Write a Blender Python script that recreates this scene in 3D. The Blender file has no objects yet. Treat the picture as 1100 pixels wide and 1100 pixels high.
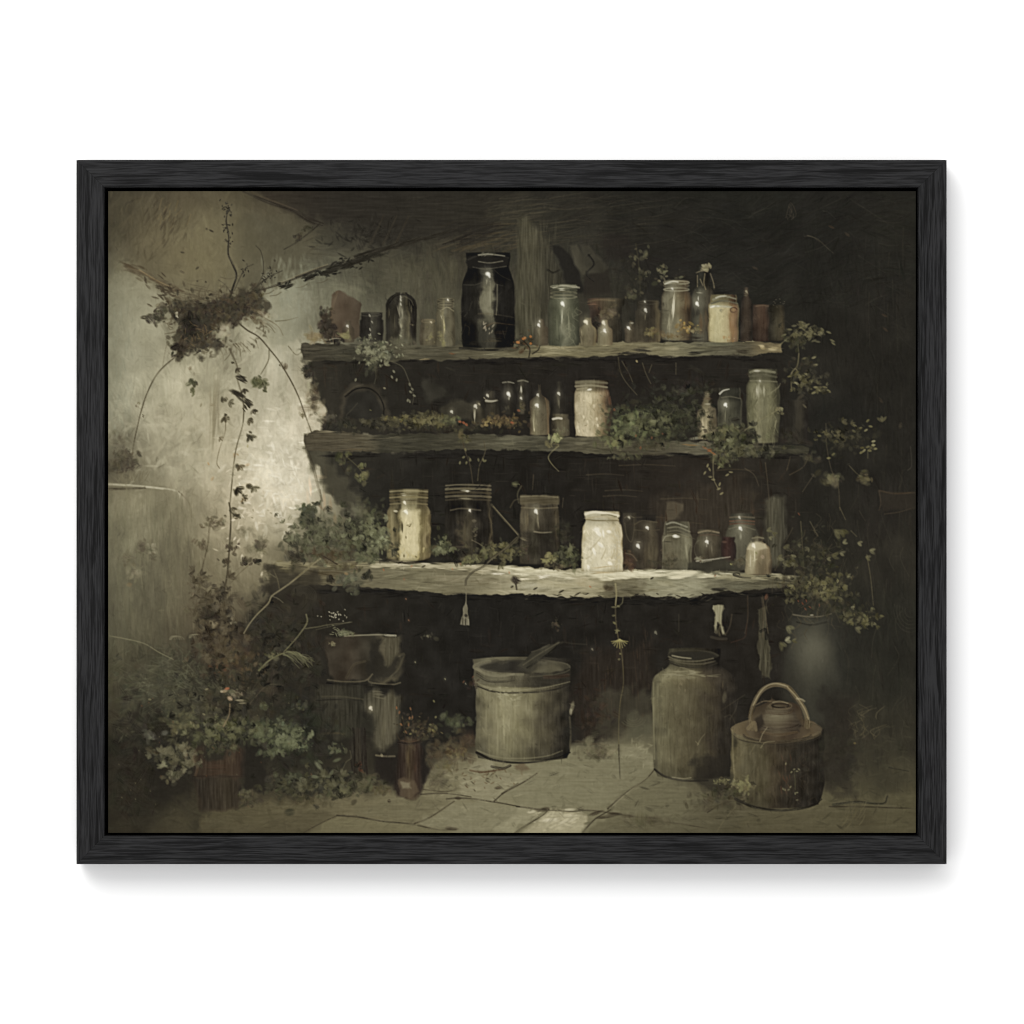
import bpy, math
import numpy as np

# ===========================================================================
# Camera, world, lamps, exposure
# ===========================================================================
scene = bpy.context.scene
COLL = scene.collection
MM = .001                                  # the picture is built 1 mm = 1 unit of its plan


def at(px, py, depth=0.0):
    """plan position (mm, y down, 550/550 = centre of view) to metres on the wall; depth: out from the wall"""
    return ((px - 550) * MM, -depth, (550 - py) * MM)


FRONT = .046                               # face of the frame, metres out from the wall
CAM_D = 6.0
cam_data = bpy.data.cameras.new("camera")
cam = bpy.data.objects.new("camera", cam_data)
COLL.objects.link(cam)
cam.location = (0, -(CAM_D + FRONT), 0)
cam.rotation_euler = (math.radians(90), 0, 0)
cam_data.sensor_width = 36
cam_data.lens = 36 * CAM_D / 1.1
cam_data.clip_end = 100
scene.camera = cam

world = bpy.data.worlds.new("World")
scene.world = world
world.use_nodes = True
bg = world.node_tree.nodes["Background"]
bg.inputs[0].default_value = (1, 1, 1, 1)
bg.inputs[1].default_value = FILL = 1.08


def area_lamp(name, loc, target, size, power):
    d = bpy.data.lights.new(name, 'AREA')
    d.shape = 'RECTANGLE'
    d.size, d.size_y = size
    d.energy = power
    d.color = (1, .995, .985)
    o = bpy.data.objects.new(name, d)
    COLL.objects.link(o)
    o.location = loc
    from mathutils import Vector
    o.rotation_euler = (Vector(target) - Vector(loc)).to_track_quat('-Z', 'Y').to_euler()
    return o


area_lamp("softbox", (-1.9, -5.0, 4.1), (0, 0, 0), (4.8, 4.8), 335)

vs = scene.view_settings
vs.view_transform = 'Standard'
vs.look = 'None'
vs.exposure = 0
vs.gamma = 1
vs.use_curve_mapping = False
scene.cycles.max_bounces = 6
scene.cycles.use_denoising = True
scene.cycles.filter_width = 1.1

# ---------------------------------------------------------------------------
# The painting: pigment laid stroke by stroke on a fine mesh of canvas.
# Units while painting: 1 unit = 1 mm of the picture plane, y downwards.
# ---------------------------------------------------------------------------
SC = 1.4                                  # mesh cells per millimetre of canvas
PX0, PY0, PX1, PY1 = 116.0, 205.2, 984.0, 894.8
NW, NH = int(round((PX1 - PX0) * SC)), int(round((PY1 - PY0) * SC))
rng = np.random.default_rng(11)
COL = np.zeros((NH, NW, 3), np.float32)   # pigment, display 0..255
HGT = np.zeros((NH, NW), np.float32)      # paint relief, 0..1
MID = np.zeros((NH, NW), np.int16)        # which motif the paint belongs to
GX = (PX0 + (np.arange(NW) + .5) / SC).astype(np.float32)
GY = (PY0 + (np.arange(NH) + .5) / SC).astype(np.float32)
MOTIFS = [None]
cur = 0


def motif(name, label):
    global cur
    MOTIFS.append((name, label))
    cur = len(MOTIFS) - 1
    return cur


def ground():
    global cur
    cur = 0


def smooth1(a, k, axis):
    """box blur, wrapping"""
    if k < 2:
        return a
    r = np.zeros_like(a)
    for i in range(k):
        r += np.roll(a, i - k // 2, axis)
    return r / k


def make_noise(h, w, ky, kx, n=2):
    a = rng.standard_normal((h, w)).astype(np.float32)
    for _ in range(n):
        a = smooth1(smooth1(a, ky, 0), kx, 1)
    a -= a.mean()
    return a / (a.std() + 1e-6)


BR = make_noise(256, 512, 2, 22)          # bristle marks: rows across, columns along
FN = make_noise(512, 512, 3, 3)           # fine noise
MN = make_noise(512, 512, 13, 13)         # medium noise
LN = make_noise(512, 512, 41, 41)         # broad noise
VS = make_noise(512, 512, 19, 2)          # vertical streaks
HS = make_noise(512, 512, 2, 19)          # horizontal streaks


def tile(N, X, Y, f=1.0, ox=0, oy=0):
    return N[(Y * f + oy).astype(np.int32) % N.shape[0], (X * f + ox).astype(np.int32) % N.shape[1]]


def win(x0, y0, x1, y1):
    i0 = max(0, int((x0 - PX0) * SC) - 1); i1 = min(NW, int((x1 - PX0) * SC) + 2)
    j0 = max(0, int((y0 - PY0) * SC) - 1); j1 = min(NH, int((y1 - PY0) * SC) + 2)
    if i1 <= i0 or j1 <= j0:
        return None
    return slice(j0, j1), slice(i0, i1), GX[None, i0:i1], GY[j0:j1, None]


def lay(sl, a, c, own=True, h=0.0, hb=None):
    """blend colour c over the window with alpha a; own: claim the cells for the current motif"""
    sj, si = sl
    A = a[..., None]
    COL[sj, si] = COL[sj, si] * (1 - A) + np.asarray(c, np.float32) * A
    if own:
        m = a > .5
        MID[sj, si][m] = cur
    if h:
        hv = h if hb is None else h * (1 + .5 * hb)
        HGT[sj, si] = HGT[sj, si] * (1 - .8 * a) + a * hv


def spline(pts, n=5):
    p = np.asarray(pts, float)
    if len(p) < 3:
        return p
    q = np.vstack([2 * p[0] - p[1], p, 2 * p[-1] - p[-2]])
    out = []
    for i in range(1, len(q) - 2):
        for k in range(n):
            t = k / n
            out.append(.5 * (2 * q[i] + (q[i + 1] - q[i - 1]) * t + (2 * q[i - 1] - 5 * q[i] + 4 * q[i + 1] - q[i + 2]) * t * t
                             + (3 * q[i] - q[i - 1] - 3 * q[i + 1] + q[i + 2]) * t ** 3))
    out.append(p[-1])
    return np.array(out)


def stroke(pts, w, col, a=1.0, w2=None, bris=.35, soft=1.15, jit=7, own=True, h=.35, n=4):
    """a brush stroke along a smooth path, width w tapering to w2"""
    p = spline(pts, n)
    w2 = w if w2 is None else w2
    m = max(w, w2) * .5 + 1.5
    wn = win(p[:, 0].min() - m, p[:, 1].min() - m, p[:, 0].max() + m, p[:, 1].max() + m)
    if wn is None:
        return
    sj, si, X, Y = wn
    shp = (Y.shape[0], X.shape[1])
    best = np.full(shp, 1e9, np.float32); T = np.zeros(shp, np.float32); U = np.zeros(shp, np.float32)
    L = np.r_[0, np.cumsum(np.hypot(*np.diff(p, axis=0).T))]
    tot = max(L[-1], 1e-3)
    for k in range(len(p) - 1):
        ax, ay = p[k]; dx, dy = p[k + 1] - p[k]
        l2 = dx * dx + dy * dy + 1e-9
        t = np.clip(((X - ax) * dx + (Y - ay) * dy) / l2, 0, 1)
        ex, ey = X - ax - t * dx, Y - ay - t * dy
        d = np.sqrt(ex * ex + ey * ey)
        b = d < best
        best[b] = d[b]
        tt = (L[k] + t * np.sqrt(l2))
        T[b] = tt[b]
        U[b] = ((ex * dy - ey * dx) / np.sqrt(l2))[b]
    hw = .5 * (w + (w2 - w) * T / tot)
    B = BR[(U * 2.2 + rng.integers(256)).astype(int) % 256, (T * 2 + rng.integers(512)).astype(int) % 512]
    al = np.clip((hw - best) / soft + .5, 0, 1) * a
    al = np.clip(al * (1 - bris * np.clip(B * .6 + .3, 0, 1)), 0, 1).astype(np.float32)
    c = np.asarray(col, np.float32) + (B * jit)[..., None]
    lay((sj, si), al, c, own, h, B)


def dab(x, y, ln, wd, ang, col, a=1.0, bris=.4, jit=6, own=True, soft=.55, h=.35):
    """one touch of the brush: a small bristly ellipse"""
    ca, sa = math.cos(ang), math.sin(ang)
    ex, ey = abs(ca) * ln + abs(sa) * wd, abs(sa) * ln + abs(ca) * wd
    wn = win(x - ex / 2 - 1, y - ey / 2 - 1, x + ex / 2 + 1, y + ey / 2 + 1)
    if wn is None:
        return
    sj, si, X, Y = wn
    u = (X - x) * ca + (Y - y) * sa
    v = -(X - x) * sa + (Y - y) * ca
    r = np.sqrt((2 * u / ln) ** 2 + (2 * v / wd) ** 2)
    B = BR[(v * 2.4 + rng.integers(256)).astype(int) % 256, (u * 2 + rng.integers(512)).astype(int) % 512]
    al = np.clip((1 - r) / soft, 0, 1) * a
    al = np.clip(al * (1 - bris * np.clip(B * .6 + .3, 0, 1)), 0, 1).astype(np.float32)
    lay((sj, si), al, np.asarray(col, np.float32) + (B * jit)[..., None], own, h, B)


def signed(pts, X, Y):
    p = np.asarray(pts, float)
    shp = (Y.shape[0], X.shape[1])
    d = np.full(shp, 1e9, np.float32); ins = np.zeros(shp, bool)
    for k in range(len(p)):
        ax, ay = p[k]; bx, by = p[(k + 1) % len(p)]
        dx, dy = bx - ax, by - ay
        t = np.clip(((X - ax) * dx + (Y - ay) * dy) / (dx * dx + dy * dy + 1e-9), 0, 1)
        d = np.minimum(d, np.hypot(X - ax - t * dx, Y - ay - t * dy))
        if ay != by:
            ins ^= ((ay > Y) != (by > Y)) & (X < (bx - ax) * (Y - ay) / (by - ay) + ax)
    return np.where(ins, d, -d)


def poly(pts, col, a=1.0, feather=1.0, rough=0.0, own=True, jit=0, streak=None, h=.25, rf=1.0, sm=0):
    """a filled shape; col is a colour or a function of (X, Y); rough frays its edge"""
    p = np.asarray(pts, float)
    if sm:
        p = spline(np.vstack([p, p[:1]]), sm)[:-1]
    m = feather + rough * 2 + 1
    wn = win(p[:, 0].min() - m, p[:, 1].min() - m, p[:, 0].max() + m, p[:, 1].max() + m)
    if wn is None:
        return
    sj, si, X, Y = wn
    d = signed(p, X, Y)
    if rough:
        d = d + rough * tile(MN, X, Y, 1.9 * rf, 91, 17) + .12 * rough * tile(FN, X, Y, 1.4, 5, 77)
    al = (np.clip(d / feather + .5, 0, 1) * a).astype(np.float32)
    c = col(X, Y) if callable(col) else np.asarray(col, np.float32)
    if jit:
        c = c + (.7 * tile(MN if streak is None else streak, X, Y, 1.4, rng.integers(300), rng.integers(300)) * jit)[..., None]
    lay((sj, si), al, c, own, h)


def glow(x, y, rx, ry, col, a=.5, own=False):
    wn = win(x - 2.6 * rx, y - 2.6 * ry, x + 2.6 * rx, y + 2.6 * ry)
    if wn is None:
        return
    sj, si, X, Y = wn
    al = (a * np.exp(-.5 * (((X - x) / rx) ** 2 + ((Y - y) / ry) ** 2))).astype(np.float32)
    lay((sj, si), al, col, own)


def pick(x, y):
    i = min(NW - 1, max(0, int((x - PX0) * SC))); j = min(NH - 1, max(0, int((y - PY0) * SC)))
    return COL[j, i].copy()


def restroke(x0, y0, x1, y1, n, ln, wd, ang, a=.6, jit=6, spread=.3, keep=None):
    """go over an area again with loaded touches of the colours already there"""
    for _ in range(n):
        x, y = rng.uniform(x0, x1), rng.uniform(y0, y1)
        if keep is not None and not keep(x, y):
            continue
        an = (ang(x, y) if callable(ang) else ang) + rng.normal(0, spread)
        c = pick(x, y) * (1 + rng.normal(0, jit / 100.)) + rng.normal(0, jit * .12, 3)
        k = rng.uniform(.6, 1.5)
        dab(x, y, ln * k, wd * rng.uniform(.6, 1.4), an, c, a * rng.uniform(.5, 1.1), own=False, jit=3, h=.3)


def leaves(cx, cy, rx, ry, n, cols, size=4, a=.85, own=True, ang=None, asp=.6, jit=9, flat=False):
    """a clump of leaf touches, dark ones first"""
    cols = np.asarray(cols, float)
    if n > 24:
        glow(cx, cy, rx * .5, ry * .5, cols[:2].mean(0), min(.6, .45 * a + n / 900.), own=False)
    for k in range(n):
        if flat:
            x, y = cx + rng.uniform(-rx, rx), cy + rng.uniform(-ry, ry)
        else:
            x, y = cx + rng.normal(0, rx * .5), cy + rng.normal(0, ry * .5)
        f = k / max(1, n - 1) * (len(cols) - 1)
        i = min(len(cols) - 1, max(0, int(round(f + rng.normal(0, .35)))))
        c = cols[i] + rng.normal(0, jit * .6) + rng.normal(0, jit * .25, 3)
        s = size * 1.12 * rng.uniform(.45, 1.25) * (1.6 if rng.random() < .25 else 1)
        an = rng.uniform(0, math.pi) if ang is None else ang + rng.normal(0, .5)
        dab(x, y, s, s * asp * rng.uniform(.7, 1.3), an, c, a * rng.uniform(.6, 1), own=own, soft=.5)


def leaf(x, y, s, ang, col, a=.9, lobes=3):
    """one ivy leaf seen in the flat: a few pointed touches round a stalk"""
    for k in range(lobes):
        an = ang + (k - (lobes - 1) / 2) * .85
        dab(x + math.cos(an) * s * .35, y + math.sin(an) * s * .35, s * rng.uniform(.8, 1.15), s * .5, an,
            np.asarray(col, float) + rng.normal(0, 6), a, soft=.5)


def vine(pts, w, col, n, cols, size=4, spread=4, a=.85, w2=None, lobes=2, sa=.9):
    """a stem with leaves strung along it"""
    stroke(pts, w, col, sa, w2, bris=.2)
    p = spline(pts, 8)
    for k in range(n):
        q = p[rng.integers(len(p))]
        c = np.asarray(cols[rng.integers(len(cols))], float) + rng.normal(0, 6)
        leaf(q[0] + rng.normal(0, spread), q[1] + rng.normal(0, spread), size * rng.uniform(.6, 1.4), rng.uniform(0, 6.3), c, a, lobes)


def grad(stops, u):
    xs = [s[0] for s in stops]
    return np.stack([np.interp(u, xs, [s[1][k] for s in stops]) for k in range(3)], -1).astype(np.float32)


PROF = {
    'jar': [(0, .84), (.05, .87), (.13, .86), (.16, .80), (.19, .82), (.28, .98), (.34, 1), (.93, 1), (1, .94)],
    'tall': [(0, .80), (.04, .84), (.10, .83), (.13, .76), (.16, .78), (.30, .98), (.36, 1), (.94, 1), (1, .93)],
    'bottle': [(0, .40), (.10, .42), (.16, .34), (.30, .38), (.42, .86), (.52, 1), (.95, 1), (1, .92)],
    'vial': [(0, .34), (.14, .38), (.24, .5), (.36, .92), (.45, 1), (.95, 1), (1, .9)],
    'dome': [(0, .30), (.05, .62), (.14, .88), (.25, 1), (.95, 1), (1, .96)],
    'cyl': [(0, .96), (.05, 1), (.95, 1), (1, .94)],
    'crock': [(0, .60), (.05, .62), (.10, .57), (.13, .60), (.20, .88), (.27, .99), (.34, 1), (.92, .99), (.97, .95), (1, .85)],
}


def vessel(xc, y0, y1, hw, prof, stops, a=1.0, vg=((0, 1), (1, 1)), amp=7, e=.12, feather=1.7, nz=VS, rough=.35, edge=None, lean=0.0):
    """a turned vessel: outline from a profile, colours running across it, a rounded foot"""
    wn = win(xc - hw * 1.25 - 2, y0 - 2, xc + hw * 1.25 + 2, y1 + 3)
    sj, si, X, Y = wn
    X = X + lean * (Y - y1)
    P = np.asarray(PROF[prof] if isinstance(prof, str) else prof)
    u0 = np.clip((X - xc) / hw, -1, 1)
    Ye = Y + e * hw * (1 - np.sqrt(np.clip(1 - u0 * u0, 0, 1)))
    t = (Ye - y0) / (y1 - y0)
    ts = np.linspace(0, 1, 200); ws = np.interp(ts, P[:, 0], P[:, 1])
    ws = np.convolve(np.pad(ws, 6, 'edge'), np.ones(13) / 13, 'valid')
    w = np.interp(np.clip(t, 0, 1), ts, ws) * hw
    w = w + rough * tile(MN, X, Y, 1.6, xc, y0)
    inside = np.minimum(w - np.abs(X - xc), np.minimum(Y + e * hw * .4 * (1 - u0 * u0) - y0, (1 - t) * (y1 - y0)))
    al = (np.clip(inside / feather + .5, 0, 1) * a).astype(np.float32)
    u = np.clip((X - xc) / np.maximum(w, 1), -1, 1)
    uu = u + .07 * tile(MN, X, Y, 1.5, xc * 3, y0)
    c = grad(stops, uu)
    g = np.interp(t, [v[0] for v in vg], [v[1] for v in vg])
    c = c * g[..., None]
    c = c + (amp * (tile(nz, X, Y, 1.4, xc * 7, y0 * 3) * .28 + .45 * tile(MN, X, Y, 1.9, xc * 5, y0)))[..., None]
    if edge is not None:
        k = np.clip((np.abs(u) - .86) / .12, 0, 1)[..., None] * .75
        c = c * (1 - k) + np.asarray(edge, np.float32) * k
    sl = (sj, si)
    lay(sl, al, c, True, .4)
    m = al > .35
    MID[sj, si][m] = cur
    for _ in range(int(hw * (y1 - y0) / 11)):              # broken touches over the turned form
        px, py = xc + rng.uniform(-.92, .92) * hw, rng.uniform(y0 + 2, y1 - 2)
        i, j = int((px - PX0) * SC), int((py - PY0) * SC)
        if not (0 <= i < NW and 0 <= j < NH) or MID[j, i] != cur:
            continue
        q = pick(px, py) * rng.uniform(.84, 1.17)
        dab(px, py, rng.uniform(3, 9), rng.uniform(1.3, 3), 1.5 + rng.normal(0, .5), q, .5 * a * rng.uniform(.4, 1.1), own=False)


def ring(xc, yc, rx, ry, w, col, a=.8, t0=0, t1=6.2832, bris=.45, own=True, jit=8):
    ts = np.linspace(t0, t1, max(6, int(abs(t1 - t0) * 4)))
    stroke([(xc + rx * math.cos(t), yc + ry * math.sin(t)) for t in ts], w, col, a, bris=bris, n=3, own=own, jit=jit)


def spark(x, y, r, col=(236, 234, 226), a=.95):
    """a loaded touch of near-white for a window caught in glass"""
    glow(x, y, r * 1.2, r * 1.5, col, .25 * a)
    dab(x, y, r * 2.1, r * 1.7, rng.uniform(0, 3), col, a, bris=.15, jit=4, h=.9)
    dab(x + r * .5, y + r * .7, r * 1.4, r * .9, 1.4, col, a * .8, bris=.2, h=.9)


def veil(x, y, ln, wd, ang, col, a=.5, n=5):
    """several thin dragged touches"""
    for _ in range(n):
        dab(x + rng.normal(0, wd * .25), y + rng.normal(0, ln * .08), ln * rng.uniform(.6, 1.1), max(1.0, wd * rng.uniform(.25, .6)),
            ang + rng.normal(0, .06), np.asarray(col, float) + rng.normal(0, 6), a * rng.uniform(.5, 1), soft=.6)
# ---- ground tones of the picture: position, colour -------------------------
TONES = [
 (120,212,62,57,45),(170,212,74,68,54),(205,212,82,73,57),(250,212,84,78,60),(285,212,66,60,48),(325,212,50,44,36),(380,212,46,42,36),(450,212,44,41,35),(520,212,44,41,34),(600,212,42,40,34),(700,212,37,36,31),(800,212,35,35,30),(900,212,36,35,31),(978,212,38,37,32),
 (120,250,70,65,51),(160,250,90,82,63),(200,250,100,93,73),(232,250,104,97,76),(262,250,86,82,66),(300,250,74,71,58),(345,250,64,61,50),(400,250,50,46,39),(450,250,47,44,37),(500,250,50,46,38),(560,250,56,54,44),(600,250,48,46,39),(700,250,38,36,31),(800,250,35,34,30),(900,250,35,34,30),(975,250,39,38,32),
 (120,285,98,95,80),(150,280,94,86,67),(190,290,98,90,70),(222,285,108,100,77),(255,290,92,86,68),(300,285,86,84,70),(335,290,94,95,82),(375,285,78,77,65),(420,290,73,71,58),(470,290,76,73,59),(525,290,54,50,41),(560,290,62,60,50),(590,290,60,59,49),(640,290,48,46,39),(700,290,38,36,32),(800,290,36,35,31),(975,290,38,37,32),
 (120,330,120,119,103),(155,325,138,135,115),(200,325,122,115,95),(245,325,128,122,102),(280,328,142,140,120),(312,330,136,136,120),(335,335,124,124,109),(355,330,100,100,86),(392,330,86,85,72),(440,330,82,80,67),(480,330,74,72,59),(560,330,64,62,51),(600,330,60,58,48),(640,330,54,51,42),(700,330,42,40,34),(800,330,37,36,31),(975,330,39,37,32),
 (120,370,134,133,116),(160,370,154,150,129),(200,370,140,135,114),(250,370,152,147,126),(290,370,160,155,134),(318,372,158,154,134),
 (120,410,138,138,120),(160,410,160,155,132),(200,410,158,152,128),(240,410,156,150,127),(280,410,168,162,140),(315,410,174,168,147),(335,410,152,141,118),
 (120,450,132,130,113),(160,450,158,152,130),(200,445,174,166,140),(235,450,160,151,127),(270,450,180,172,148),(300,450,194,186,162),(325,450,184,174,150),
 (120,480,112,109,95),(150,480,142,136,116),(200,480,162,154,130),(238,480,162,152,126),(275,480,194,185,159),(300,480,218,210,184),(325,480,200,190,164),
 (120,505,80,74,60),(145,505,92,86,70),(175,505,152,145,124),(210,505,170,162,138),(250,505,182,170,142),(280,505,216,206,178),(310,505,226,216,190),(335,505,204,194,169),
 (120,535,118,112,92),(160,535,130,124,101),(190,535,126,119,98),(215,535,142,132,110),(250,535,184,170,142),(280,535,208,196,167),(310,535,224,212,184),(340,535,176,167,144),(370,535,98,95,80),
 (120,560,117,113,93),(160,560,119,114,94),(200,560,111,105,85),(230,560,152,140,116),(260,560,170,157,130),(300,560,172,162,138),(335,560,118,113,94),
 (120,600,105,102,84),(160,600,107,103,85),(200,600,104,98,79),(230,600,130,120,97),(260,600,142,131,108),(282,600,138,128,104),(310,605,84,78,62),
 (120,640,93,90,74),(160,640,91,87,71),(200,640,92,86,69),(240,640,122,113,91),(265,635,116,107,86),(300,640,60,55,44),
 (120,680,83,81,65),(160,680,85,81,64),(200,680,84,77,61),(235,675,88,78,61),(262,680,66,58,46),(290,680,48,43,35),(340,680,42,38,31),
 (120,720,79,75,57),(160,720,72,69,54),(200,720,66,62,49),(250,720,56,50,39),(300,720,46,42,34),(350,720,40,37,31),(400,720,38,35,30),
 (120,770,60,55,41),(160,770,56,53,42),(220,770,50,47,37),(280,770,44,42,34),(350,770,40,38,32),(450,770,36,33,29),
 (120,820,50,46,35),(160,820,44,41,32),(220,820,44,40,32),(300,820,44,41,33),(360,820,46,42,33),(440,820,46,42,34),
 (120,850,44,40,31),(160,850,42,38,30),(230,850,58,53,40),(300,850,66,60,45),(360,850,76,70,53),
 (120,885,52,47,35),(200,885,62,57,42),(300,885,86,79,58),(400,885,112,105,80),
 (560,870,122,116,92),(480,870,116,109,85),(700,860,98,93,73),(760,835,80,75,58),(760,872,86,80,61),(850,882,90,84,62),(930,872,83,78,57),(978,880,84,78,56),(950,830,64,60,46),(960,785,52,49,39),(965,730,43,42,35),(975,660,45,44,37),(965,600,48,45,38),(955,550,42,39,34),
 (480,840,112,106,84),(540,840,122,117,94),(600,825,112,109,87),(660,802,116,112,90),(700,812,110,106,85),
 (400,410,40,38,32),(400,560,38,36,31),(600,510,34,32,28),(700,400,40,37,31),(550,680,34,32,28),(450,680,34,33,28),(650,680,36,34,29),(740,540,60,54,44),(780,540,64,58,46),(800,680,40,37,31),(640,755,50,44,35),(660,780,66,62,50),(880,700,46,46,40),(880,560,40,38,32),(900,450,36,35,31),(930,400,38,36,31),(850,420,40,38,33),(880,620,44,42,35),(930,680,40,39,33),(850,760,44,41,34),(500,500,36,33,29),(900,800,56,52,42),(480,790,54,48,38),(930,500,38,36,31),(978,500,40,38,33),
]


def ground_tones():
    st = 5
    x = np.arange(PX0, PX1 + st * 2, st); y = np.arange(PY0, PY1 + st * 2, st)
    X, Y = np.meshgrid(x, y)
    T = np.array(TONES, float)
    num = np.zeros(X.shape + (3,)); den = np.zeros(X.shape)
    for tx, ty, r, g, b in T:
        d2 = (X - tx) ** 2 + ((Y - ty) * 1.1) ** 2
        w = np.exp(-d2 / (2 * 19. ** 2)) + 2e-2 * np.exp(-d2 / (2 * 45. ** 2)) + 1e-6 / (1 + d2)
        num += w[..., None] * np.array((r, g, b)); den += w
    low = num / den[..., None]
    fx = (GX - PX0) / st; fy = (GY - PY0) / st
    i = fx.astype(int); j = fy.astype(int)
    u = (fx - i)[None, :, None]; v = (fy - j)[:, None, None]
    A = low[j][:, i]; B = low[j][:, i + 1]; C_ = low[j + 1][:, i]; D = low[j + 1][:, i + 1]
    COL[:] = (A * (1 - u) + B * u) * (1 - v) + (C_ * (1 - u) + D * u) * v
    X = GX[None, :]; Y = GY[:, None]
    COL[:] *= (1 + .035 * tile(LN, X, Y, 2.2) + .03 * tile(MN, X, Y, 1.2, 40, 9))[..., None]


def on_wall(x, y):
    return x < 335 + (0 if y < 560 else -40)


def paint_backdrop():
    ground()
    ground_tones()
    # scumbled plaster of the lit wall
    restroke(116, 205, 350, 700, 5200, 15, 4.5, lambda x, y: 1.45 + .5 * math.sin(x * .03 + y * .017), .55, 5, .5, on_wall)
    restroke(116, 205, 345, 480, 1500, 22, 3, lambda x, y: 1.5, .4, 5, .25, on_wall)
    restroke(230, 440, 350, 585, 900, 9, 3.5, lambda x, y: 2.5 * math.sin(x * .09) + y * .05, .6, 5, 1.2, on_wall)
    for _ in range(900):                                   # trowelled, mottled plaster
        x, y = rng.uniform(117, 342), rng.uniform(280, 640)
        if y > 590 and x > 280:
            continue
        dab(x, y, rng.uniform(7, 22), rng.uniform(3, 7), rng.uniform(0, 3.14), pick(x, y) * (1 + rng.normal(0, .075)), rng.uniform(.3, .7), own=False, bris=.55, h=.6)
    for _ in range(150):                                   # thick light plaster
        x, y = rng.normal(300, 24), rng.normal(505, 32)
        if x < 338:
            dab(x, y, rng.uniform(7, 20), rng.uniform(3, 7), rng.uniform(0, 3), np.array((224, 216, 190)) + rng.normal(0, 9), rng.uniform(.15, .5), h=.9)
    for _ in range(120):                                   # palest, thickest paint against the shelf end
        x, y = rng.normal(305, 18), rng.normal(524, 26)
        if x < 338 and y < 575:
            dab(x, y, rng.uniform(5, 15), rng.uniform(2, 4.5), rng.choice([0.1, 1.3, rng.uniform(0, 3)]), np.array((232, 224, 200)) + rng.normal(0, 7), rng.uniform(.3, .8), h=1, bris=.55)
    for _ in range(110):
        x, y = rng.normal(185, 40), rng.normal(478, 28)
        dab(x, y, rng.uniform(7, 20), rng.uniform(3, 7), rng.uniform(0, 3), np.array((180, 173, 148)) + rng.normal(0, 8), rng.uniform(.12, .35), h=.6)
    for _ in range(60):
        x, y = rng.normal(262, 14), rng.normal(548, 22)
        dab(x, y, rng.uniform(3, 9), rng.uniform(2, 4), rng.uniform(0, 3), np.array((222, 208, 178)) + rng.normal(0, 9), rng.uniform(.3, .8), h=.9)
    for x, y, l in ((270, 504, 14), (276, 500, 9), (262, 495, 12), (290, 497, 30), (312, 500, 22), (266, 540, 10), (258, 546, 8), (282, 549, 12)):
        dab(x, y, l, 3.5, rng.normal(.1, .2), (228, 220, 196), .5, h=1)
    for x, y in ((228, 514), (252, 489), (262, 536), (266, 499)):
        dab(x, y, 7, 4, rng.uniform(0, 3), (178, 132, 84), .45)
    for x0, y0, x1, y1, w, c, a in ((232, 395, 226, 490, 5, (132, 122, 98), .4), (236, 400, 233, 480, 3, (120, 110, 90), .3), (150, 320, 140, 420, 10, (164, 160, 140), .25),
                                    (205, 400, 200, 470, 8, (176, 168, 144), .3), (300, 330, 310, 420, 10, (172, 168, 148), .3), (318, 300, 300, 325, 10, (142, 146, 132), .3)):
        veil((x0 + x1) / 2, (y0 + y1) / 2, math.hypot(x1 - x0, y1 - y0), w * 2, math.atan2(y1 - y0, x1 - x0), c, a, 8)
    # the lit plaster breaks against the brown upper shadow
    poly([(116, 292), (134, 288), (160, 303), (186, 324), (176, 350), (160, 400), (116, 410)], lambda X, Y: grad([(116, (112, 111, 96)), (135, (138, 136, 117)), (165, (150, 147, 126))], X + 0 * Y), .6, 14, 3, own=False, jit=5)
    poly([(284, 316), (300, 308), (345, 291), (362, 290), (352, 318), (338, 350), (320, 366), (290, 372), (284, 345)], lambda X, Y: grad([(284, (150, 148, 127)), (315, (134, 135, 118)), (335, (108, 107, 93)), (350, (94, 93, 80))], X + 0 * Y), .65, 9, 3, own=False, jit=5)
    poly([(170, 205), (262, 205), (330, 240), (340, 278), (300, 302), (252, 320), (196, 318), (168, 302), (150, 280)], lambda X, Y: grad([(205, (80, 72, 56)), (240, (97, 89, 69)), (280, (104, 96, 74)), (318, (84, 78, 61))], Y + 0 * X), .4, 12, 3, own=False, jit=5)
    poly([(262, 225), (330, 242), (342, 280), (300, 302), (262, 312), (256, 270)], (79, 76, 62), .5, 12, 3, own=False, jit=5)
    glow(212, 270, 30, 30, (124, 112, 82), .38); glow(165, 262, 24, 22, (100, 89, 67), .3); glow(255, 262, 16, 24, (96, 90, 70), .3)
    # cool grey-green half tones high on the wall
    for _ in range(150):
        x, y = rng.uniform(280, 350), rng.uniform(275, 345)
        dab(x, y, rng.uniform(8, 20), 4, 1.5 + rng.normal(0, .3), np.array((134, 138, 124)) + rng.normal(0, 6), rng.uniform(.1, .3), own=False)
    for _ in range(70):
        x, y = rng.uniform(118, 142), rng.uniform(330, 470)
        dab(x, y, rng.uniform(8, 26), 4, 1.5 + rng.normal(0, .2), np.array((128, 131, 116)) + rng.normal(0, 6), rng.uniform(.1, .35), own=False)
    for _ in range(130):
        x, y = rng.normal(165, 26), rng.normal(235, 22)
        dab(x, y, rng.uniform(10, 24), 4, 1.9 + rng.normal(0, .4), np.array((84, 76, 58)) + rng.normal(0, 7), rng.uniform(.15, .4), own=False)
    for _ in range(90):
        x, y = rng.normal(222, 16), rng.normal(280, 26)
        dab(x, y, rng.uniform(10, 20), 5, 1.6 + rng.normal(0, .4), np.array((116, 108, 82)) + rng.normal(0, 6), rng.uniform(.1, .35), own=False)
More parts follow.
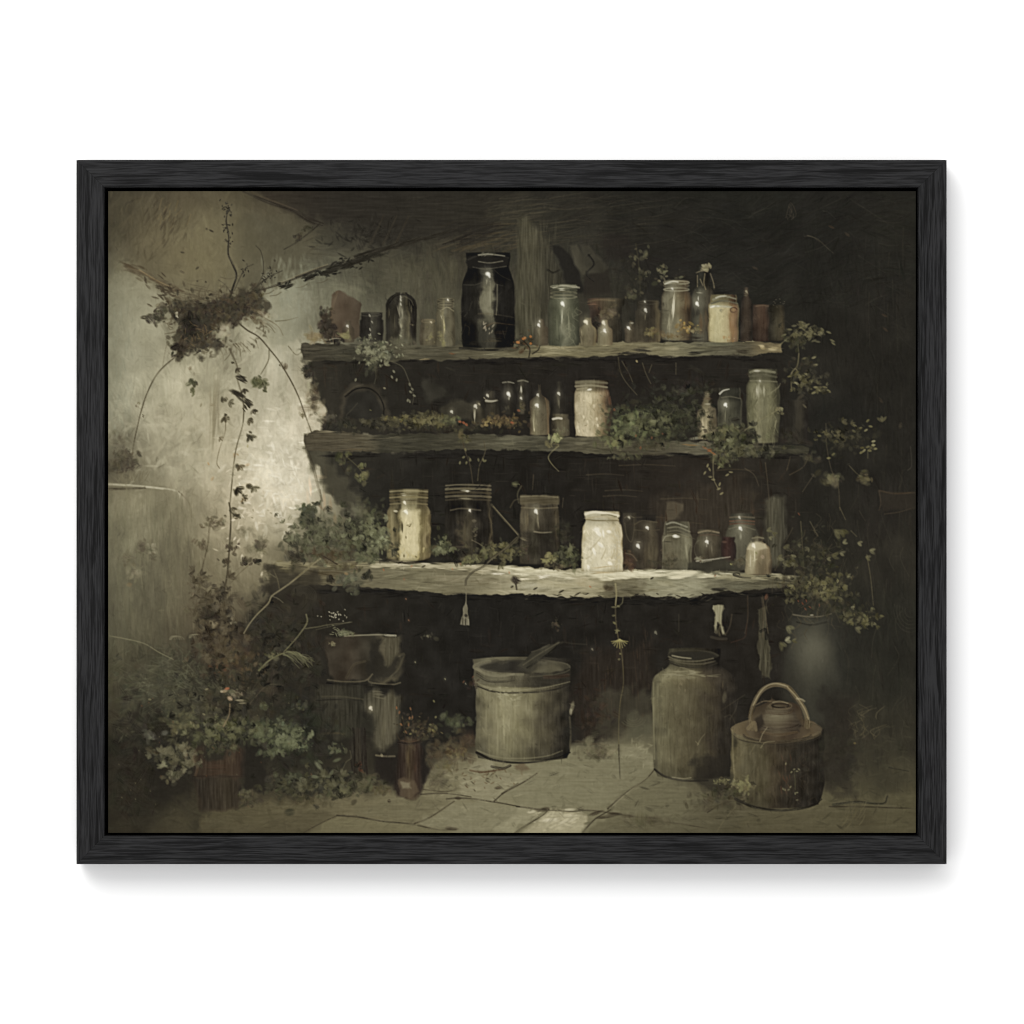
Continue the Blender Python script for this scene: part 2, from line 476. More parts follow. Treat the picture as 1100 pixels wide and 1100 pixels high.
    # ochre scratches at the top
    for _ in range(26):
        x, y = rng.normal(186, 7), rng.normal(225, 11)
        stroke([(x, y), (x + rng.normal(-3, 2), y + rng.uniform(4, 12))], 1.3, (124, 104, 70) if rng.random() < .4 else (70, 60, 46), .35)
    for _ in range(20):
        x, y = rng.normal(178, 9), rng.normal(236, 12)
        dab(x, y, rng.uniform(8, 16), 3.5, 2.1, (70, 61, 47), .4)
    # brown shadow edge sweeping down the left of the wall
    for _ in range(60):
        t = rng.random()
        x, y = 134 + t * 62, 286 + t * 30 + rng.normal(0, 3)
        dab(x, y, rng.uniform(10, 20), 3.5, .45 + rng.normal(0, .15), np.array((84, 70, 53)) + rng.normal(0, 8), .35)
    stroke([(138, 287), (155, 294), (172, 305), (192, 314)], 2.5, (96, 80, 60), .7, 1.5)
    stroke([(150, 290), (168, 301), (185, 309)], 1.2, (146, 124, 90), .7, .8)
    for _ in range(40):
        dab(rng.normal(178, 9), rng.normal(313, 7), rng.uniform(6, 12), 3, .5 + rng.normal(0, .4), np.array((66, 56, 43)) + rng.normal(0, 6), .6)
    # dark upper room
    restroke(330, 205, 984, 330, 2600, 24, 4, lambda x, y: -.15 + .25 * math.sin(x * .02), .6, 5, .3)
    restroke(860, 260, 984, 895, 1500, 26, 4, 1.5, .5, 5, .25)
    restroke(440, 260, 700, 372, 1200, 20, 4, 1.5, .55, 6, .2)
    restroke(330, 280, 500, 370, 900, 18, 3, 1.5, .5, 5, .15)
    for _ in range(190):                                   # dragged lights in the dark ceiling
        x, y = rng.uniform(430, 700), rng.uniform(212, 268)
        c = (74, 68, 54) if x < 600 else (58, 54, 44)
        stroke([(x, y), (x + rng.uniform(8, 24), y - rng.uniform(-1, 4)), (x + rng.uniform(26, 44), y - rng.uniform(0, 8))], rng.uniform(.8, 1.8), c, rng.uniform(.15, .5), .4)
    for _ in range(60):
        x, y = rng.uniform(465, 560), rng.uniform(238, 268)
        stroke([(x, y + 4), (x + 14, y - 1), (x + 32, y - 2)], rng.uniform(1, 2.5), (80, 69, 50), rng.uniform(.2, .5), .5)
    for _ in range(40):
        x, y = rng.uniform(470, 520), rng.uniform(240, 262)
        stroke([(x, y + 4), (x + 14, y - 1), (x + 30, y - 2)], rng.uniform(2, 4), (40, 36, 31), rng.uniform(.3, .6), .8)
    for _ in range(90):
        x, y = rng.uniform(720, 975), rng.uniform(212, 360)
        an = rng.choice([0.1, -.5, .7])
        l = rng.uniform(8, 40)
        stroke([(x, y), (x + l * .5, y + l * .5 * math.sin(an) + rng.normal(0, 2)), (x + l, y + l * math.sin(an))], rng.uniform(.6, 1.2), (60, 57, 48), rng.uniform(.1, .4), .4)
    for _ in range(60):
        x, y = rng.uniform(930, 980), rng.uniform(240, 640)
        stroke([(x, y), (x + rng.normal(0, 1), y + rng.uniform(10, 36))], rng.uniform(.6, 1.3), (62, 57, 46), rng.uniform(.1, .4), .4)
    stroke([(867, 253), (878, 257), (888, 266), (895, 272)], 1.0, (84, 76, 62), .6, .5)
    stroke([(864, 254), (872, 254), (880, 260)], .9, (78, 70, 58), .5, .5)
    for _ in range(14):
        dab(849 + rng.normal(0, 2.5), 228 + rng.normal(0, 5), 7, 2, 1.5 + rng.normal(0, .4), (64, 57, 48), .4)
    stroke([(844, 234), (849, 218), (855, 230), (850, 236)], .9, (76, 66, 54), .5)
    for x, y in ((893, 244), (910, 252), (811, 288), (950, 339), (951, 354), (946, 430)):
        dab(x, y, 9, 3.5, rng.uniform(0, 1.5), (78, 60, 45), .5)
    # roof beam and the tangle under it
    poly([(262, 205), (300, 218), (328, 228), (340, 238), (392, 239), (400, 262), (430, 258), (520, 248), (520, 205)], lambda X, Y: grad([(0, (56, 47, 38)), (.35, (45, 41, 35)), (1, (45, 42, 35))], (X - 262) / 260), .8, 11, 2.5, own=False, jit=3, streak=HS)
    stroke([(262, 206), (288, 217), (315, 226), (331, 236), (345, 241)], 3, (48, 42, 35), .5, 6, jit=9)
    stroke([(270, 207), (296, 217), (320, 226)], 1.6, (84, 70, 54), .5, 1)
    for _ in range(200):
        x, y = rng.normal(398, 22), rng.normal(252, 9)
        dab(x, y, rng.uniform(6, 15), 3, rng.uniform(0, 3), np.array((43, 40, 34)) + rng.normal(0, 5), .4)
    for x in (398, 412, 425):
        stroke([(x, 262), (x + 8, 245), (x + 14, 232)], 3, (64, 56, 43), .4, 1.5)
    # the hanging post behind the big jar
    poly([(556, 236), (566, 232), (590, 262), (606, 295), (608, 372), (554, 372)], lambda X, Y: grad([(0, (72, 70, 55)), (.35, (78, 75, 59)), (.7, (62, 59, 48)), (1, (50, 47, 39))], (X - 554) / 54), .75, 5, 1.0, own=False, jit=9, streak=VS)
    for _ in range(70):
        x, y = rng.uniform(557, 604), rng.uniform(240, 350)
        veil(x, y, rng.uniform(14, 36), 4, 1.55, (88, 85, 68) if rng.random() < .5 else (54, 51, 43), .3, 2)
    poly([(592, 262), (606, 268), (622, 290), (628, 312), (612, 320), (606, 300)], (34, 32, 29), .85, 3, .8, own=False)
    poly([(612, 264), (620, 262), (633, 290), (626, 298), (618, 284)], (68, 65, 54), .8, 3, .5, own=False, jit=6)
    poly([(622, 262), (634, 264), (652, 288), (650, 296), (632, 294)], (66, 63, 53), .7, 3, .5, own=False, jit=6)
    poly([(626, 296), (654, 290), (656, 322), (628, 322)], (45, 40, 34), .8, 3, .6, own=False)
    poly([(645, 250), (675, 252), (678, 276), (650, 280)], (40, 34, 31), .5, 6, 1, own=False)
    stroke([(588, 290), (594, 293), (601, 290)], 2.4, (44, 41, 34), .8, 1.5)
    stroke([(632, 274), (638, 284), (630, 294), (638, 302)], 2.5, (33, 31, 28), .8, 1.5)
    poly([(606, 322), (660, 316), (664, 330), (606, 334)], (58, 55, 45), .5, 5, 1, own=False)


def paint_left_growth():
    D = [(46, 42, 34), (56, 50, 40), (64, 56, 43), (80, 68, 50)]
    motif('branch', 'dark twisted branch reaching right along the roof beam')
    stroke([(224, 326), (246, 322), (270, 314), (292, 308), (318, 299), (345, 289)], 1.8, (60, 54, 43), .9, 2)
    stroke([(318, 298), (345, 288), (370, 282), (392, 275), (420, 268), (452, 258)], 2.5, (52, 47, 38), .8, 2)
    stroke([(300, 304), (330, 292), (352, 284)], .9, (128, 116, 92), .6)
    for x, y, r in ((306, 306, 7), (330, 299, 6), (355, 293, 9), (366, 284, 9), (378, 282, 10), (392, 278, 7), (342, 294, 7)):
        for _ in range(int(r * 2.2)):
            dab(x + rng.normal(0, r * .6), y + rng.normal(0, r * .28), rng.uniform(4, 9), 2.6, -.3 + rng.normal(0, .4), np.array((40, 38, 31)) + rng.normal(0, 5), .85)
    for x, y, l, w in ((360, 289, 22, 8), (372, 284, 26, 9), (384, 281, 24, 9), (352, 293, 18, 7), (332, 299, 16, 6), (308, 306, 16, 6), (392, 277, 20, 7), (404, 273, 26, 6)):
        for _ in range(4):
            dab(x + rng.normal(0, 2), y + rng.normal(0, 1.2), l * rng.uniform(.6, 1), w * rng.uniform(.4, .8), -.3 + rng.normal(0, .12), np.array((44, 41, 33)) + rng.normal(0, 4), .8)
    for _ in range(40):
        t = rng.random()
        x, y = 380 + t * 80, 276 - t * 20
        stroke([(x, y), (x + 12, y - 4 + rng.normal(0, 1)), (x + 28, y - 8 + rng.normal(0, 2))], rng.uniform(1.5, 4), (46, 42, 34), .6, .7)
    for x, y in ((294, 312), (302, 314), (330, 305), (352, 300)):
        stroke([(x, y), (x - 5, y + 3), (x - 12, y + 4)], .9, (84, 76, 60), .7, .5)
    ground()
    motif('branch', 'upright dark twig forking above the dry ivy mass')
    stroke([(246, 322), (250, 310), (254, 296), (250, 284), (245, 272), (246, 255), (243, 238), (245, 224)], 2.4, (48, 45, 38), .9, 1.4)
    stroke([(252, 312), (258, 298), (264, 288), (272, 284)], 1.1, (58, 53, 43), .8, .8)
    stroke([(248, 314), (242, 306), (235, 301)], 1.1, (62, 56, 45), .8, .7)
    stroke([(276, 308), (283, 292), (281, 272), (275, 264)], 1.2, (62, 58, 47), .8, .8)
    stroke([(268, 315), (280, 304), (290, 297), (303, 291)], 1.6, (56, 51, 41), .8, .7)
    for x, y, r in ((246, 228, 5), (245, 245, 4), (246, 258, 3.5), (264, 288, 4), (290, 296, 5), (241, 222, 5), (284, 300, 4)):
        for _ in range(int(r * 3)):
            dab(x + rng.normal(0, r * .6), y + rng.normal(0, r * .9), rng.uniform(2, 5), 2, rng.uniform(0, 3), np.array((52, 49, 41)) + rng.normal(0, 6), .75)
    ground()
    stroke([(344, 240), (330, 252), (316, 262), (305, 268)], 1.6, (52, 48, 39), .85, .8)
    for x, y, r in ((322, 252, 4), (318, 256, 4), (330, 246, 4)):
        leaves(x, y, r * 1.4, r, 9, [(50, 47, 38), (60, 55, 44)], 4)
    for x, y, l, an in ((227, 248, 7, .5), (196, 271, 6, .2), (212, 288, 6, -.7), (222, 246, 4, .9), (246, 265, 5, .3), (212, 302, 3, 0), (221, 303, 3, 1), (295, 280, 4, 1)):
        dab(x, y, l, 3, an, (66, 60, 47), .8)
    for _ in range(50):
        x, y = rng.uniform(185, 240), rng.normal(318, 6)
        stroke([(x, y), (x + 9, y + 2), (x + 20, y + rng.normal(3, 2))], 1, (82, 72, 55), .5, .5)
    motif('ivy_mass', 'dry brown ivy mass clinging to the pale wall')
    poly([(188, 330), (200, 321), (226, 324), (248, 320), (270, 312), (284, 318), (286, 330), (276, 338), (262, 336), (258, 348), (244, 352), (232, 344), (228, 362), (240, 374), (226, 380), (204, 378), (188, 384), (186, 372), (196, 360), (192, 344)], lambda X, Y: grad([(188, (58, 52, 41)), (215, (50, 45, 36)), (285, (60, 54, 43))], X + 0 * Y), .8, 6, 3.5, jit=6)
    poly([(200, 340), (214, 338), (216, 356), (208, 366), (200, 360)], (38, 35, 29), .7, 4, 2)
    for cx, cy, rx, ry, n in ((232, 335, 30, 12, 150), (202, 345, 16, 22, 150), (215, 362, 24, 14, 120), (250, 324, 22, 9, 90), (262, 328, 14, 8, 50), (275, 318, 9, 14, 60), (190, 332, 16, 9, 40), (240, 345, 18, 10, 70), (198, 372, 14, 9, 50)):
        leaves(cx, cy, rx, ry, n, D, 6, .75)
    for _ in range(90):                                    # wispy ends all round the mass
        t = rng.uniform(0, 6.283)
        x, y = 232 + 48 * math.cos(t), 346 + 26 * math.sin(t)
        l = rng.uniform(6, 20)
        a_ = t + rng.normal(0, .6)
        stroke([(x, y), (x + l * .5 * math.cos(a_), y + l * .5 * math.sin(a_) + rng.normal(0, 2)), (x + l * math.cos(a_ + .3), y + l * math.sin(a_ + .3))], rng.uniform(.9, 2), (84, 74, 57), rng.uniform(.25, .6), .5)
    for _ in range(50):
        t = rng.uniform(0, 6.283)
        dab(234 + rng.uniform(42, 62) * math.cos(t), 346 + rng.uniform(24, 38) * math.sin(t), rng.uniform(3, 8), 3, rng.uniform(0, 3), np.array((76, 67, 52)) + rng.normal(0, 8), rng.uniform(.3, .7))
    leaves(205, 350, 8, 14, 50, [(36, 33, 27), (46, 42, 34)], 7, .9)
    leaves(168, 341, 10, 7, 34, [(58, 54, 44), (70, 66, 52)], 6, .85)
    leaves(176, 334, 9, 6, 22, [(58, 54, 44), (72, 66, 52)], 5, .8)
    for _ in range(26):
        dab(212 + rng.normal(0, 9), 356 + rng.normal(0, 7), rng.uniform(4, 9), 1.5, rng.uniform(0, 3), (128, 98, 62), .4)
    leaves(278, 340, 14, 7, 34, [(70, 60, 46), (90, 78, 58)], 6, .7, ang=.5)
    leaves(192, 376, 10, 6, 24, [(42, 38, 31), (54, 48, 38)], 7, .9)
    ground()
    leaves(286, 338, 8, 6, 14, [(176, 170, 146), (166, 160, 136)], 7, .45, own=False)
    leaves(242, 356, 8, 9, 24, [(150, 142, 120), (168, 160, 136)], 7, .55, own=False)
    leaves(190, 338, 2.5, 3, 6, [(190, 184, 162)], 4, .7, own=False)
    stroke([(296, 345), (308, 344), (320, 341)], 1, (96, 88, 70), .7, .6)
    stroke([(282, 340), (298, 350), (304, 360)], 1.2, (112, 100, 80), .6, .7)
    # trailing stems over the wall
    S = (74, 68, 54)
    motif('trailing_vine', 'thin bare stem curving down the left edge of the wall')
    stroke([(189, 383), (176, 394), (166, 406), (156, 428), (149, 452), (144, 475), (142, 488)], 1.7, (88, 80, 64), .9, 1.1)
    stroke([(180, 368), (177, 380), (175, 393)], 1, (104, 96, 78), .8)
    leaves(149, 434, 4, 4, 6, [(120, 110, 90), (100, 90, 72)], 4, .7); leaves(153, 447, 2, 2, 3, [(70, 66, 52)], 3, .9)
    ground()
    motif('trailing_vine', 'long stem slanting down the wall to the middle shelf')
    stroke([(255, 346), (266, 355), (278, 362), (292, 378), (305, 396), (318, 420), (328, 446), (337, 472), (340, 490)], 1.6, (78, 70, 56), .9, 1.2)
    stroke([(289, 376), (288, 388), (280, 402)], 1.2, (92, 84, 66), .85, .8)
    stroke([(310, 372), (318, 381), (324, 378)], 1, (100, 92, 74), .7, .7)
    leaves(305, 393, 3, 2, 5, [(84, 76, 58)], 4.5, .85); leaves(325, 444, 4, 5, 9, [(120, 106, 84), (104, 92, 72)], 5, .7)
    ground()
    motif('ivy_strand', 'hanging strand of dark ivy leaves on the bright wall')
    stroke([(247, 375), (254, 392), (256, 404)], 3, (80, 72, 56), .6, 2)
    stroke([(254, 404), (261, 430), (261, 455), (254, 480), (251, 500), (249, 520), (247, 545), (248, 560), (246, 590), (243, 630)], 1.4, (84, 75, 58), .85, 1.1)
    for x, y, l, w, an in ((259, 407, 17, 6, .35), (257, 424, 24, 8, .45), (268, 432, 17, 7, .6), (264, 437, 8, 4, .9)):
        for _ in range(5):
            dab(x + rng.normal(0, 2), y + rng.normal(0, 1.3), l * rng.uniform(.6, 1), w * rng.uniform(.4, .8), an + rng.normal(0, .2), np.array((54, 49, 39)) + rng.normal(0, 6), .85)
    for x, y, s in ((241, 430, 8), (268, 467, 8), (256, 502, 7), (255, 526, 11), (269, 524, 9), (262, 532, 5), (270, 449, 7), (260, 539, 5), (251, 390, 4), (243, 446, 6)):
        for _ in range(4):
            dab(x + rng.normal(0, s * .18), y + rng.normal(0, s * .22), s * rng.uniform(.6, 1), s * .5, rng.uniform(.4, 1.6), np.array((70, 64, 48)) + rng.normal(0, 8), .75)
    stroke([(242, 448), (242, 463), (236, 482), (233, 497), (236, 503)], 1, (100, 88, 68), .7, .7)
    for x, y, s, c in ((246, 432, 9, (92, 86, 68)), (262, 418, 8, (60, 54, 42)), (272, 440, 8, (58, 52, 40)), (266, 452, 8, (84, 76, 58)), (268, 468, 10, (58, 54, 40)), (257, 500, 9, (92, 80, 60)), (255, 524, 11, (56, 51, 40)), (272, 523, 10, (86, 80, 60)), (262, 534, 7, (74, 66, 50)), (241, 448, 9, (88, 80, 62)), (236, 470, 6, (112, 100, 78)), (250, 545, 7, (80, 72, 55)), (254, 396, 7, (74, 66, 51))):
        leaf(x, y, s, rng.uniform(.3, 1.8), c, .85, 3)
    ground()
    motif('ivy_leaf', 'green ivy leaf cluster beside the hanging strand')
    leaves(279, 411, 7, 6, 22, [(74, 74, 52), (86, 88, 60)], 7, .9); leaves(284, 416, 3, 5, 8, [(70, 72, 50)], 6, .9)
    ground()
    motif('ivy_leaf', 'small dark ivy sprig alone on the pale wall')
    leaves(208, 411, 6, 3, 12, [(60, 58, 46), (76, 76, 58)], 6, .9); leaves(206, 420, 4, 5, 10, [(78, 80, 56), (100, 102, 72)], 5, .85); leaves(203, 396, 4, 3, 6, [(130, 122, 98)], 5, .6)
    ground()
    for x, y, s, c in ((228, 435, 8, (140, 128, 104)), (216, 435, 6, (136, 126, 100)), (266, 479, 5, (150, 138, 92)), (260, 538, 5, (150, 116, 76)), (224, 498, 5, (176, 128, 80)), (255, 488, 5, (150, 120, 84))):
        dab(x, y, s, s * .5, rng.uniform(0, 3), c, .7)
    # dark ledge plant and the ledge at the far left
    motif('leaf_clump', 'dark withered clump at the left edge above the ledge')
    leaves(132, 497, 18, 12, 120, [(60, 55, 45), (70, 64, 52), (84, 77, 62)], 7, .6); leaves(128, 475, 12, 14, 40, [(100, 95, 80), (90, 84, 70)], 8, .3)
    for _ in range(30):
        x = rng.normal(140, 8)
        stroke([(x, 516), (x + rng.normal(2, 4), 506)], 1, (110, 102, 82), .5, .5)
    ground()
    motif('stone_ledge', 'pale stone ledge running in from the left edge')
    poly([(116, 522), (150, 523), (184, 526), (192, 531), (214, 562), (214, 572), (190, 545), (176, 531), (116, 529)], (120, 113, 92), .45, 5, 1)
    stroke([(117, 520), (150, 522), (185, 526), (194, 531)], 2.4, (170, 163, 140), .9, 1.6)
    stroke([(118, 525), (140, 525), (156, 524)], 3, (86, 79, 63), .8, 2)
    stroke([(192, 528), (203, 540), (206, 560)], 1.6, (92, 84, 66), .6)
    stroke([(157, 523), (175, 525)], 1.6, (186, 180, 158), .7)
    ground()
    restroke(116, 532, 215, 720, 1300, 24, 4, 1.55, .45, 4, .12)
    for _ in range(120):
        x, y = rng.uniform(150, 212), rng.uniform(540, 680)
        veil(x, y, rng.uniform(15, 45), 4, 1.56, (128, 121, 99) if rng.random() < .5 else (88, 82, 66), .16, 2)
    # vine stems climbing between ledge and shelf
    motif('climbing_vine', 'brown climbing stem with faded leaves left of the lowest shelf')
    stroke([(226, 560), (223, 585), (218, 608), (214, 630), (212, 660), (214, 690)], 1.6, (92, 82, 64), .85, 1.4)
    for x, y, s, n in ((226, 563, 7, 22), (217, 585, 6, 18), (238, 560, 5, 14), (212, 625, 9, 34), (218, 648, 10, 34), (207, 657, 9, 30), (225, 672, 10, 34), (228, 558, 4, 10)):
        leaves(x, y, s * 1.2, s, n, [(74, 66, 51), (88, 78, 60), (100, 90, 70)], 5.5, .6)
    ground()
    motif('climbing_vine', 'second climbing stem with dark leaves nearer the lowest shelf')
    stroke([(246, 540), (248, 552), (247, 580), (245, 610), (240, 640), (236, 670), (232, 700)], 1.6, (78, 70, 54), .85, 1.6)
    stroke([(247, 548), (252, 553), (258, 556)], 2, (74, 70, 54), .8)
    glow(230, 662, 19, 28, (80, 69, 53), .45)
    for x, y, s, n in ((254, 554, 4, 8), (248, 588, 6, 20), (243, 603, 5, 14), (241, 636, 8, 26), (242, 655, 9, 40), (236, 668, 8, 30), (246, 665, 6, 16), (236, 690, 12, 34)):
        leaves(x, y, s * 1.1, s, n, [(56, 50, 39), (70, 62, 48), (84, 74, 57)], 5.5, .7)
    stroke([(249, 625), (258, 615), (268, 606)], 1.2, (100, 90, 70), .8, .9)
    ground()
    for _ in range(70):
        x, y = rng.normal(238, 14), rng.uniform(560, 680)
        veil(x, y, rng.uniform(10, 24), 4, 1.5, (166, 154, 128), .16, 2)
    for x, y, rx, ry, a in ((262, 572, 8, 7, .35), (278, 584, 7, 9, .7), (268, 590, 8, 6, .3)):
        leaves(x, y, rx, ry, 30, [(104, 98, 80), (86, 80, 62)], 8, a * .5, own=False)
    leaves(278, 586, 6, 7, 22, [(74, 70, 54), (86, 80, 62)], 6, .6); leaves(264, 605, 5, 5, 20, [(66, 60, 47), (56, 50, 40)], 5, .8)
    leaves(276, 602, 5, 3, 12, [(46, 42, 34)], 5, .85)
    for x, y in ((291, 551), (297, 562), (271, 556), (288, 548), (310, 566), (302, 556), (309, 573), (272, 548)):
        dab(x, y, 4, 2, rng.uniform(0, 3), (140, 130, 106), .7)
    # light touches of plaster low down
    leaves(145, 614, 7, 8, 20, [(146, 138, 116), (132, 124, 102)], 8, .35, own=False)
    for _ in range(12):
        x = rng.uniform(158, 168); stroke([(x, 584), (x + 2, 594)], 1, (150, 142, 122), .4)
    leaves(153, 588, 8, 6, 40, [(94, 87, 70), (84, 78, 62)], 7, .35); leaves(138, 602, 10, 8, 30, [(98, 90, 72), (92, 84, 66)], 7, .3)
    leaves(164, 595, 4, 6, 12, [(84, 78, 62)], 6, .4); dab(139, 628, 8, 6, 0, (128, 104, 74), .5)


def plank(top, bot, stops, x0, x1, rough=.7, amp=6):
    """an old board seen from the front: top edge, bottom edge, colours along it"""
    pts = list(top) + list(bot)[::-1]
    poly(pts, lambda X, Y: grad(stops, X + 0 * Y), .96, 1.4, rough, jit=amp, streak=HS, rf=1.2)
    for _ in range(int((x1 - x0) * .9)):
        x = rng.uniform(x0, x1)
        yt = np.interp(x, [p[0] for p in top], [p[1] for p in top]); yb = np.interp(x, [p[0] for p in bot], [p[1] for p in bot])
        y = rng.uniform(yt + 1, yb - 1.5)
        c = pick(x, y) * rng.uniform(.78, 1.26)
        dab(x, y, rng.uniform(8, 26), rng.uniform(1.2, 3.5), rng.normal(0, .08), c, rng.uniform(.25, .75))


def paint_unit():
    ground()
    # the gloom inside the shelves
    DK = (35, 32, 28)
    poly([(326, 384), (842, 382), (846, 400), (850, 470), (845, 476), (345, 466), (347, 440), (338, 415), (330, 400)], lambda X, Y: grad([(0, (42, 39, 32)), (.3, (38, 35, 30)), (.6, (37, 33, 29)), (1, (39, 36, 31))], (X - 330) / 510), .93, 4, 1.5, jit=2)
    poly([(328, 482), (860, 486), (855, 620), (420, 600), (395, 580), (372, 552), (352, 528), (340, 505)], lambda X, Y: grad([(0, (44, 42, 34)), (.12, (38, 36, 31)), (.5, (34, 31, 27)), (.75, (44, 38, 32)), (1, (42, 38, 32))], (X - 330) / 525), .92, 6, 2, jit=3)
    poly([(290, 622), (420, 630), (640, 640), (850, 630), (842, 720), (835, 800), (700, 770), (640, 800), (500, 800), (440, 812), (300, 720), (285, 690)], lambda X, Y: grad([(0, (52, 47, 38)), (.15, (40, 37, 31)), (.4, (33, 31, 28)), (.65, (35, 32, 28)), (1, (38, 34, 29))], (X - 290) / 550), .92, 10, 3, jit=3)
    poly([(628, 700), (700, 690), (700, 790), (625, 800), (612, 760)], (54, 43, 34), .5, 12, 2, own=False, jit=5, streak=VS)
    poly([(700, 536), (790, 512), (812, 530), (815, 610), (700, 612)], (66, 56, 45), .5, 14, 3, own=False, jit=6, streak=VS)
    for _ in range(60):
        x, y = rng.uniform(630, 700), rng.uniform(680, 775)
        dab(x, y, rng.uniform(8, 24), 2, 1.5, (82, 60, 44), rng.uniform(.1, .35), own=False)
    for _ in range(70):
        x, y = rng.uniform(330, 700), rng.uniform(488, 525)
        dab(x, y, rng.uniform(10, 34), 1.6, rng.choice([0, 1.55]), np.array((52, 47, 39)) + rng.normal(0, 5), rng.uniform(.15, .45), own=False)
    for _ in range(80):
        x, y = rng.uniform(600, 870), rng.uniform(486, 600)
        dab(x, y, rng.uniform(8, 34), 1.6, rng.choice([0.05, 1.55]), np.array((62, 52, 42)) + rng.normal(0, 5), rng.uniform(.15, .4), own=False)
    for _ in range(80):
        x, y = rng.uniform(340, 842), rng.uniform(390, 410)
        dab(x, y, rng.uniform(10, 40), 1.6, 0.02, np.array((52, 44, 37)) + rng.normal(0, 5), rng.uniform(.15, .4), own=False)
    for x, y, l in ((670, 527, 40), (666, 533, 36), (735, 536, 50), (700, 556, 44), (695, 500, 60), (740, 562, 30), (650, 510, 40), (790, 505, 40)):
        stroke([(x - l / 2, y), (x, y - 1), (x + l / 2, y + .5)], 1.4, (84, 72, 54), .5, .7)
    poly([(716, 540), (735, 541), (730, 556), (716, 560)], (96, 86, 70), .6, 3, 1, own=False)
    poly([(690, 553), (704, 553), (704, 564), (690, 564)], (34, 31, 28), .7, 2, own=False)
    for _ in range(1500):                                  # rich broken darks
        x, y = rng.uniform(292, 850), rng.choice([rng.uniform(390, 464), rng.uniform(490, 604), rng.uniform(645, 800)])
        t = rng.random()
        tint = np.array((1.12, .98, .9)) if t < .3 else np.array((.98, 1.03, .95)) if t < .5 else np.ones(3)
        if 330 < x or y > 640:
            dab(x, y, rng.uniform(6, 26), rng.uniform(2.5, 6), rng.choice([0.05, 1.5, rng.uniform(0, 3)]), pick(x, y) * tint * rng.uniform(.84, 1.2), rng.uniform(.25, .7), own=False, bris=.5)
    motif('wooden_post', 'grey-green upright post at the end of the lowest shelf')
    poly([(820, 536), (843, 532), (846, 572), (840, 606), (824, 606)], lambda X, Y: grad([(0, (72, 68, 56)), (.5, (84, 82, 68)), (1, (56, 53, 44))], (X - 820) / 26), .85, 5, 1.2, jit=8, streak=VS)
    ground()
    # lit corner of the wall behind shelf ends
    leaves(335, 430, 7, 16, 40, [(150, 138, 116), (120, 108, 88), (170, 158, 134)], 9, .5, own=False)
    leaves(331, 399, 5, 8, 40, [(44, 40, 33), (56, 50, 41)], 7, .8, own=False); leaves(338, 425, 4, 18, 40, [(58, 52, 42), (86, 76, 60)], 6, .5, own=False)
    leaves(343, 450, 3, 8, 14, [(160, 148, 124)], 6, .4, own=False)
    stroke([(333, 452), (338, 456), (345, 453)], 3.5, (196, 184, 158), .7, 2)
    poly([(329, 486), (346, 488), (386, 530), (384, 552), (366, 548), (352, 530), (340, 512)], (86, 83, 68), .5, 9, 3, own=False, jit=5)
    stroke([(330, 484), (336, 500), (341, 520), (346, 538)], 4, (76, 70, 56), .5, 2, own=False)
    stroke([(344, 526), (345, 540), (344, 556)], 1.2, (100, 92, 74), .6)
    # ---- the three boards
    motif('shelf_board', 'rough dark top shelf board crowded with glass')
    plank([(324, 369), (360, 369), (420, 370), (480, 370.5), (540, 371), (600, 370.5), (650, 368), (690, 366), (760, 367), (815, 366.5), (840, 369)],
          [(325, 387), (400, 387.5), (480, 387), (540, 384.5), (600, 384.5), (640, 383), (690, 380), (720, 384), (760, 382), (800, 383), (825, 379), (839, 377)],
          [(325, (66, 61, 50)), (380, (62, 60, 49)), (430, (78, 75, 60)), (480, (76, 72, 58)), (540, (92, 87, 68)), (575, (104, 97, 74)), (600, (126, 118, 90)), (640, (104, 97, 74)), (690, (112, 104, 80)), (715, (120, 114, 90)), (750, (98, 95, 77)), (780, (86, 83, 68)), (805, (80, 74, 58)), (815, (104, 92, 68)), (840, (120, 106, 78))], 326, 838)
    for x, y, l, w, c in ((600, 374, 36, 4, (150, 140, 108)), (585, 380, 26, 3, (138, 128, 98)), (650, 371, 16, 3, (160, 150, 116)), (527, 381, 20, 2.5, (124, 118, 96)), (720, 374, 26, 6, (136, 128, 100)), (735, 372, 22, 5, (120, 116, 94)), (818, 372, 10, 7, (168, 150, 108)), (829, 374, 14, 6, (158, 142, 104)), (806, 366.5, 26, 2, (160, 150, 112)), (772, 370, 40, 6, (98, 98, 80)), (690, 375, 26, 5, (58, 54, 45)), (676, 379, 30, 4, (44, 41, 35)), (745, 380, 20, 5, (44, 42, 35)), (797, 378, 18, 6, (62, 56, 44)), (456, 386, 24, 1.5, (128, 110, 80)), (484, 380, 10, 3, (112, 74, 50)), (552, 374, 8, 3, (120, 84, 54))):
        for _ in range(4):
            dab(x + rng.normal(0, l * .12), y + rng.normal(0, w * .15), l * rng.uniform(.5, 1), w * rng.uniform(.4, .7), rng.normal(0, .1), np.array(c) + rng.normal(0, 6), .75, h=.6)
    motif('shelf_board', 'mossy middle shelf board half hidden by creepers')
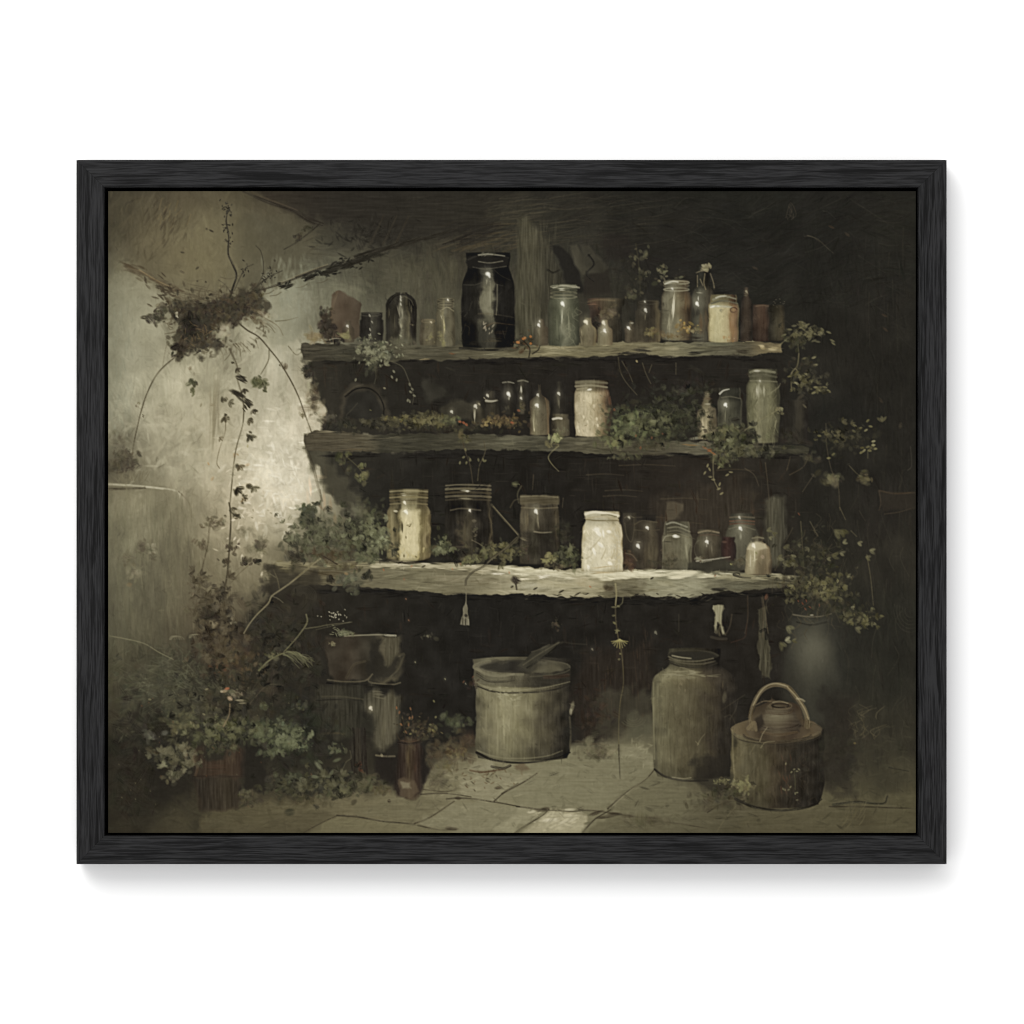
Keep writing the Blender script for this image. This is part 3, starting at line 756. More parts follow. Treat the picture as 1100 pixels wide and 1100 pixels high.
    plank([(326, 465), (345, 462), (400, 467), (440, 466), (480, 465), (540, 467), (600, 469), (650, 469), (690, 475), (760, 474), (800, 478), (850, 478), (868, 481)],
          [(328, 484), (360, 485), (400, 486.5), (440, 485), (480, 483), (540, 483), (600, 485), (650, 488), (700, 490), (760, 488), (810, 489), (850, 488), (868, 487)],
          [(326, (70, 63, 50)), (380, (78, 71, 57)), (398, (80, 74, 59)), (410, (60, 58, 47)), (460, (62, 60, 48)), (500, (70, 67, 54)), (545, (88, 86, 71)), (575, (74, 72, 59)), (620, (82, 78, 63)), (650, (80, 76, 60)), (700, (68, 63, 51)), (730, (84, 80, 66)), (755, (96, 92, 77)), (775, (74, 64, 50)), (820, (56, 55, 44)), (868, (60, 58, 46))], 328, 866)
    for x, y, l, w, c in ((350, 463.5, 34, 2.5, (136, 126, 104)), (420, 470, 40, 2, (84, 80, 64)), (548, 477, 20, 5, (104, 101, 84)), (750, 471, 18, 5, (116, 114, 100)), (742, 478, 22, 3, (128, 100, 66)), (762, 484, 10, 4, (130, 74, 44)), (655, 472, 22, 3, (100, 96, 76)), (380, 483, 40, 2, (96, 84, 64)), (690, 480, 30, 5, (76, 66, 52))):
        for _ in range(4):
            dab(x + rng.normal(0, l * .12), y + rng.normal(0, w * .15), l * rng.uniform(.5, 1), w * rng.uniform(.4, .7), rng.normal(0, .1), np.array(c) + rng.normal(0, 6), .7, h=.6)
    for y0, x0, x1 in ((389, 348, 830), (488, 352, 850)):
        ground()
        for _ in range(70):
            x = rng.uniform(x0, x1)
            dab(x, y0 + (2 if y0 > 400 else -3 * (x > 560)) + rng.normal(0, 1.2), rng.uniform(12, 40), 4, rng.normal(0, .05), (31, 28, 25), .6, own=False)
    motif('shelf_board', 'pale weathered lowest shelf board with a chipped front edge')
    plank([(286, 606), (330, 604), (407, 602.5), (470, 605), (540, 607), (600, 612), (700, 611), (760, 613), (830, 616), (868, 620)],
          [(290, 626), (340, 628), (407, 632), (470, 637), (520, 639), (560, 638), (620, 642), (660, 641), (700, 640), (740, 642), (770, 636), (800, 635), (835, 632), (866, 627)],
          [(286, (84, 78, 60)), (340, (94, 86, 66)), (407, (106, 100, 80)), (450, (118, 112, 89)), (500, (112, 105, 84)), (545, (150, 142, 115)), (600, (158, 150, 122)), (646, (152, 143, 114)), (652, (112, 104, 82)), (690, (114, 108, 87)), (697, (140, 136, 112)), (745, (138, 134, 112)), (775, (98, 95, 78)), (830, (86, 82, 65)), (868, (56, 54, 44))], 290, 862)
    LT = [(290, 606), (330, 605.5), (407, 606), (470, 608), (540, 611), (600, 616.5), (660, 618), (700, 615), (760, 617.5), (830, 620), (850, 621)]
    for x0, x1, c, k in ((300, 400, (140, 130, 100), 40), (395, 540, (176, 166, 136), 90), (540, 700, (206, 198, 164), 150), (640, 780, (214, 206, 172), 130), (770, 850, (146, 138, 110), 50)):
        for _ in range(k):
            x = rng.uniform(x0, x1); y = np.interp(x, [p[0] for p in LT], [p[1] for p in LT])
            dab(x, y + rng.normal(0, 2.1), rng.uniform(8, 28), rng.uniform(1.5, 3.6), .03 + rng.normal(0, .05), np.array(c) + rng.normal(0, 11), rng.uniform(.4, .9), h=.9)
    for x, y, l, w, c in ((570, 630, 40, 9, (152, 146, 122)), (600, 628, 50, 9, (166, 157, 126)), (630, 626, 26, 12, (168, 156, 124)), (655, 631, 14, 15, (84, 74, 56)), (672, 630, 30, 13, (100, 94, 75)), (680, 635, 24, 8, (92, 87, 69)), (690, 626, 12, 10, (122, 116, 96)), (715, 628, 24, 10, (146, 141, 115)), (745, 630, 30, 12, (140, 137, 114)), (790, 629, 36, 6, (96, 94, 78)), (800, 623, 50, 3, (116, 111, 90)), (773, 633, 18, 5, (52, 49, 40)), (660, 637, 40, 6, (98, 92, 72)), (430, 620, 50, 7, (106, 101, 80)), (480, 622, 40, 9, (122, 114, 92)), (350, 616, 60, 6, (90, 80, 60)), (520, 624, 30, 10, (120, 112, 90)), (535, 616, 14, 3, (204, 196, 172)), (583, 619, 12, 3.5, (222, 214, 190)), (562, 622, 18, 3, (214, 204, 172)), (700, 634, 20, 5, (128, 122, 98))):
        for _ in range(8):
            dab(x + rng.normal(0, l * .18), y + rng.normal(0, w * .18), l * rng.uniform(.45, .9), w * rng.uniform(.35, .7), rng.normal(0, .16), np.array(c) + rng.normal(0, 6), .85, h=.6)
    for x, y, l in ((575, 632, 7), (603, 635, 8), (550, 630, 5), (620, 638, 10), (700, 621, 6), (455, 608, 6), (430, 604, 8)):
        dab(x, y, l, 2.6, -.5, (48, 43, 35), .85)
    dab(554, 623, 14, 9, .3, (54, 47, 40), .95); dab(553, 623, 12, 8, 1.2, (58, 50, 42), .9); stroke([(554, 627), (555, 633)], 1.6, (56, 49, 41), .9)
    for x, y in ((634, 630), (768, 618), (547, 615), (442, 608), (495, 606), (486, 611), (412, 612)):
        dab(x, y, 4, 2.4, rng.uniform(0, 3), (172, 96, 62), .65)
    stroke([(788, 617), (797, 620), (806, 620.5)], 2.4, (62, 58, 48), .9, 1.4); ring(791, 617, 3.5, 1.6, 1.1, (62, 58, 48), .9)
    ground()
    for _ in range(120):
        x = rng.uniform(330, 860)
        yb = np.interp(x, [340, 407, 470, 560, 620, 700, 740, 770, 835], [632, 635, 641, 642, 646, 645, 646, 640, 637])
        dab(x, yb + rng.normal(1, 1.4), rng.uniform(10, 34), 4.5, rng.normal(0, .06), (30, 28, 25), .7)
    for _ in range(50):
        x = rng.uniform(560, 800)
        dab(x, rng.uniform(637, 644), rng.uniform(4, 12), 2, rng.normal(0, .4), (72, 68, 54) if rng.random() < .4 else (34, 31, 27), .6)
    poly([(286, 610), (340, 616), (345, 640), (330, 660), (290, 665)], (52, 47, 38), .7, 6, 2.5, own=False, jit=4)
    for r in range(7):                                         # light curls scratched in the dark
        ring(326, 641, 3 + r * 1.8, 4 + r * 1.4, .8, (74, 70, 58), .5, 3.4, 6.6, own=False)


def paint_top_jars():
    motif('leaning_board', 'reddish brown slab leaning behind the smallest jars')
    poly([(357, 318), (364, 312), (387, 328), (387, 362), (352, 368), (354, 335)], lambda X, Y: grad([(0, (86, 70, 56)), (.3, (82, 66, 54)), (1, (72, 59, 48))], (X - 355) / 32), .95, 2, .8, jit=5)
    stroke([(362, 314), (357, 332), (353, 360)], 3, (98, 80, 63), .6, 2)
    leaves(349, 346, 7, 16, 70, [(54, 48, 38), (66, 56, 45), (46, 41, 34)], 7, .8); leaves(353, 355, 6, 10, 40, [(48, 42, 34), (60, 52, 42)], 7, .8)
    ground()
    leaves(336, 362, 6, 6, 30, [(122, 106, 78), (136, 118, 86)], 8, .6); stroke([(343, 360), (350, 368)], 1.6, (120, 100, 74), .6)
    motif('bottle', 'tiny bottle with a pale yellow bloom before the leaning slab')
    vessel(374, 345, 368, 6.5, 'vial', [(-1, (62, 54, 44)), (0, (84, 74, 58)), (1, (66, 57, 46))], .8)
    spark(373, 350, 1.8, (206, 204, 196)); veil(374.5, 356, 9, 2, 1.5, (150, 140, 116), .5)
    leaves(371, 361, 5, 3, 14, [(110, 104, 70), (134, 126, 84)], 5, .85); leaves(362, 366, 6, 2.5, 12, [(40, 37, 31)], 6, .85)
    stroke([(354, 365), (360, 363.5), (366, 364)], 1.2, (166, 160, 142), .75, .7)
    motif('jar', 'squat dark lidded jar with a bright streak down its front')
    vessel(399, 336, 367, 12.4, [(0, .9), (.2, .9), (.24, .84), (.3, .98), (1, 1)], [(-1, (34, 31, 27)), (-.2, (44, 41, 36)), (0, (66, 64, 57)), (.3, (56, 54, 46)), (.7, (36, 33, 29)), (1, (32, 29, 26))], .97, amp=4)
    ring(398, 338, 10.5, 1.6, 1, (92, 90, 78), .5)
    for y, r in ((339, 1.9), (346, 1.6), (354, 1.8), (359, 1.2)):
        dab(398 + rng.normal(0, .6), y, r * 2.6, r * 1.3, 1.4 + rng.normal(0, .4), (166, 164, 154), .8, h=.8)
    motif('jar', 'tall dark dome-topped glass with mottled reflections')
    vessel(431, 315, 371, 16.5, 'dome', [(-1, (38, 35, 30)), (-.55, (56, 52, 42)), (-.2, (52, 48, 40)), (-.02, (112, 110, 96)), (.12, (96, 92, 78)), (.3, (72, 68, 55)), (.5, (84, 78, 60)), (.68, (40, 36, 31)), (1, (38, 34, 29))], .95, ((0, .8), (.3, .85), (.5, 1), (1, 1)), amp=9)
    stroke([(418, 326), (424, 319), (432, 317)], 2, (44, 41, 35), .8); stroke([(432, 316), (440, 319), (445, 325), (447, 331)], 2, (40, 37, 32), .85)
    stroke([(434, 318), (441, 322), (444, 328)], 1, (96, 92, 76), .6)
    for y in (319, 322, 327):
        dab(430 + rng.normal(0, .6), y, 5, 2.2, 1.3, (196, 194, 184), .8, h=.8)
    veil(430, 334, 16, 4, 1.5, (136, 132, 118), .7); veil(431, 350, 8, 3, 1.5, (150, 144, 120), .6); veil(418, 336, 16, 2, 1.5, (96, 90, 70), .5); veil(424, 345, 22, 2, 1.5, (80, 76, 60), .5)
    veil(441, 332, 18, 3, 1.5, (104, 98, 78), .5); veil(443, 349, 4, 5, 0, (108, 98, 74), .6); veil(443, 343, 20, 4, 1.5, (38, 34, 29), .6)
    ground()
    glow(432, 368, 12, 3.5, (88, 86, 70), .75); leaves(432, 367, 14, 3, 40, [(84, 83, 68), (92, 90, 74)], 6, .5)
    motif('jar', 'small brownish jar beside the taller clear one')
    vessel(459.5, 343, 371, 8.8, 'jar', [(-1, (66, 58, 45)), (-.4, (92, 84, 66)), (.2, (102, 94, 74)), (1, (80, 72, 54))], .85, amp=8)
    ring(460, 345, 7, 1.6, 1.2, (112, 98, 74), .6); spark(463, 346, 1.4, (196, 180, 150), .8)
    leaves(461, 362, 6, 6, 18, [(96, 92, 62), (120, 114, 80)], 4, .6)
    motif('jar', 'clear narrow jar half filled with something greenish')
    vessel(478.5, 321, 372, 10.3, 'jar', [(-1, (72, 66, 50)), (-.5, (96, 90, 70)), (-.2, (124, 116, 88)), (0, (104, 100, 84)), (.5, (98, 92, 74)), (1, (66, 60, 46))], .92, ((0, .7), (.16, .8), (.3, 1), (1, 1)), amp=8, edge=(74, 68, 52))
    for y in (322, 326, 329):
        ring(479, y, 8.4, 1.4, 1, (126, 118, 94), .55)
    stroke([(473, 334), (480, 330), (487, 334)], 1.1, (150, 142, 116), .6)
    veil(477, 350, 22, 2, 1.52, (172, 160, 116), .75, 5); veil(475, 340, 8, 2, 1.2, (180, 174, 150), .6, 4)
    spark(481, 322, 1.3, (226, 220, 206)); leaves(475, 362, 4, 8, 24, [(104, 100, 66), (130, 124, 84)], 4, .6)
    motif('jar', 'largest black glass jar standing tallest on the top shelf')
    vessel(524.5, 272, 374, 28.5, [(0, .80), (.03, .84), (.10, .82), (.125, .76), (.18, .80), (.26, .90), (.34, .98), (.42, 1), (.94, 1), (1, .94)],
           [(-1, (30, 28, 25)), (-.5, (36, 34, 29)), (-.36, (54, 51, 44)), (-.24, (100, 98, 83)), (0, (116, 113, 97)), (.15, (106, 104, 88)), (.25, (46, 43, 37)), (.4, (33, 31, 28)), (1, (30, 28, 25))], .97,
           ((0, .42), (.16, .45), (.28, .62), (.36, .95), (.6, 1), (.7, .8), (.76, .55), (1, .5)), amp=5, e=.07, feather=1.6)
    poly([(499, 282), (502, 276), (548, 276), (548, 284), (540, 287), (504, 288)], (33, 31, 28), .9, 2, .8)
    stroke([(503, 279), (512, 275), (524, 273.5), (536, 274), (546, 277)], 2, (66, 63, 55), .4); stroke([(514, 274), (524, 273), (534, 274), (542, 275)], 1.6, (158, 155, 142), .75, 1)
    stroke([(514, 281), (526, 282.5), (540, 280.5)], 1.1, (140, 136, 120), .6); stroke([(508, 287), (522, 289), (544, 286)], 1, (96, 92, 80), .6)
    spark(524, 294.5, 3.4, (238, 238, 230)); veil(523.5, 303, 10, 4, 1.57, (136, 132, 116), .7)
    veil(521, 322, 28, 7, 1.57, (112, 110, 94), .45, 9); veil(526, 320, 34, 5, 1.57, (128, 125, 108), .4, 7); stroke([(534, 306), (534, 324), (533, 338)], 1.3, (118, 114, 96), .7)
    for pts, c, w in (([(498, 306), (510, 306), (522, 303), (540, 307)], (92, 88, 74), .9), ([(514, 337), (526, 337), (540, 339), (552, 341)], (96, 86, 66), 1.3), ([(520, 352), (530, 347), (542, 348), (552, 349)], (104, 84, 62), 1.5), ([(499, 349), (504, 352), (503, 360)], (64, 55, 43), 1), ([(531, 290), (538, 296), (548, 301)], (72, 68, 58), .8), ([(499, 340), (502, 336)], (96, 90, 72), .8), ([(553, 300), (553, 330), (553, 350)], (66, 60, 50), .9)):
        stroke(pts, w * 1.3, c, .42, w * .6)
    for _ in range(10):
        dab(523 + rng.normal(0, 3.5), 352 + rng.normal(0, 3.5), rng.uniform(3, 7), 2, 2.1 + rng.normal(0, .3), (166, 152, 136), .6, h=.8)
    veil(537, 358, 20, 4, 0, (62, 48, 38), .45, 6); veil(530, 366, 26, 4, 0, (70, 62, 46), .5, 6); veil(508, 369, 20, 3, 0, (40, 36, 30), .7, 5)
    for _ in range(26):
        x, y = rng.uniform(500, 550), rng.uniform(300, 366)
        stroke([(x, y), (x + rng.normal(0, 2), y + rng.uniform(3, 12))], .8, (78, 73, 62), rng.uniform(.15, .5), .5)
    ground()
    stroke([(494, 374), (525, 376), (556, 374)], 2.4, (28, 26, 23), .7)
    motif('berry_sprig', 'sprig of orange berries at the foot of the black jar')
    leaves(562, 368, 12, 7, 50, [(46, 42, 32), (58, 50, 36), (84, 60, 40)], 4, .75)
    stroke([(568, 384), (569, 374), (562, 366)], 1.3, (44, 39, 31), .8); stroke([(572, 380), (578, 376), (580, 371)], 1.3, (44, 39, 31), .8)
    for x, y in ((555.5, 367.5), (570, 361.5), (570, 369), (562, 364), (557, 368), (564, 363)):
        dab(x, y, 3.8, 3.4, rng.uniform(0, 3), (186, 98, 46), .9, bris=.2, h=.8)
    motif('bottle', 'tiny clear bottle just left of the green jar')
    vessel(581, 343, 371, 8, 'vial', [(-1, (60, 56, 45)), (-.3, (92, 85, 68)), (.3, (88, 76, 60)), (1, (66, 56, 44))], .85)
    spark(578.5, 349, 2.2); spark(579.5, 345, 1.3, (206, 204, 196), .8); veil(579, 356, 12, 3, 1.57, (126, 118, 100), .6)
    motif('jar', 'tall green glass jar with a bright glint on its shoulder')
    vessel(605.5, 306, 372, 17, 'tall', [(-1, (64, 66, 53)), (-.6, (74, 78, 62)), (-.2, (92, 97, 80)), (-.05, (120, 122, 104)), (.2, (98, 101, 84)), (.55, (82, 86, 70)), (1, (56, 58, 46))], .95, ((0, .8), (.18, .75), (.26, 1), (.7, .95), (1, .85)), amp=6, edge=(58, 58, 46))
    for y, c in ((308, (150, 147, 130)), (312, (84, 82, 66)), (315, (118, 115, 94)), (319, (134, 130, 108))):
        ring(605.5, y, 14, 1.6, 1.2, c, .6)
    stroke([(594, 309), (604, 307), (622, 309)], 1.8, (158, 154, 136), .75); veil(603, 311, 10, 3, 0, (190, 188, 172), .6)
    spark(604, 326, 3, (238, 238, 228)); veil(603.5, 338, 22, 2.4, 1.57, (166, 166, 146), .7, 5); veil(611, 350, 34, 3, 1.5, (132, 132, 112), .35, 6); veil(598, 352, 34, 5, 1.57, (98, 103, 84), .4, 6)
    for _ in range(14):
        x, y = rng.uniform(608, 620), rng.uniform(328, 366)
        stroke([(x, y), (x + rng.normal(0, 3), y + 4), (x + rng.normal(0, 3), y + 8)], .8, (126, 126, 106), .4, .5)
    motif('flower_pot', 'dim terracotta pot behind the small stoppered bottles')
    vessel(651, 321, 368, 20, [(0, 1), (.18, 1), (.2, .9), (1, .8)], [(-1, (66, 50, 42)), (-.6, (96, 70, 56)), (-.2, (88, 74, 58)), (.2, (84, 75, 58)), (.7, (66, 59, 46)), (1, (46, 42, 34))], .85, ((0, 1), (.2, .95), (.3, .75), (.5, .8), (1, .7)), amp=9)
    leaves(640, 350, 6, 14, 30, [(36, 33, 29), (42, 38, 32)], 7, .7); leaves(654, 336, 8, 8, 40, [(84, 74, 58), (104, 92, 70)], 6, .6)
    stroke([(632, 324), (645, 322), (660, 323)], 1.6, (112, 94, 72), .6); veil(637, 326, 12, 4, 0, (120, 84, 66), .5)
    motif('bottle', 'small stoppered bottle with a bright cream cork')
    vessel(631.5, 342, 371.5, 8.8, 'vial', [(-1, (84, 76, 58)), (-.4, (110, 102, 80)), (.2, (106, 96, 76)), (.6, (98, 88, 68)), (1, (112, 96, 66))], .92)
    spark(629, 345.5, 3, (232, 224, 198)); veil(625, 358, 12, 3, 1.4, (140, 130, 104), .6); stroke([(624, 362), (625, 370)], 1.6, (128, 120, 96), .6)
    motif('bottle', 'small pale bottle with a white stopper and white glint')
    vessel(650, 344, 371, 8.2, 'vial', [(-1, (92, 86, 66)), (-.5, (122, 114, 92)), (.2, (124, 114, 90)), (1, (100, 84, 64))], .95)
    spark(648, 346.5, 2.6, (222, 214, 190)); spark(649.3, 355, 2.4)
    motif('bottle', 'tiny dark bottle with a white glint between larger glasses')
    vessel(678, 345, 368, 7, 'vial', [(-1, (68, 58, 46)), (-.4, (86, 76, 60)), (1, (60, 52, 41))], .85)
    spark(675, 352, 2.2); veil(678, 347, 5, 3, 0, (140, 138, 128), .7)
    motif('jar', 'dim brown jar with two white glints left of the large clear jar')
    vessel(696, 323, 368, 14, 'jar', [(-1, (62, 56, 44)), (-.5, (74, 66, 52)), (0, (62, 55, 44)), (.5, (70, 60, 46)), (.85, (104, 90, 64)), (1, (84, 72, 54))], .85, ((0, .7), (.25, .8), (1, 1.05)), amp=7)
    ring(697, 325, 11, 1.8, 1, (82, 78, 66), .5); spark(692.5, 324, 1.3, (190, 188, 178)); spark(693, 333, 2.5, (206, 204, 196)); veil(693, 340, 10, 2, 1.6, (120, 112, 92), .5)
    leaves(698, 357, 7, 6, 30, [(96, 88, 56), (126, 114, 72), (110, 90, 56)], 4.5, .6)
    motif('bottle', 'grey wire-topped bottle behind the cream jar')
    vessel(755, 286, 367, 12.5, [(0, .45), (.06, .55), (.1, .5), (.12, .58), (.26, .58), (.33, .8), (.42, 1), (.95, 1), (1, .9)], [(-1, (60, 58, 49)), (-.5, (88, 87, 75)), (0, (84, 82, 70)), (.5, (66, 60, 48)), (1, (54, 50, 42))], .94, ((0, .55), (.26, .6), (.33, 1), (.5, 1), (.56, .95), (1, .95)), amp=7)
    veil(754, 347, 30, 9, 1.57, (104, 82, 60), .4, 9); veil(748, 336, 14, 6, 1.5, (40, 36, 31), .6, 5)
    leaves(757, 288, 6, 3.5, 20, [(120, 112, 88), (150, 142, 114)], 5, .85)
    for pts in ([(749, 296), (749, 308)], [(757, 294), (756, 304), (758, 311)], [(763, 294), (766, 303), (767, 309)], [(748, 293), (754, 291), (760, 292)], [(752, 300), (755, 307)]):
        stroke(pts, 1.1, (134, 120, 94), .75)
    spark(748.5, 326, 2.7, (240, 238, 228)); veil(750, 315, 7, 3, 0, (148, 146, 134), .5); veil(750, 321, 8, 2, 1.57, (190, 188, 176), .6)
    motif('jar', 'large clear jar with a long bright streak and dried flowers')
    vessel(726.5, 301.5, 366, 16.5, 'tall', [(-1, (82, 78, 64)), (-.6, (108, 104, 88)), (-.3, (116, 112, 94)), (0, (120, 112, 90)), (.3, (104, 92, 70)), (.65, (86, 70, 52)), (1, (56, 46, 36))], .96, ((0, .85), (.17, .85), (.25, 1), (1, 1)), amp=7, edge=(64, 56, 44))
    for y, c in ((303.5, (168, 164, 144)), (307, (98, 94, 78)), (311, (160, 156, 136))):
        ring(726.5, y, 13.6, 1.6, 1.3, c, .65)
    stroke([(714, 305), (722, 302.5), (728, 303)], 1.8, (196, 194, 178), .8); veil(723.5, 330, 30, 4, 1.59, (196, 190, 166), .8, 9); veil(720, 347, 22, 4, 1.6, (160, 154, 130), .6, 6); spark(722, 310, 1.6, (220, 218, 206), .7)
    veil(713, 334, 16, 4, .1, (76, 72, 60), .4, 6); veil(737, 325, 24, 5, 1.5, (104, 78, 54), .45, 6)
    motif('dried_flowers', 'small yellow dried flowers in front of the large clear jar')
    leaves(736, 352, 9, 6, 34, [(74, 62, 42), (120, 94, 52), (150, 122, 66)], 4, .8); leaves(746, 354, 7, 5, 24, [(108, 96, 66), (132, 118, 82)], 4.5, .7)
    for x, y in ((731, 344), (735, 347), (738, 355), (741, 351), (735, 352)):
        dab(x, y, 4, 3, rng.uniform(0, 3), (176, 136, 64), .8)
    leaves(722, 361, 12, 3, 24, [(104, 80, 52), (120, 104, 74)], 5, .6); veil(746, 362, 26, 4, 0, (50, 44, 36), .6, 6)
    motif('jar', 'cream filled jar with a grey lid catching light')
    vessel(777, 317, 368, 16.2, [(0, .78), (.05, .86), (.12, .88), (.17, .86), (.22, .97), (.3, 1), (.95, 1), (1, .95)], [(-1, (150, 138, 96)), (-.75, (176, 164, 116)), (-.4, (182, 172, 126)), (-.1, (180, 168, 122)), (.25, (168, 152, 110)), (.45, (146, 118, 82)), (.62, (140, 104, 74)), (.8, (124, 92, 68)), (1, (84, 64, 48))], .98, ((0, .55), (.14, .6), (.2, .78), (.25, 1), (.8, 1), (1, .9)), amp=7, edge=(110, 96, 68))
    for pts, w, c in (([(766, 322), (777, 318), (790, 321)], 2.2, (128, 128, 114)), ([(764, 326), (776, 323), (792, 326)], 2, (94, 94, 80)), ([(769, 320), (773, 318.5), (780, 318)], 1.5, (186, 184, 168)), ([(763, 329), (772, 329), (786, 330)], 2.8, (150, 150, 132))):
        stroke(pts, w, c, .85, w * .7)
    dab(765.5, 329.5, 8, 3, -.3, (228, 226, 216), .9, h=.9); dab(771, 329, 5, 2.4, 0, (206, 204, 190), .8)
    dab(774.5, 333.5, 5, 4.5, 1, (104, 104, 90), .7); ring(788, 333, 3.4, 2.6, 1.5, (84, 58, 46), .7); veil(786, 352, 26, 4, 1.57, (138, 92, 62), .4, 7); veil(771, 348, 30, 6, 1.57, (190, 180, 136), .4, 7); leaves(782, 363, 8, 3, 14, [(160, 116, 72), (176, 160, 116)], 4, .6)
    motif('bottle', 'slim dark brown bottle standing between the two jars at the end')
    vessel(801.5, 309, 367, 6.5, [(0, .3), (.08, .5), (.16, .5), (.22, .8), (.3, 1), (1, 1)], [(-1, (44, 38, 33)), (-.2, (66, 54, 44)), (.4, (62, 50, 41)), (1, (40, 35, 30))], .92, amp=7)
    spark(801.5, 313, 1.8, (142, 134, 112), .8); veil(801, 317, 6, 3, 0, (104, 98, 80), .5)
    motif('jar', 'reddish brown pot near the right end of the top shelf')
    vessel(818, 327.5, 367, 9.6, 'cyl', [(-1, (58, 44, 36)), (-.3, (86, 63, 50)), (.4, (84, 60, 48)), (1, (50, 42, 35))], .9, ((0, 1), (.6, .9), (1, .7)), amp=8)
    stroke([(812, 329), (819, 328), (826, 329)], 1.5, (104, 84, 68), .6)
    motif('jar', 'murky green-brown glass last on the top shelf')
    vessel(834.5, 328, 366, 8.6, 'cyl', [(-1, (46, 42, 34)), (-.2, (72, 66, 50)), (.5, (82, 72, 53)), (1, (48, 44, 36))], .88, ((0, .7), (.3, .85), (.6, 1.05), (1, .8)), amp=8)
    for _ in range(10):
        dab(rng.uniform(826, 843), rng.uniform(321, 330), 2, 1.2, 0, (104, 98, 84), .5, own=False)


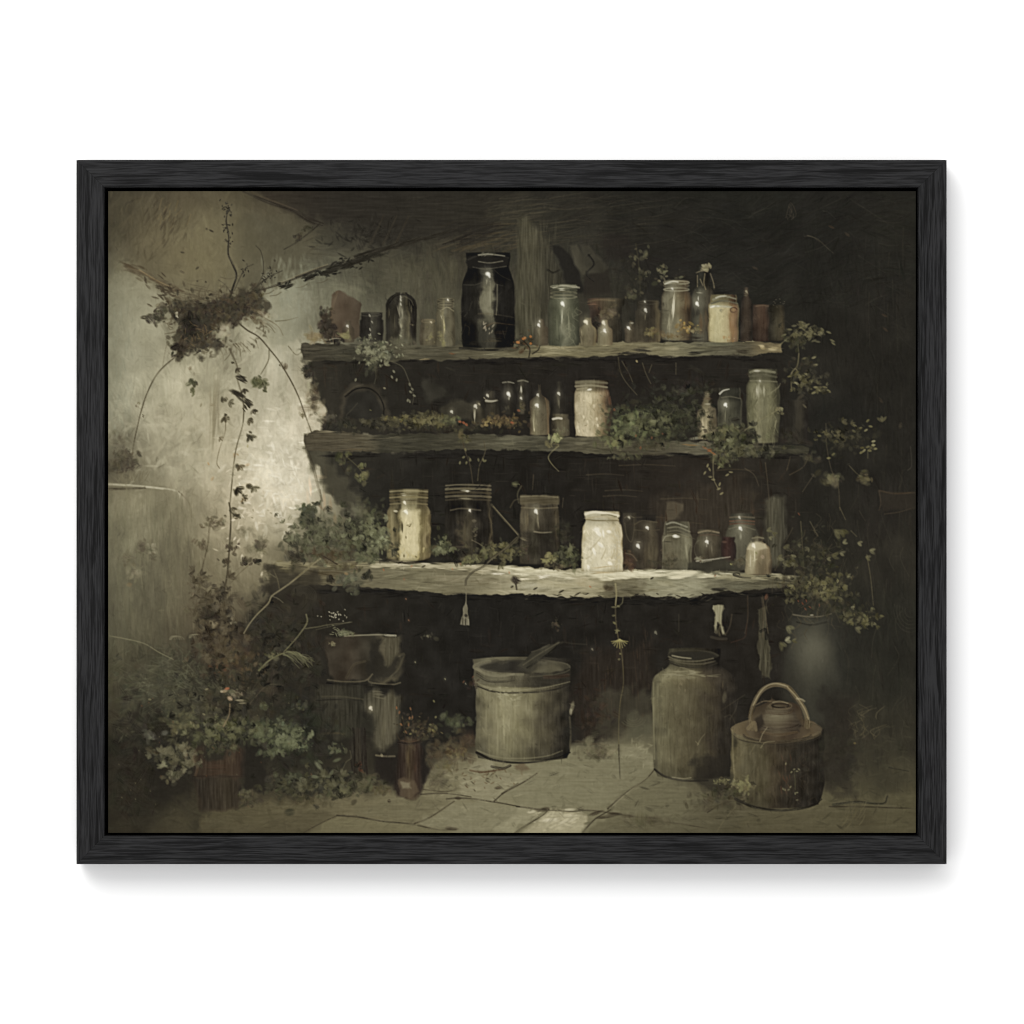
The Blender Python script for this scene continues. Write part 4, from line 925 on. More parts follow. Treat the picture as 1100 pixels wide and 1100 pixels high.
def paint_mid_jars():
    motif('round_dish', 'dark round dish standing on edge at the end of the middle shelf')
    poly([(365, 450), (365, 432), (371, 420), (382, 413), (396, 412), (408, 418), (415, 430), (416, 450)], (64, 58, 48), .8, 4, 1.2, sm=3, jit=6)
    poly([(370, 450), (370, 434), (376, 424), (386, 419), (396, 420), (406, 427), (410, 440), (410, 450)], (43, 41, 36), .9, 4, .8, sm=3, jit=4)
    stroke([(371, 426), (382, 418), (396, 417), (406, 424), (412, 436), (412, 448)], 1.4, (30, 28, 25), .8); stroke([(370, 424), (380, 416), (390, 413)], 1.2, (80, 73, 59), .6)
    stroke([(372, 446), (378, 440), (384, 433)], .8, (84, 80, 66), .5)
    ground()
    motif('stone', 'dim mossy stone hidden in the gloom of the middle shelf')
    poly([(452, 410), (462, 408), (476, 414), (484, 420), (478, 428), (462, 432), (456, 424)], (52, 50, 42), .75, 5, 1.6, jit=6, sm=2)
    poly([(474, 440), (482, 432), (498, 430), (508, 436), (510, 450), (478, 452)], (62, 58, 46), .7, 4, 1.2, jit=6, sm=2)
    ground()
    leaves(352, 448, 10, 4, 30, [(66, 62, 52), (92, 88, 76)], 6, .5); leaves(365, 456, 20, 5, 50, [(54, 52, 42), (44, 42, 35)], 8, .6)
    spark(485, 442, 2, (206, 204, 190)); dab(413, 417, 4, 3, .3, (140, 132, 104), .8); dab(398, 440.5, 3.5, 1.6, .3, (130, 128, 66), .8)
    motif('bottle', 'small bottle with a dripping white highlight')
    vessel(514, 431, 457, 7.5, 'vial', [(-1, (52, 48, 38)), (0, (72, 66, 52)), (1, (50, 46, 37))], .8)
    spark(510.5, 436, 2.6, (214, 208, 192)); veil(510, 446, 18, 2.5, 1.6, (176, 168, 148), .7); veil(515, 434, 5, 4, .9, (150, 140, 118), .6)
    motif('bottle', 'small dark bottle with a white lip behind dry moss')
    vessel(528, 420, 450, 8.5, [(0, .4), (.25, .45), (.3, .9), (1, 1)], [(-1, (44, 40, 33)), (0, (66, 60, 48)), (1, (44, 40, 33))], .8)
    spark(523.5, 424.5, 2, (216, 210, 190)); stroke([(522, 430.5), (528, 431), (534, 430)], 2.4, (206, 200, 182), .85, 1.4); veil(520, 428, 5, 2.5, .8, (160, 150, 126), .6)
    motif('jar', 'dark narrow jar with a bright white patch, nearly black')
    vessel(546, 409, 445, 8, 'jar', [(-1, (38, 35, 30)), (0, (56, 52, 44)), (.3, (48, 44, 36)), (1, (36, 33, 29))], .85)
    stroke([(540, 411), (546, 410.3), (552, 411.5)], 1.6, (158, 156, 144), .7, 1); spark(546, 423, 3, (236, 234, 224)); veil(547, 428, 6, 2.5, 1.6, (190, 186, 170), .6); veil(546, 438, 8, 5, 1.5, (76, 72, 58), .5)
    motif('bottle', 'dark narrow bottle with a long pale streak')
    vessel(561.5, 407.5, 445, 7.2, 'jar', [(-1, (36, 33, 29)), (-.2, (72, 68, 57)), (.2, (50, 46, 38)), (1, (36, 33, 29))], .85)
    stroke([(556, 409.5), (562, 408.6), (567, 410)], 1.4, (134, 132, 118), .7); veil(560, 419, 10, 2.6, 1.57, (190, 186, 170), .75); spark(559.5, 427.5, 1.6, (214, 210, 196)); leaves(561, 436, 5, 5, 14, [(84, 76, 58), (98, 88, 64)], 5, .5)
    motif('bottle', 'slim dark bottle rising behind the paler round-shouldered one')
    vessel(601, 410, 447, 9, 'bottle', [(-1, (36, 33, 29)), (-.2, (64, 60, 50)), (.2, (46, 42, 35)), (1, (38, 35, 30))], .8)
    spark(600, 422.5, 2.2, (206, 202, 188)); veil(600, 432, 18, 2, 1.57, (110, 104, 88), .6)
    motif('jar', 'low brownish jar with a white rim glint in front of a dark bottle')
    vessel(602, 445, 469, 10, 'jar', [(-1, (52, 46, 36)), (-.4, (92, 85, 66)), (.3, (94, 86, 67)), (1, (62, 55, 43))], .9)
    stroke([(594, 450), (599, 449), (603, 449.5)], 2.4, (214, 208, 192), .85); veil(600, 446, 12, 2, 0, (96, 88, 74), .6); leaves(603, 462, 7, 4, 14, [(92, 92, 70), (104, 98, 76)], 4, .5)
    motif('bottle', 'round-shouldered brown glass bottle with one white dot')
    vessel(579.5, 414, 467.5, 10.5, [(0, .12), (.18, .14), (.22, .34), (.26, .7), (.33, .95), (.4, 1), (1, 1)], [(-1, (78, 68, 52)), (-.6, (104, 96, 74)), (-.2, (114, 107, 86)), (.2, (96, 88, 70)), (.7, (90, 80, 62)), (1, (104, 84, 62))], .93, ((0, .5), (.24, .7), (.4, .95), (1, 1.1)), amp=8, edge=(92, 78, 58))
    spark(576.5, 435, 2.6, (238, 236, 226)); spark(577.5, 424, 1.9, (206, 204, 192)); veil(574, 453, 24, 3, 1.57, (160, 152, 122), .5, 7); veil(574, 461, 6, 3, 1.6, (206, 194, 154), .6); stroke([(586, 428), (588, 440), (589, 464)], 1.5, (118, 94, 70), .6)
    motif('jar', 'wide cream coloured jar glowing in the middle of its shelf')
    vessel(635.5, 409, 469, 18.7, [(0, .90), (.03, .96), (.12, .96), (.15, .88), (.19, .92), (.26, .99), (.5, 1), (.8, .98), (1, .9)], [(-1, (138, 124, 98)), (-.75, (178, 164, 132)), (-.3, (190, 176, 142)), (.1, (178, 162, 126)), (.5, (150, 130, 98)), (.8, (120, 96, 72)), (1, (70, 54, 42))], .97, ((0, .55), (.12, .6), (.17, .7), (.22, 1), (1, .98)), amp=10)
    for pts, w, c in (([(619, 411), (634, 410), (652, 411.5)], 2.4, (112, 106, 88)), ([(618, 415), (636, 414), (652, 416)], 2, (140, 132, 110)), ([(620, 418), (630, 417)], 1.6, (150, 140, 114))):
        stroke(pts, w, c, .8)
    dab(633, 418.5, 7, 3, -.2, (238, 234, 218), .9, h=.9); veil(634, 429, 16, 7, 1.5, (210, 196, 158), .7, 9)
    for _ in range(90):
        x, y = rng.uniform(620, 648), rng.uniform(424, 465)
        k = 1 - .35 * max(0, (x - 634) / 14)
        dab(x, y, rng.uniform(3, 8), rng.uniform(1.5, 3), 1.2 + rng.normal(0, .6), np.array((198, 182, 146)) * k * rng.uniform(.8, 1.12), rng.uniform(.3, .7), h=.7)
    for x, y in ((621, 459), (622, 463), (631, 453), (642, 457), (627, 448), (638, 436), (641, 450)):
        dab(x, y, 5, 3, 1.4, (222, 208, 172), .7, h=.8)
    for x, y in ((638, 440), (634, 461), (642, 430), (629, 457), (646, 445)):
        dab(x, y, 4, 1.6, rng.uniform(0, 3), (128, 110, 82), .55)
    stroke([(652, 420), (656, 440), (654, 462)], 4, (92, 62, 46), .55, 3); veil(655, 432, 22, 4, 1.5, (112, 66, 46), .4)
    motif('bottle', 'small cream bottle with dark blotches among the creepers')
    vessel(759.5, 421, 472, 10.5, 'vial', [(-1, (110, 98, 76)), (-.5, (150, 138, 108)), (.1, (152, 140, 110)), (.5, (120, 108, 84)), (1, (80, 70, 54))], .95, ((0, .7), (.3, .8), (.4, 1), (1, 1)), amp=9)
    spark(760.5, 423, 1.6, (206, 178, 150), .85); veil(760, 428, 12, 4, 0, (104, 84, 66), .6)
    dab(762, 440, 6, 5, 1.2, (84, 76, 60), .85); dab(764, 449, 7, 5, .2, (58, 53, 43), .9); dab(766, 460, 5, 4, 1, (74, 66, 52), .8); veil(757, 458, 22, 6, 1.57, (190, 174, 136), .6, 8); dab(760, 434, 9, 3, 0, (166, 158, 138), .7)
    motif('jar', 'small grey-green lidded jar with a white dot')
    vessel(783.5, 417, 469, 13, 'jar', [(-1, (58, 57, 47)), (-.5, (86, 85, 71)), (-.1, (78, 78, 65)), (.4, (68, 68, 56)), (1, (48, 47, 39))], .93, ((0, .7), (.2, .75), (.3, 1), (1, .95)), amp=6, edge=(88, 86, 72))
    stroke([(773, 423), (777, 419.5), (783, 418)], 1.9, (208, 206, 196), .85, .9); stroke([(775, 427), (784, 426), (795, 428)], 1.2, (108, 104, 88), .6)
    spark(779, 434.5, 2.7, (238, 238, 230)); veil(779, 446, 18, 2, 1.57, (124, 122, 104), .5)
    motif('jar', 'tall pale green preserving jar at the right of the middle shelf')
    vessel(819.5, 397, 476, 18.2, [(0, .78), (.03, .85), (.09, .85), (.12, .74), (.16, .8), (.22, .96), (.3, 1), (.7, .97), (.96, .92), (1, .86)], [(-1, (78, 77, 57)), (-.6, (110, 109, 83)), (-.3, (126, 123, 98)), (0, (108, 106, 82)), (.3, (112, 110, 84)), (.6, (92, 90, 68)), (1, (58, 56, 43))], .96, ((0, .7), (.12, .72), (.2, .95), (1, 1)), amp=7, edge=(70, 68, 52))
    for pts, w, c in (([(806, 400), (814, 397.5), (832, 400)], 2.6, (124, 122, 104)), ([(805, 404), (820, 403), (834, 405)], 2.2, (88, 86, 70)), ([(806, 409), (820, 409), (834, 410)], 1.4, (114, 112, 92))):
        stroke(pts, w, c, .75)
    dab(813, 398.5, 9, 3.4, 0, (176, 174, 162), .85, h=.8); veil(815, 420, 16, 7, 1.57, (178, 175, 154), .6, 9); spark(816, 409, 1.4, (190, 188, 174), .7)
    for _ in range(50):
        x, y = rng.uniform(804, 834), rng.uniform(414, 472)
        stroke([(x, y), (x + rng.normal(0, 1.4), y + 6), (x + rng.normal(0, 1.4), y + rng.uniform(9, 18))], 1.2, np.array((134, 130, 100)) if rng.random() < .55 else np.array((82, 80, 60)), rng.uniform(.2, .5), .6)
    stroke([(828, 422), (836, 416), (838, 412)], 1, (138, 134, 108), .6)
    motif('jar', 'almost black pot to the right of the pale green jar')
    vessel(855, 430, 477, 13, 'cyl', [(-1, (40, 36, 31)), (-.2, (48, 45, 38)), (.3, (58, 54, 45)), (1, (38, 34, 30))], .8)
    ground()


def paint_low_jars():
    motif('jar', 'lidded glass jar with a cream paper label at the left of the lowest shelf')
    vessel(439, 526, 602.5, 24, [(0, .86), (.03, .88), (.08, .86), (.1, .89), (.16, .88), (.2, .80), (.24, .84), (.32, .97), (.42, 1), (.95, .98), (1, .9)], [(-1, (104, 92, 62)), (-.75, (132, 120, 86)), (-.5, (84, 76, 52)), (-.42, (120, 108, 74)), (-.3, (196, 182, 134)), (0, (202, 188, 140)), (.38, (186, 172, 124)), (.5, (128, 114, 76)), (.7, (112, 98, 64)), (.85, (132, 116, 80)), (1, (92, 78, 52))], .97, ((0, .62), (.2, .6), (.24, .72), (.3, .85), (.4, 1), (.95, .98), (1, .75)), amp=7, e=.1)
    for y, c, w in ((527.5, (150, 138, 104), 1.6), (531, (96, 84, 56), 1.6), (534, (138, 124, 88), 1.8), (537.5, (84, 73, 50), 1.6), (541, (128, 114, 80), 1.6)):
        stroke([(419, y + .5), (430, y - .3), (448, y - .2), (459, y + .6)], w, c, .75)
    poly([(432, 551), (448, 550), (450, 570), (449, 592), (433, 592), (432, 572)], (206, 192, 144), .8, 5, 2.2, jit=8, streak=VS)
    for _ in range(40):
        dab(rng.uniform(433, 449), rng.uniform(552, 598), rng.uniform(4, 12), 2.6, 1.5 + rng.normal(0, .3), np.array((214, 200, 152)) * rng.uniform(.85, 1.08), .5, h=.7)
    for _ in range(16):
        dab(rng.uniform(419, 459), rng.uniform(588, 599), rng.uniform(4, 9), 3, 1.4 + rng.normal(0, .5), (184, 166, 108), .6)
    veil(427, 575, 30, 3, 1.57, (146, 132, 94), .5); veil(431, 566, 16, 4, 1.5, (72, 64, 44), .75, 6); veil(421, 570, 40, 3, 1.57, (140, 126, 90), .5, 6); veil(456, 572, 44, 2.5, 1.57, (142, 124, 88), .5, 6); veil(461, 575, 44, 1.8, 1.57, (112, 96, 64), .6, 4)
    spark(436, 549.5, 2.8, (240, 236, 214)); spark(434.5, 539.5, 2.2, (236, 230, 206)); dab(425, 549, 6, 3.5, .1, (206, 198, 168), .8, h=.8); veil(434, 531, 10, 2, 0, (196, 190, 166), .6)
    for x, y in ((438, 564), (441, 563), (436, 577), (434, 597), (447, 598), (424, 585), (440, 565)):
        dab(x, y, 4, 2.2, rng.uniform(0, 3), (92, 80, 52), .75)
    stroke([(414, 600), (430, 604), (448, 604), (463, 600)], 2.4, (42, 36, 28), .75)
    motif('jar', 'dark lidded jar with a double rim in the middle of three')
    vessel(503.5, 520, 602, 26, [(0, .9), (.03, .93), (.1, .93), (.13, .86), (.17, .9), (.22, .88), (.26, .86), (.34, .98), (1, .98)], [(-1, (44, 40, 33)), (-.6, (40, 36, 30)), (-.3, (58, 52, 41)), (-.05, (74, 67, 52)), (.15, (62, 56, 45)), (.4, (38, 34, 29)), (.8, (44, 39, 32)), (.93, (88, 77, 58)), (1, (60, 52, 41))], .95, ((0, .8), (.22, .75), (.3, .62), (.45, .95), (1, .9)), amp=7, e=.08)
    for y, c, w in ((521, (116, 108, 88), 1.6), (525, (128, 118, 92), 2.4), (529, (84, 74, 54), 2.4), (533, (112, 102, 80), 2.4), (536.5, (74, 66, 50), 2)):
        stroke([(479, y + .5), (492, y - .3), (515, y), (527, y + .8)], w, c, .75)
    dab(500, 527, 14, 3, .05, (190, 186, 164), .8, h=.8); dab(502, 527.5, 5, 2.4, 0, (232, 228, 212), .9); dab(500, 535.5, 18, 2.4, .05, (138, 130, 108), .75)
    stroke([(484, 548), (496, 546), (516, 548)], 1.6, (98, 90, 74), .7); spark(504.5, 548, 1.9, (236, 230, 214)); veil(501, 573, 30, 9, 1.57, (88, 80, 62), .35, 9)
    leaves(496, 575, 6, 14, 30, [(84, 76, 58), (66, 60, 46)], 5, .4); leaves(511, 572, 3, 10, 12, [(104, 96, 78)], 3, .6); stroke([(507, 580), (513, 583), (518, 586)], 1, (140, 128, 104), .6)
    leaves(489, 594, 9, 7, 30, [(36, 32, 27), (32, 29, 25)], 8, .8); dab(495, 587, 26, 2.4, 0, (84, 76, 58), .5)
    motif('jar', 'half empty glass jar with a visible liquid line')
    vessel(579.5, 532, 606, 21.5, [(0, .92), (.03, .97), (.12, .97), (.14, .9), (.18, .93), (.24, .98), (1, 1)], [(-1, (74, 66, 52)), (-.85, (92, 83, 66)), (-.5, (78, 70, 56)), (-.2, (84, 78, 62)), (0, (66, 59, 47)), (.5, (56, 50, 40)), (.85, (76, 67, 52)), (1, (70, 62, 48))], .93, ((0, .8), (.13, 1), (.2, 1), (.5, 1), (.55, .72), (1, .72)), amp=8, e=.06)
    poly([(559, 532), (599, 533), (600, 541), (559, 541)], (92, 83, 63), .7, 2, .8, jit=8, streak=HS)
    stroke([(559, 533.5), (580, 532.5), (599, 534)], 1.3, (128, 118, 94), .6); stroke([(560, 545), (580, 546), (599, 545)], 1.3, (120, 108, 84), .6)
    spark(575.5, 549, 3, (240, 238, 226)); veil(577, 558, 26, 3, 1.57, (128, 120, 98), .5, 6); veil(566, 558, 26, 5, 1.57, (112, 100, 78), .45, 8); stroke([(574, 571), (582, 572), (592, 571.5)], 1.8, (140, 130, 110), .7, 1.2); veil(563, 579, 12, 5, .3, (118, 110, 90), .5, 6); leaves(564, 588, 5, 8, 16, [(84, 66, 52), (66, 54, 43)], 5, .5); veil(598, 570, 56, 2.5, 1.57, (88, 77, 58), .5, 6)
    motif('jar', 'dim glass tumbler directly behind the white jar')
    vessel(676, 551, 606, 7, 'cyl', [(-1, (66, 58, 46)), (0, (58, 52, 42)), (1, (72, 64, 50))], .6); spark(675.5, 555.5, 1.8, (190, 186, 172), .8); stroke([(671, 556), (676, 554), (681, 556)], 1, (110, 102, 84), .6); stroke([(671, 562), (673, 575), (678, 582), (681, 570), (681, 558)], .9, (88, 80, 64), .6)
    motif('jar', 'dim brown jar with two white glints behind the shelf clutter')
    vessel(694, 560, 612, 13, 'jar', [(-1, (60, 53, 42)), (-.4, (66, 58, 46)), (.1, (72, 63, 49)), (.5, (84, 75, 58)), (1, (66, 58, 46))], .75, amp=8)
    stroke([(682, 563), (690, 559), (706, 561)], 1.2, (90, 80, 62), .6); spark(695, 566.5, 2.3); spark(685, 586, 2.8); dab(686, 582, 6, 1.6, 0, (150, 144, 128), .7); veil(698, 596, 26, 8, 1.57, (98, 88, 68), .35, 8); stroke([(681, 569), (695, 570), (708, 569)], 1, (84, 73, 57), .6)
    leaves(676, 602, 7, 10, 40, [(78, 52, 40), (92, 66, 50), (66, 50, 40)], 6, .6); stroke([(672, 594), (679, 596), (684, 602)], 1.4, (110, 92, 72), .6)
    motif('jar', 'brilliant white jar, the brightest thing in the painting')
    vessel(646.7, 549.5, 614.5, 22.4, [(0, .78), (.02, .84), (.09, .84), (.12, .78), (.17, .82), (.25, .93), (.33, .96), (.6, .99), (1, 1)], [(-1, (178, 164, 126)), (-.85, (206, 196, 160)), (-.4, (216, 206, 172)), (0, (218, 208, 174)), (.4, (208, 196, 160)), (.7, (190, 176, 138)), (.92, (206, 192, 156)), (1, (150, 132, 96))], .98, ((0, .85), (.1, .8), (.14, .72), (.2, .86), (.28, 1), (.93, 1), (1, .78)), amp=7, e=.05)
    for pts, w, c in (([(629, 552), (640, 550), (664, 554)], 3, (224, 216, 188)), ([(630, 557), (646, 555), (664, 558)], 2, (166, 152, 118)), ([(630, 558), (640, 559), (663, 559)], 1.4, (128, 114, 84)), ([(646, 553), (654, 553), (662, 555)], 1.6, (128, 118, 90))):
        stroke(pts, w, c, .85)
    for _ in range(150):
        x, y = rng.uniform(627, 666), rng.uniform(566, 610)
        k = 1 - .14 * max(0, (x - 652) / 14)
        dab(x, y, rng.uniform(4, 12), rng.uniform(1.6, 3.6), 1.4 + rng.normal(0, .7), np.array((222, 212, 180)) * k * rng.uniform(.86, 1.07), rng.uniform(.3, .75), h=.9)
    for x, y, l, w in ((641, 569, 9, 8), (643, 573, 10, 6), (654, 571, 7, 5), (648, 573, 12, 3), (632, 609, 7, 4), (638, 592, 14, 4), (655, 605, 8, 5), (645, 585, 12, 5)):
        dab(x, y, l, w, rng.uniform(0, 1.5), (242, 236, 216), .85, bris=.25, h=1)
    for pts in ([(646, 600), (649, 594), (651, 588)], [(634, 590), (640, 584), (645, 578)], [(657, 600), (660, 590)], [(630, 600), (636, 596)]):
        stroke(pts, 1.6, (156, 142, 106), .6, .7)
    veil(647, 612, 38, 3, 0, (168, 146, 104), .6, 7); veil(663, 590, 40, 2, 1.57, (176, 158, 118), .5, 5)
    motif('jar', 'large grey jar with a reddish rim at the back right')
    vessel(797, 552, 612, 17.5, [(0, .62), (.05, .72), (.12, .76), (.16, .72), (.3, .92), (.4, 1), (1, .98)], [(-1, (72, 70, 58)), (-.5, (92, 91, 77)), (0, (98, 96, 82)), (.5, (84, 82, 68)), (1, (62, 59, 49))], .88, ((0, .7), (.12, .75), (.2, 1), (.6, .95), (1, .8)), amp=6)
    for y, c in ((555, (104, 92, 76)), (559, (112, 72, 56)), (562, (96, 64, 50))):
        stroke([(784, y + .8), (796, y), (810, y + 1)], 1.8, c, .75)
    spark(795, 567, 2.7, (232, 232, 222)); spark(794, 555.5, 1.8, (200, 196, 184), .85); veil(795, 577, 12, 2.4, 1.57, (150, 148, 132), .5); stroke([(783, 568), (796, 565), (811, 569)], 1.1, (124, 120, 104), .5)
    motif('bottle', 'dark red bottle tucked behind the metal tray')
    vessel(782.5, 577, 603, 8, 'jar', [(-1, (50, 36, 33)), (-.3, (72, 46, 42)), (.2, (60, 39, 36)), (1, (40, 32, 30))], .93, amp=5); dab(778, 582, 7, 4, 0, (104, 72, 62), .6)
    motif('jar', 'dim round jar with one star-like glint behind the tray')
    vessel(761, 569, 604, 13, 'jar', [(-1, (62, 56, 45)), (-.6, (86, 81, 65)), (-.2, (74, 67, 54)), (.4, (76, 68, 54)), (1, (60, 53, 43))], .85)
    stroke([(750, 572), (760, 570), (772, 572)], 1.8, (140, 124, 104), .7); stroke([(751, 575), (764, 574), (772, 575)], 1.2, (84, 60, 48), .7); spark(759, 581.5, 2.4); stroke([(759, 577), (759, 587)], .8, (196, 190, 176), .7); veil(764, 590, 14, 4, 1.5, (110, 102, 86), .4); ring(752, 590, 6, 10, 1.2, (104, 104, 86), .5, 2, 4.5)
    motif('jar', 'grey-green threaded glass jar right of the white one')
    vessel(727, 560.5, 612, 16.3, [(0, .76), (.04, .84), (.08, .86), (.2, .88), (.24, .9), (.34, 1), (1, .98)], [(-1, (80, 76, 61)), (-.6, (94, 89, 71)), (-.2, (96, 91, 73)), (.2, (92, 88, 70)), (.6, (116, 113, 94)), (.85, (112, 109, 90)), (1, (82, 78, 62))], .93, ((0, .75), (.22, .75), (.32, 1), (.75, 1), (1, .82)), amp=8, edge=(112, 108, 90))
    for pts, w, c in (([(716, 563), (724, 561), (738, 566)], 1.7, (150, 148, 134)), ([(717, 567), (728, 566), (741, 571)], 1.4, (126, 122, 104)), ([(717, 571), (728, 570), (741, 575)], 1.4, (100, 95, 78)), ([(717, 574), (728, 573), (740, 578)], 1.2, (120, 114, 94)), ([(712, 581), (715, 576), (722, 575)], 1.2, (140, 136, 118))):
        stroke(pts, w, c, .75)
    dab(726, 576, 10, 4.6, .05, (228, 226, 212), .9, h=.9); dab(725, 575, 6, 3, 0, (240, 238, 228), .9); veil(737, 592, 28, 4, 1.45, (140, 136, 114), .45, 7); leaves(720, 598, 8, 10, 40, [(88, 80, 62), (104, 94, 74)], 4, .4); veil(717, 582, 12, 3, 0, (66, 62, 50), .5)
    motif('tray', 'low dark metal tray with a bright near edge')
    poly([(738, 604), (748, 602), (776, 599), (790, 604), (800, 612), (760, 614), (738, 612)], (58, 56, 46), .85, 3, 1, jit=5)
    stroke([(748, 602.5), (758, 601.5), (770, 600), (784, 598)], 1.8, (166, 160, 148), .8, 1); stroke([(752, 604), (764, 602)], 1, (134, 130, 116), .7); dab(785.5, 605.5, 4, 3.6, 0, (156, 158, 88), .9); leaves(752, 600, 6, 2.5, 14, [(128, 124, 108), (90, 70, 54)], 4, .6); leaves(790, 604, 10, 5, 26, [(66, 62, 50), (84, 78, 60)], 6, .5)
    motif('bottle', 'small pale bottle standing near the shelf end, whitest at its shoulder')
    vessel(814.5, 576, 617.5, 14.6, [(0, .3), (.08, .34), (.14, .32), (.22, .62), (.3, .84), (.4, .9), (.9, 1), (1, .96)], [(-1, (120, 108, 84)), (-.7, (158, 146, 114)), (-.3, (166, 154, 122)), (0, (128, 112, 86)), (.4, (112, 98, 76)), (.8, (124, 106, 82)), (1, (82, 70, 54))], .96, ((0, .5), (.14, .6), (.2, 1), (.34, 1.05), (.6, .98), (1, .9)), amp=8)
    poly([(803, 590), (805, 583), (812, 581), (822, 584), (825, 589), (815, 591)], (172, 160, 128), .8, 2, .6, jit=6)
    spark(809, 585.5, 3, (238, 230, 204)); veil(806.5, 600, 22, 2.5, 1.57, (186, 176, 148), .6, 6); veil(810, 597, 18, 2, 1.57, (214, 204, 172), .6, 4); dab(819, 598, 6, 5, .8, (162, 136, 118), .7); dab(812, 594, 4, 4, 1, (130, 126, 84), .6); stroke([(808, 578), (814, 577), (820, 578)], 1.6, (122, 116, 96), .8); dab(815, 617, 26, 2, .02, (80, 68, 51), .6)
    ground()


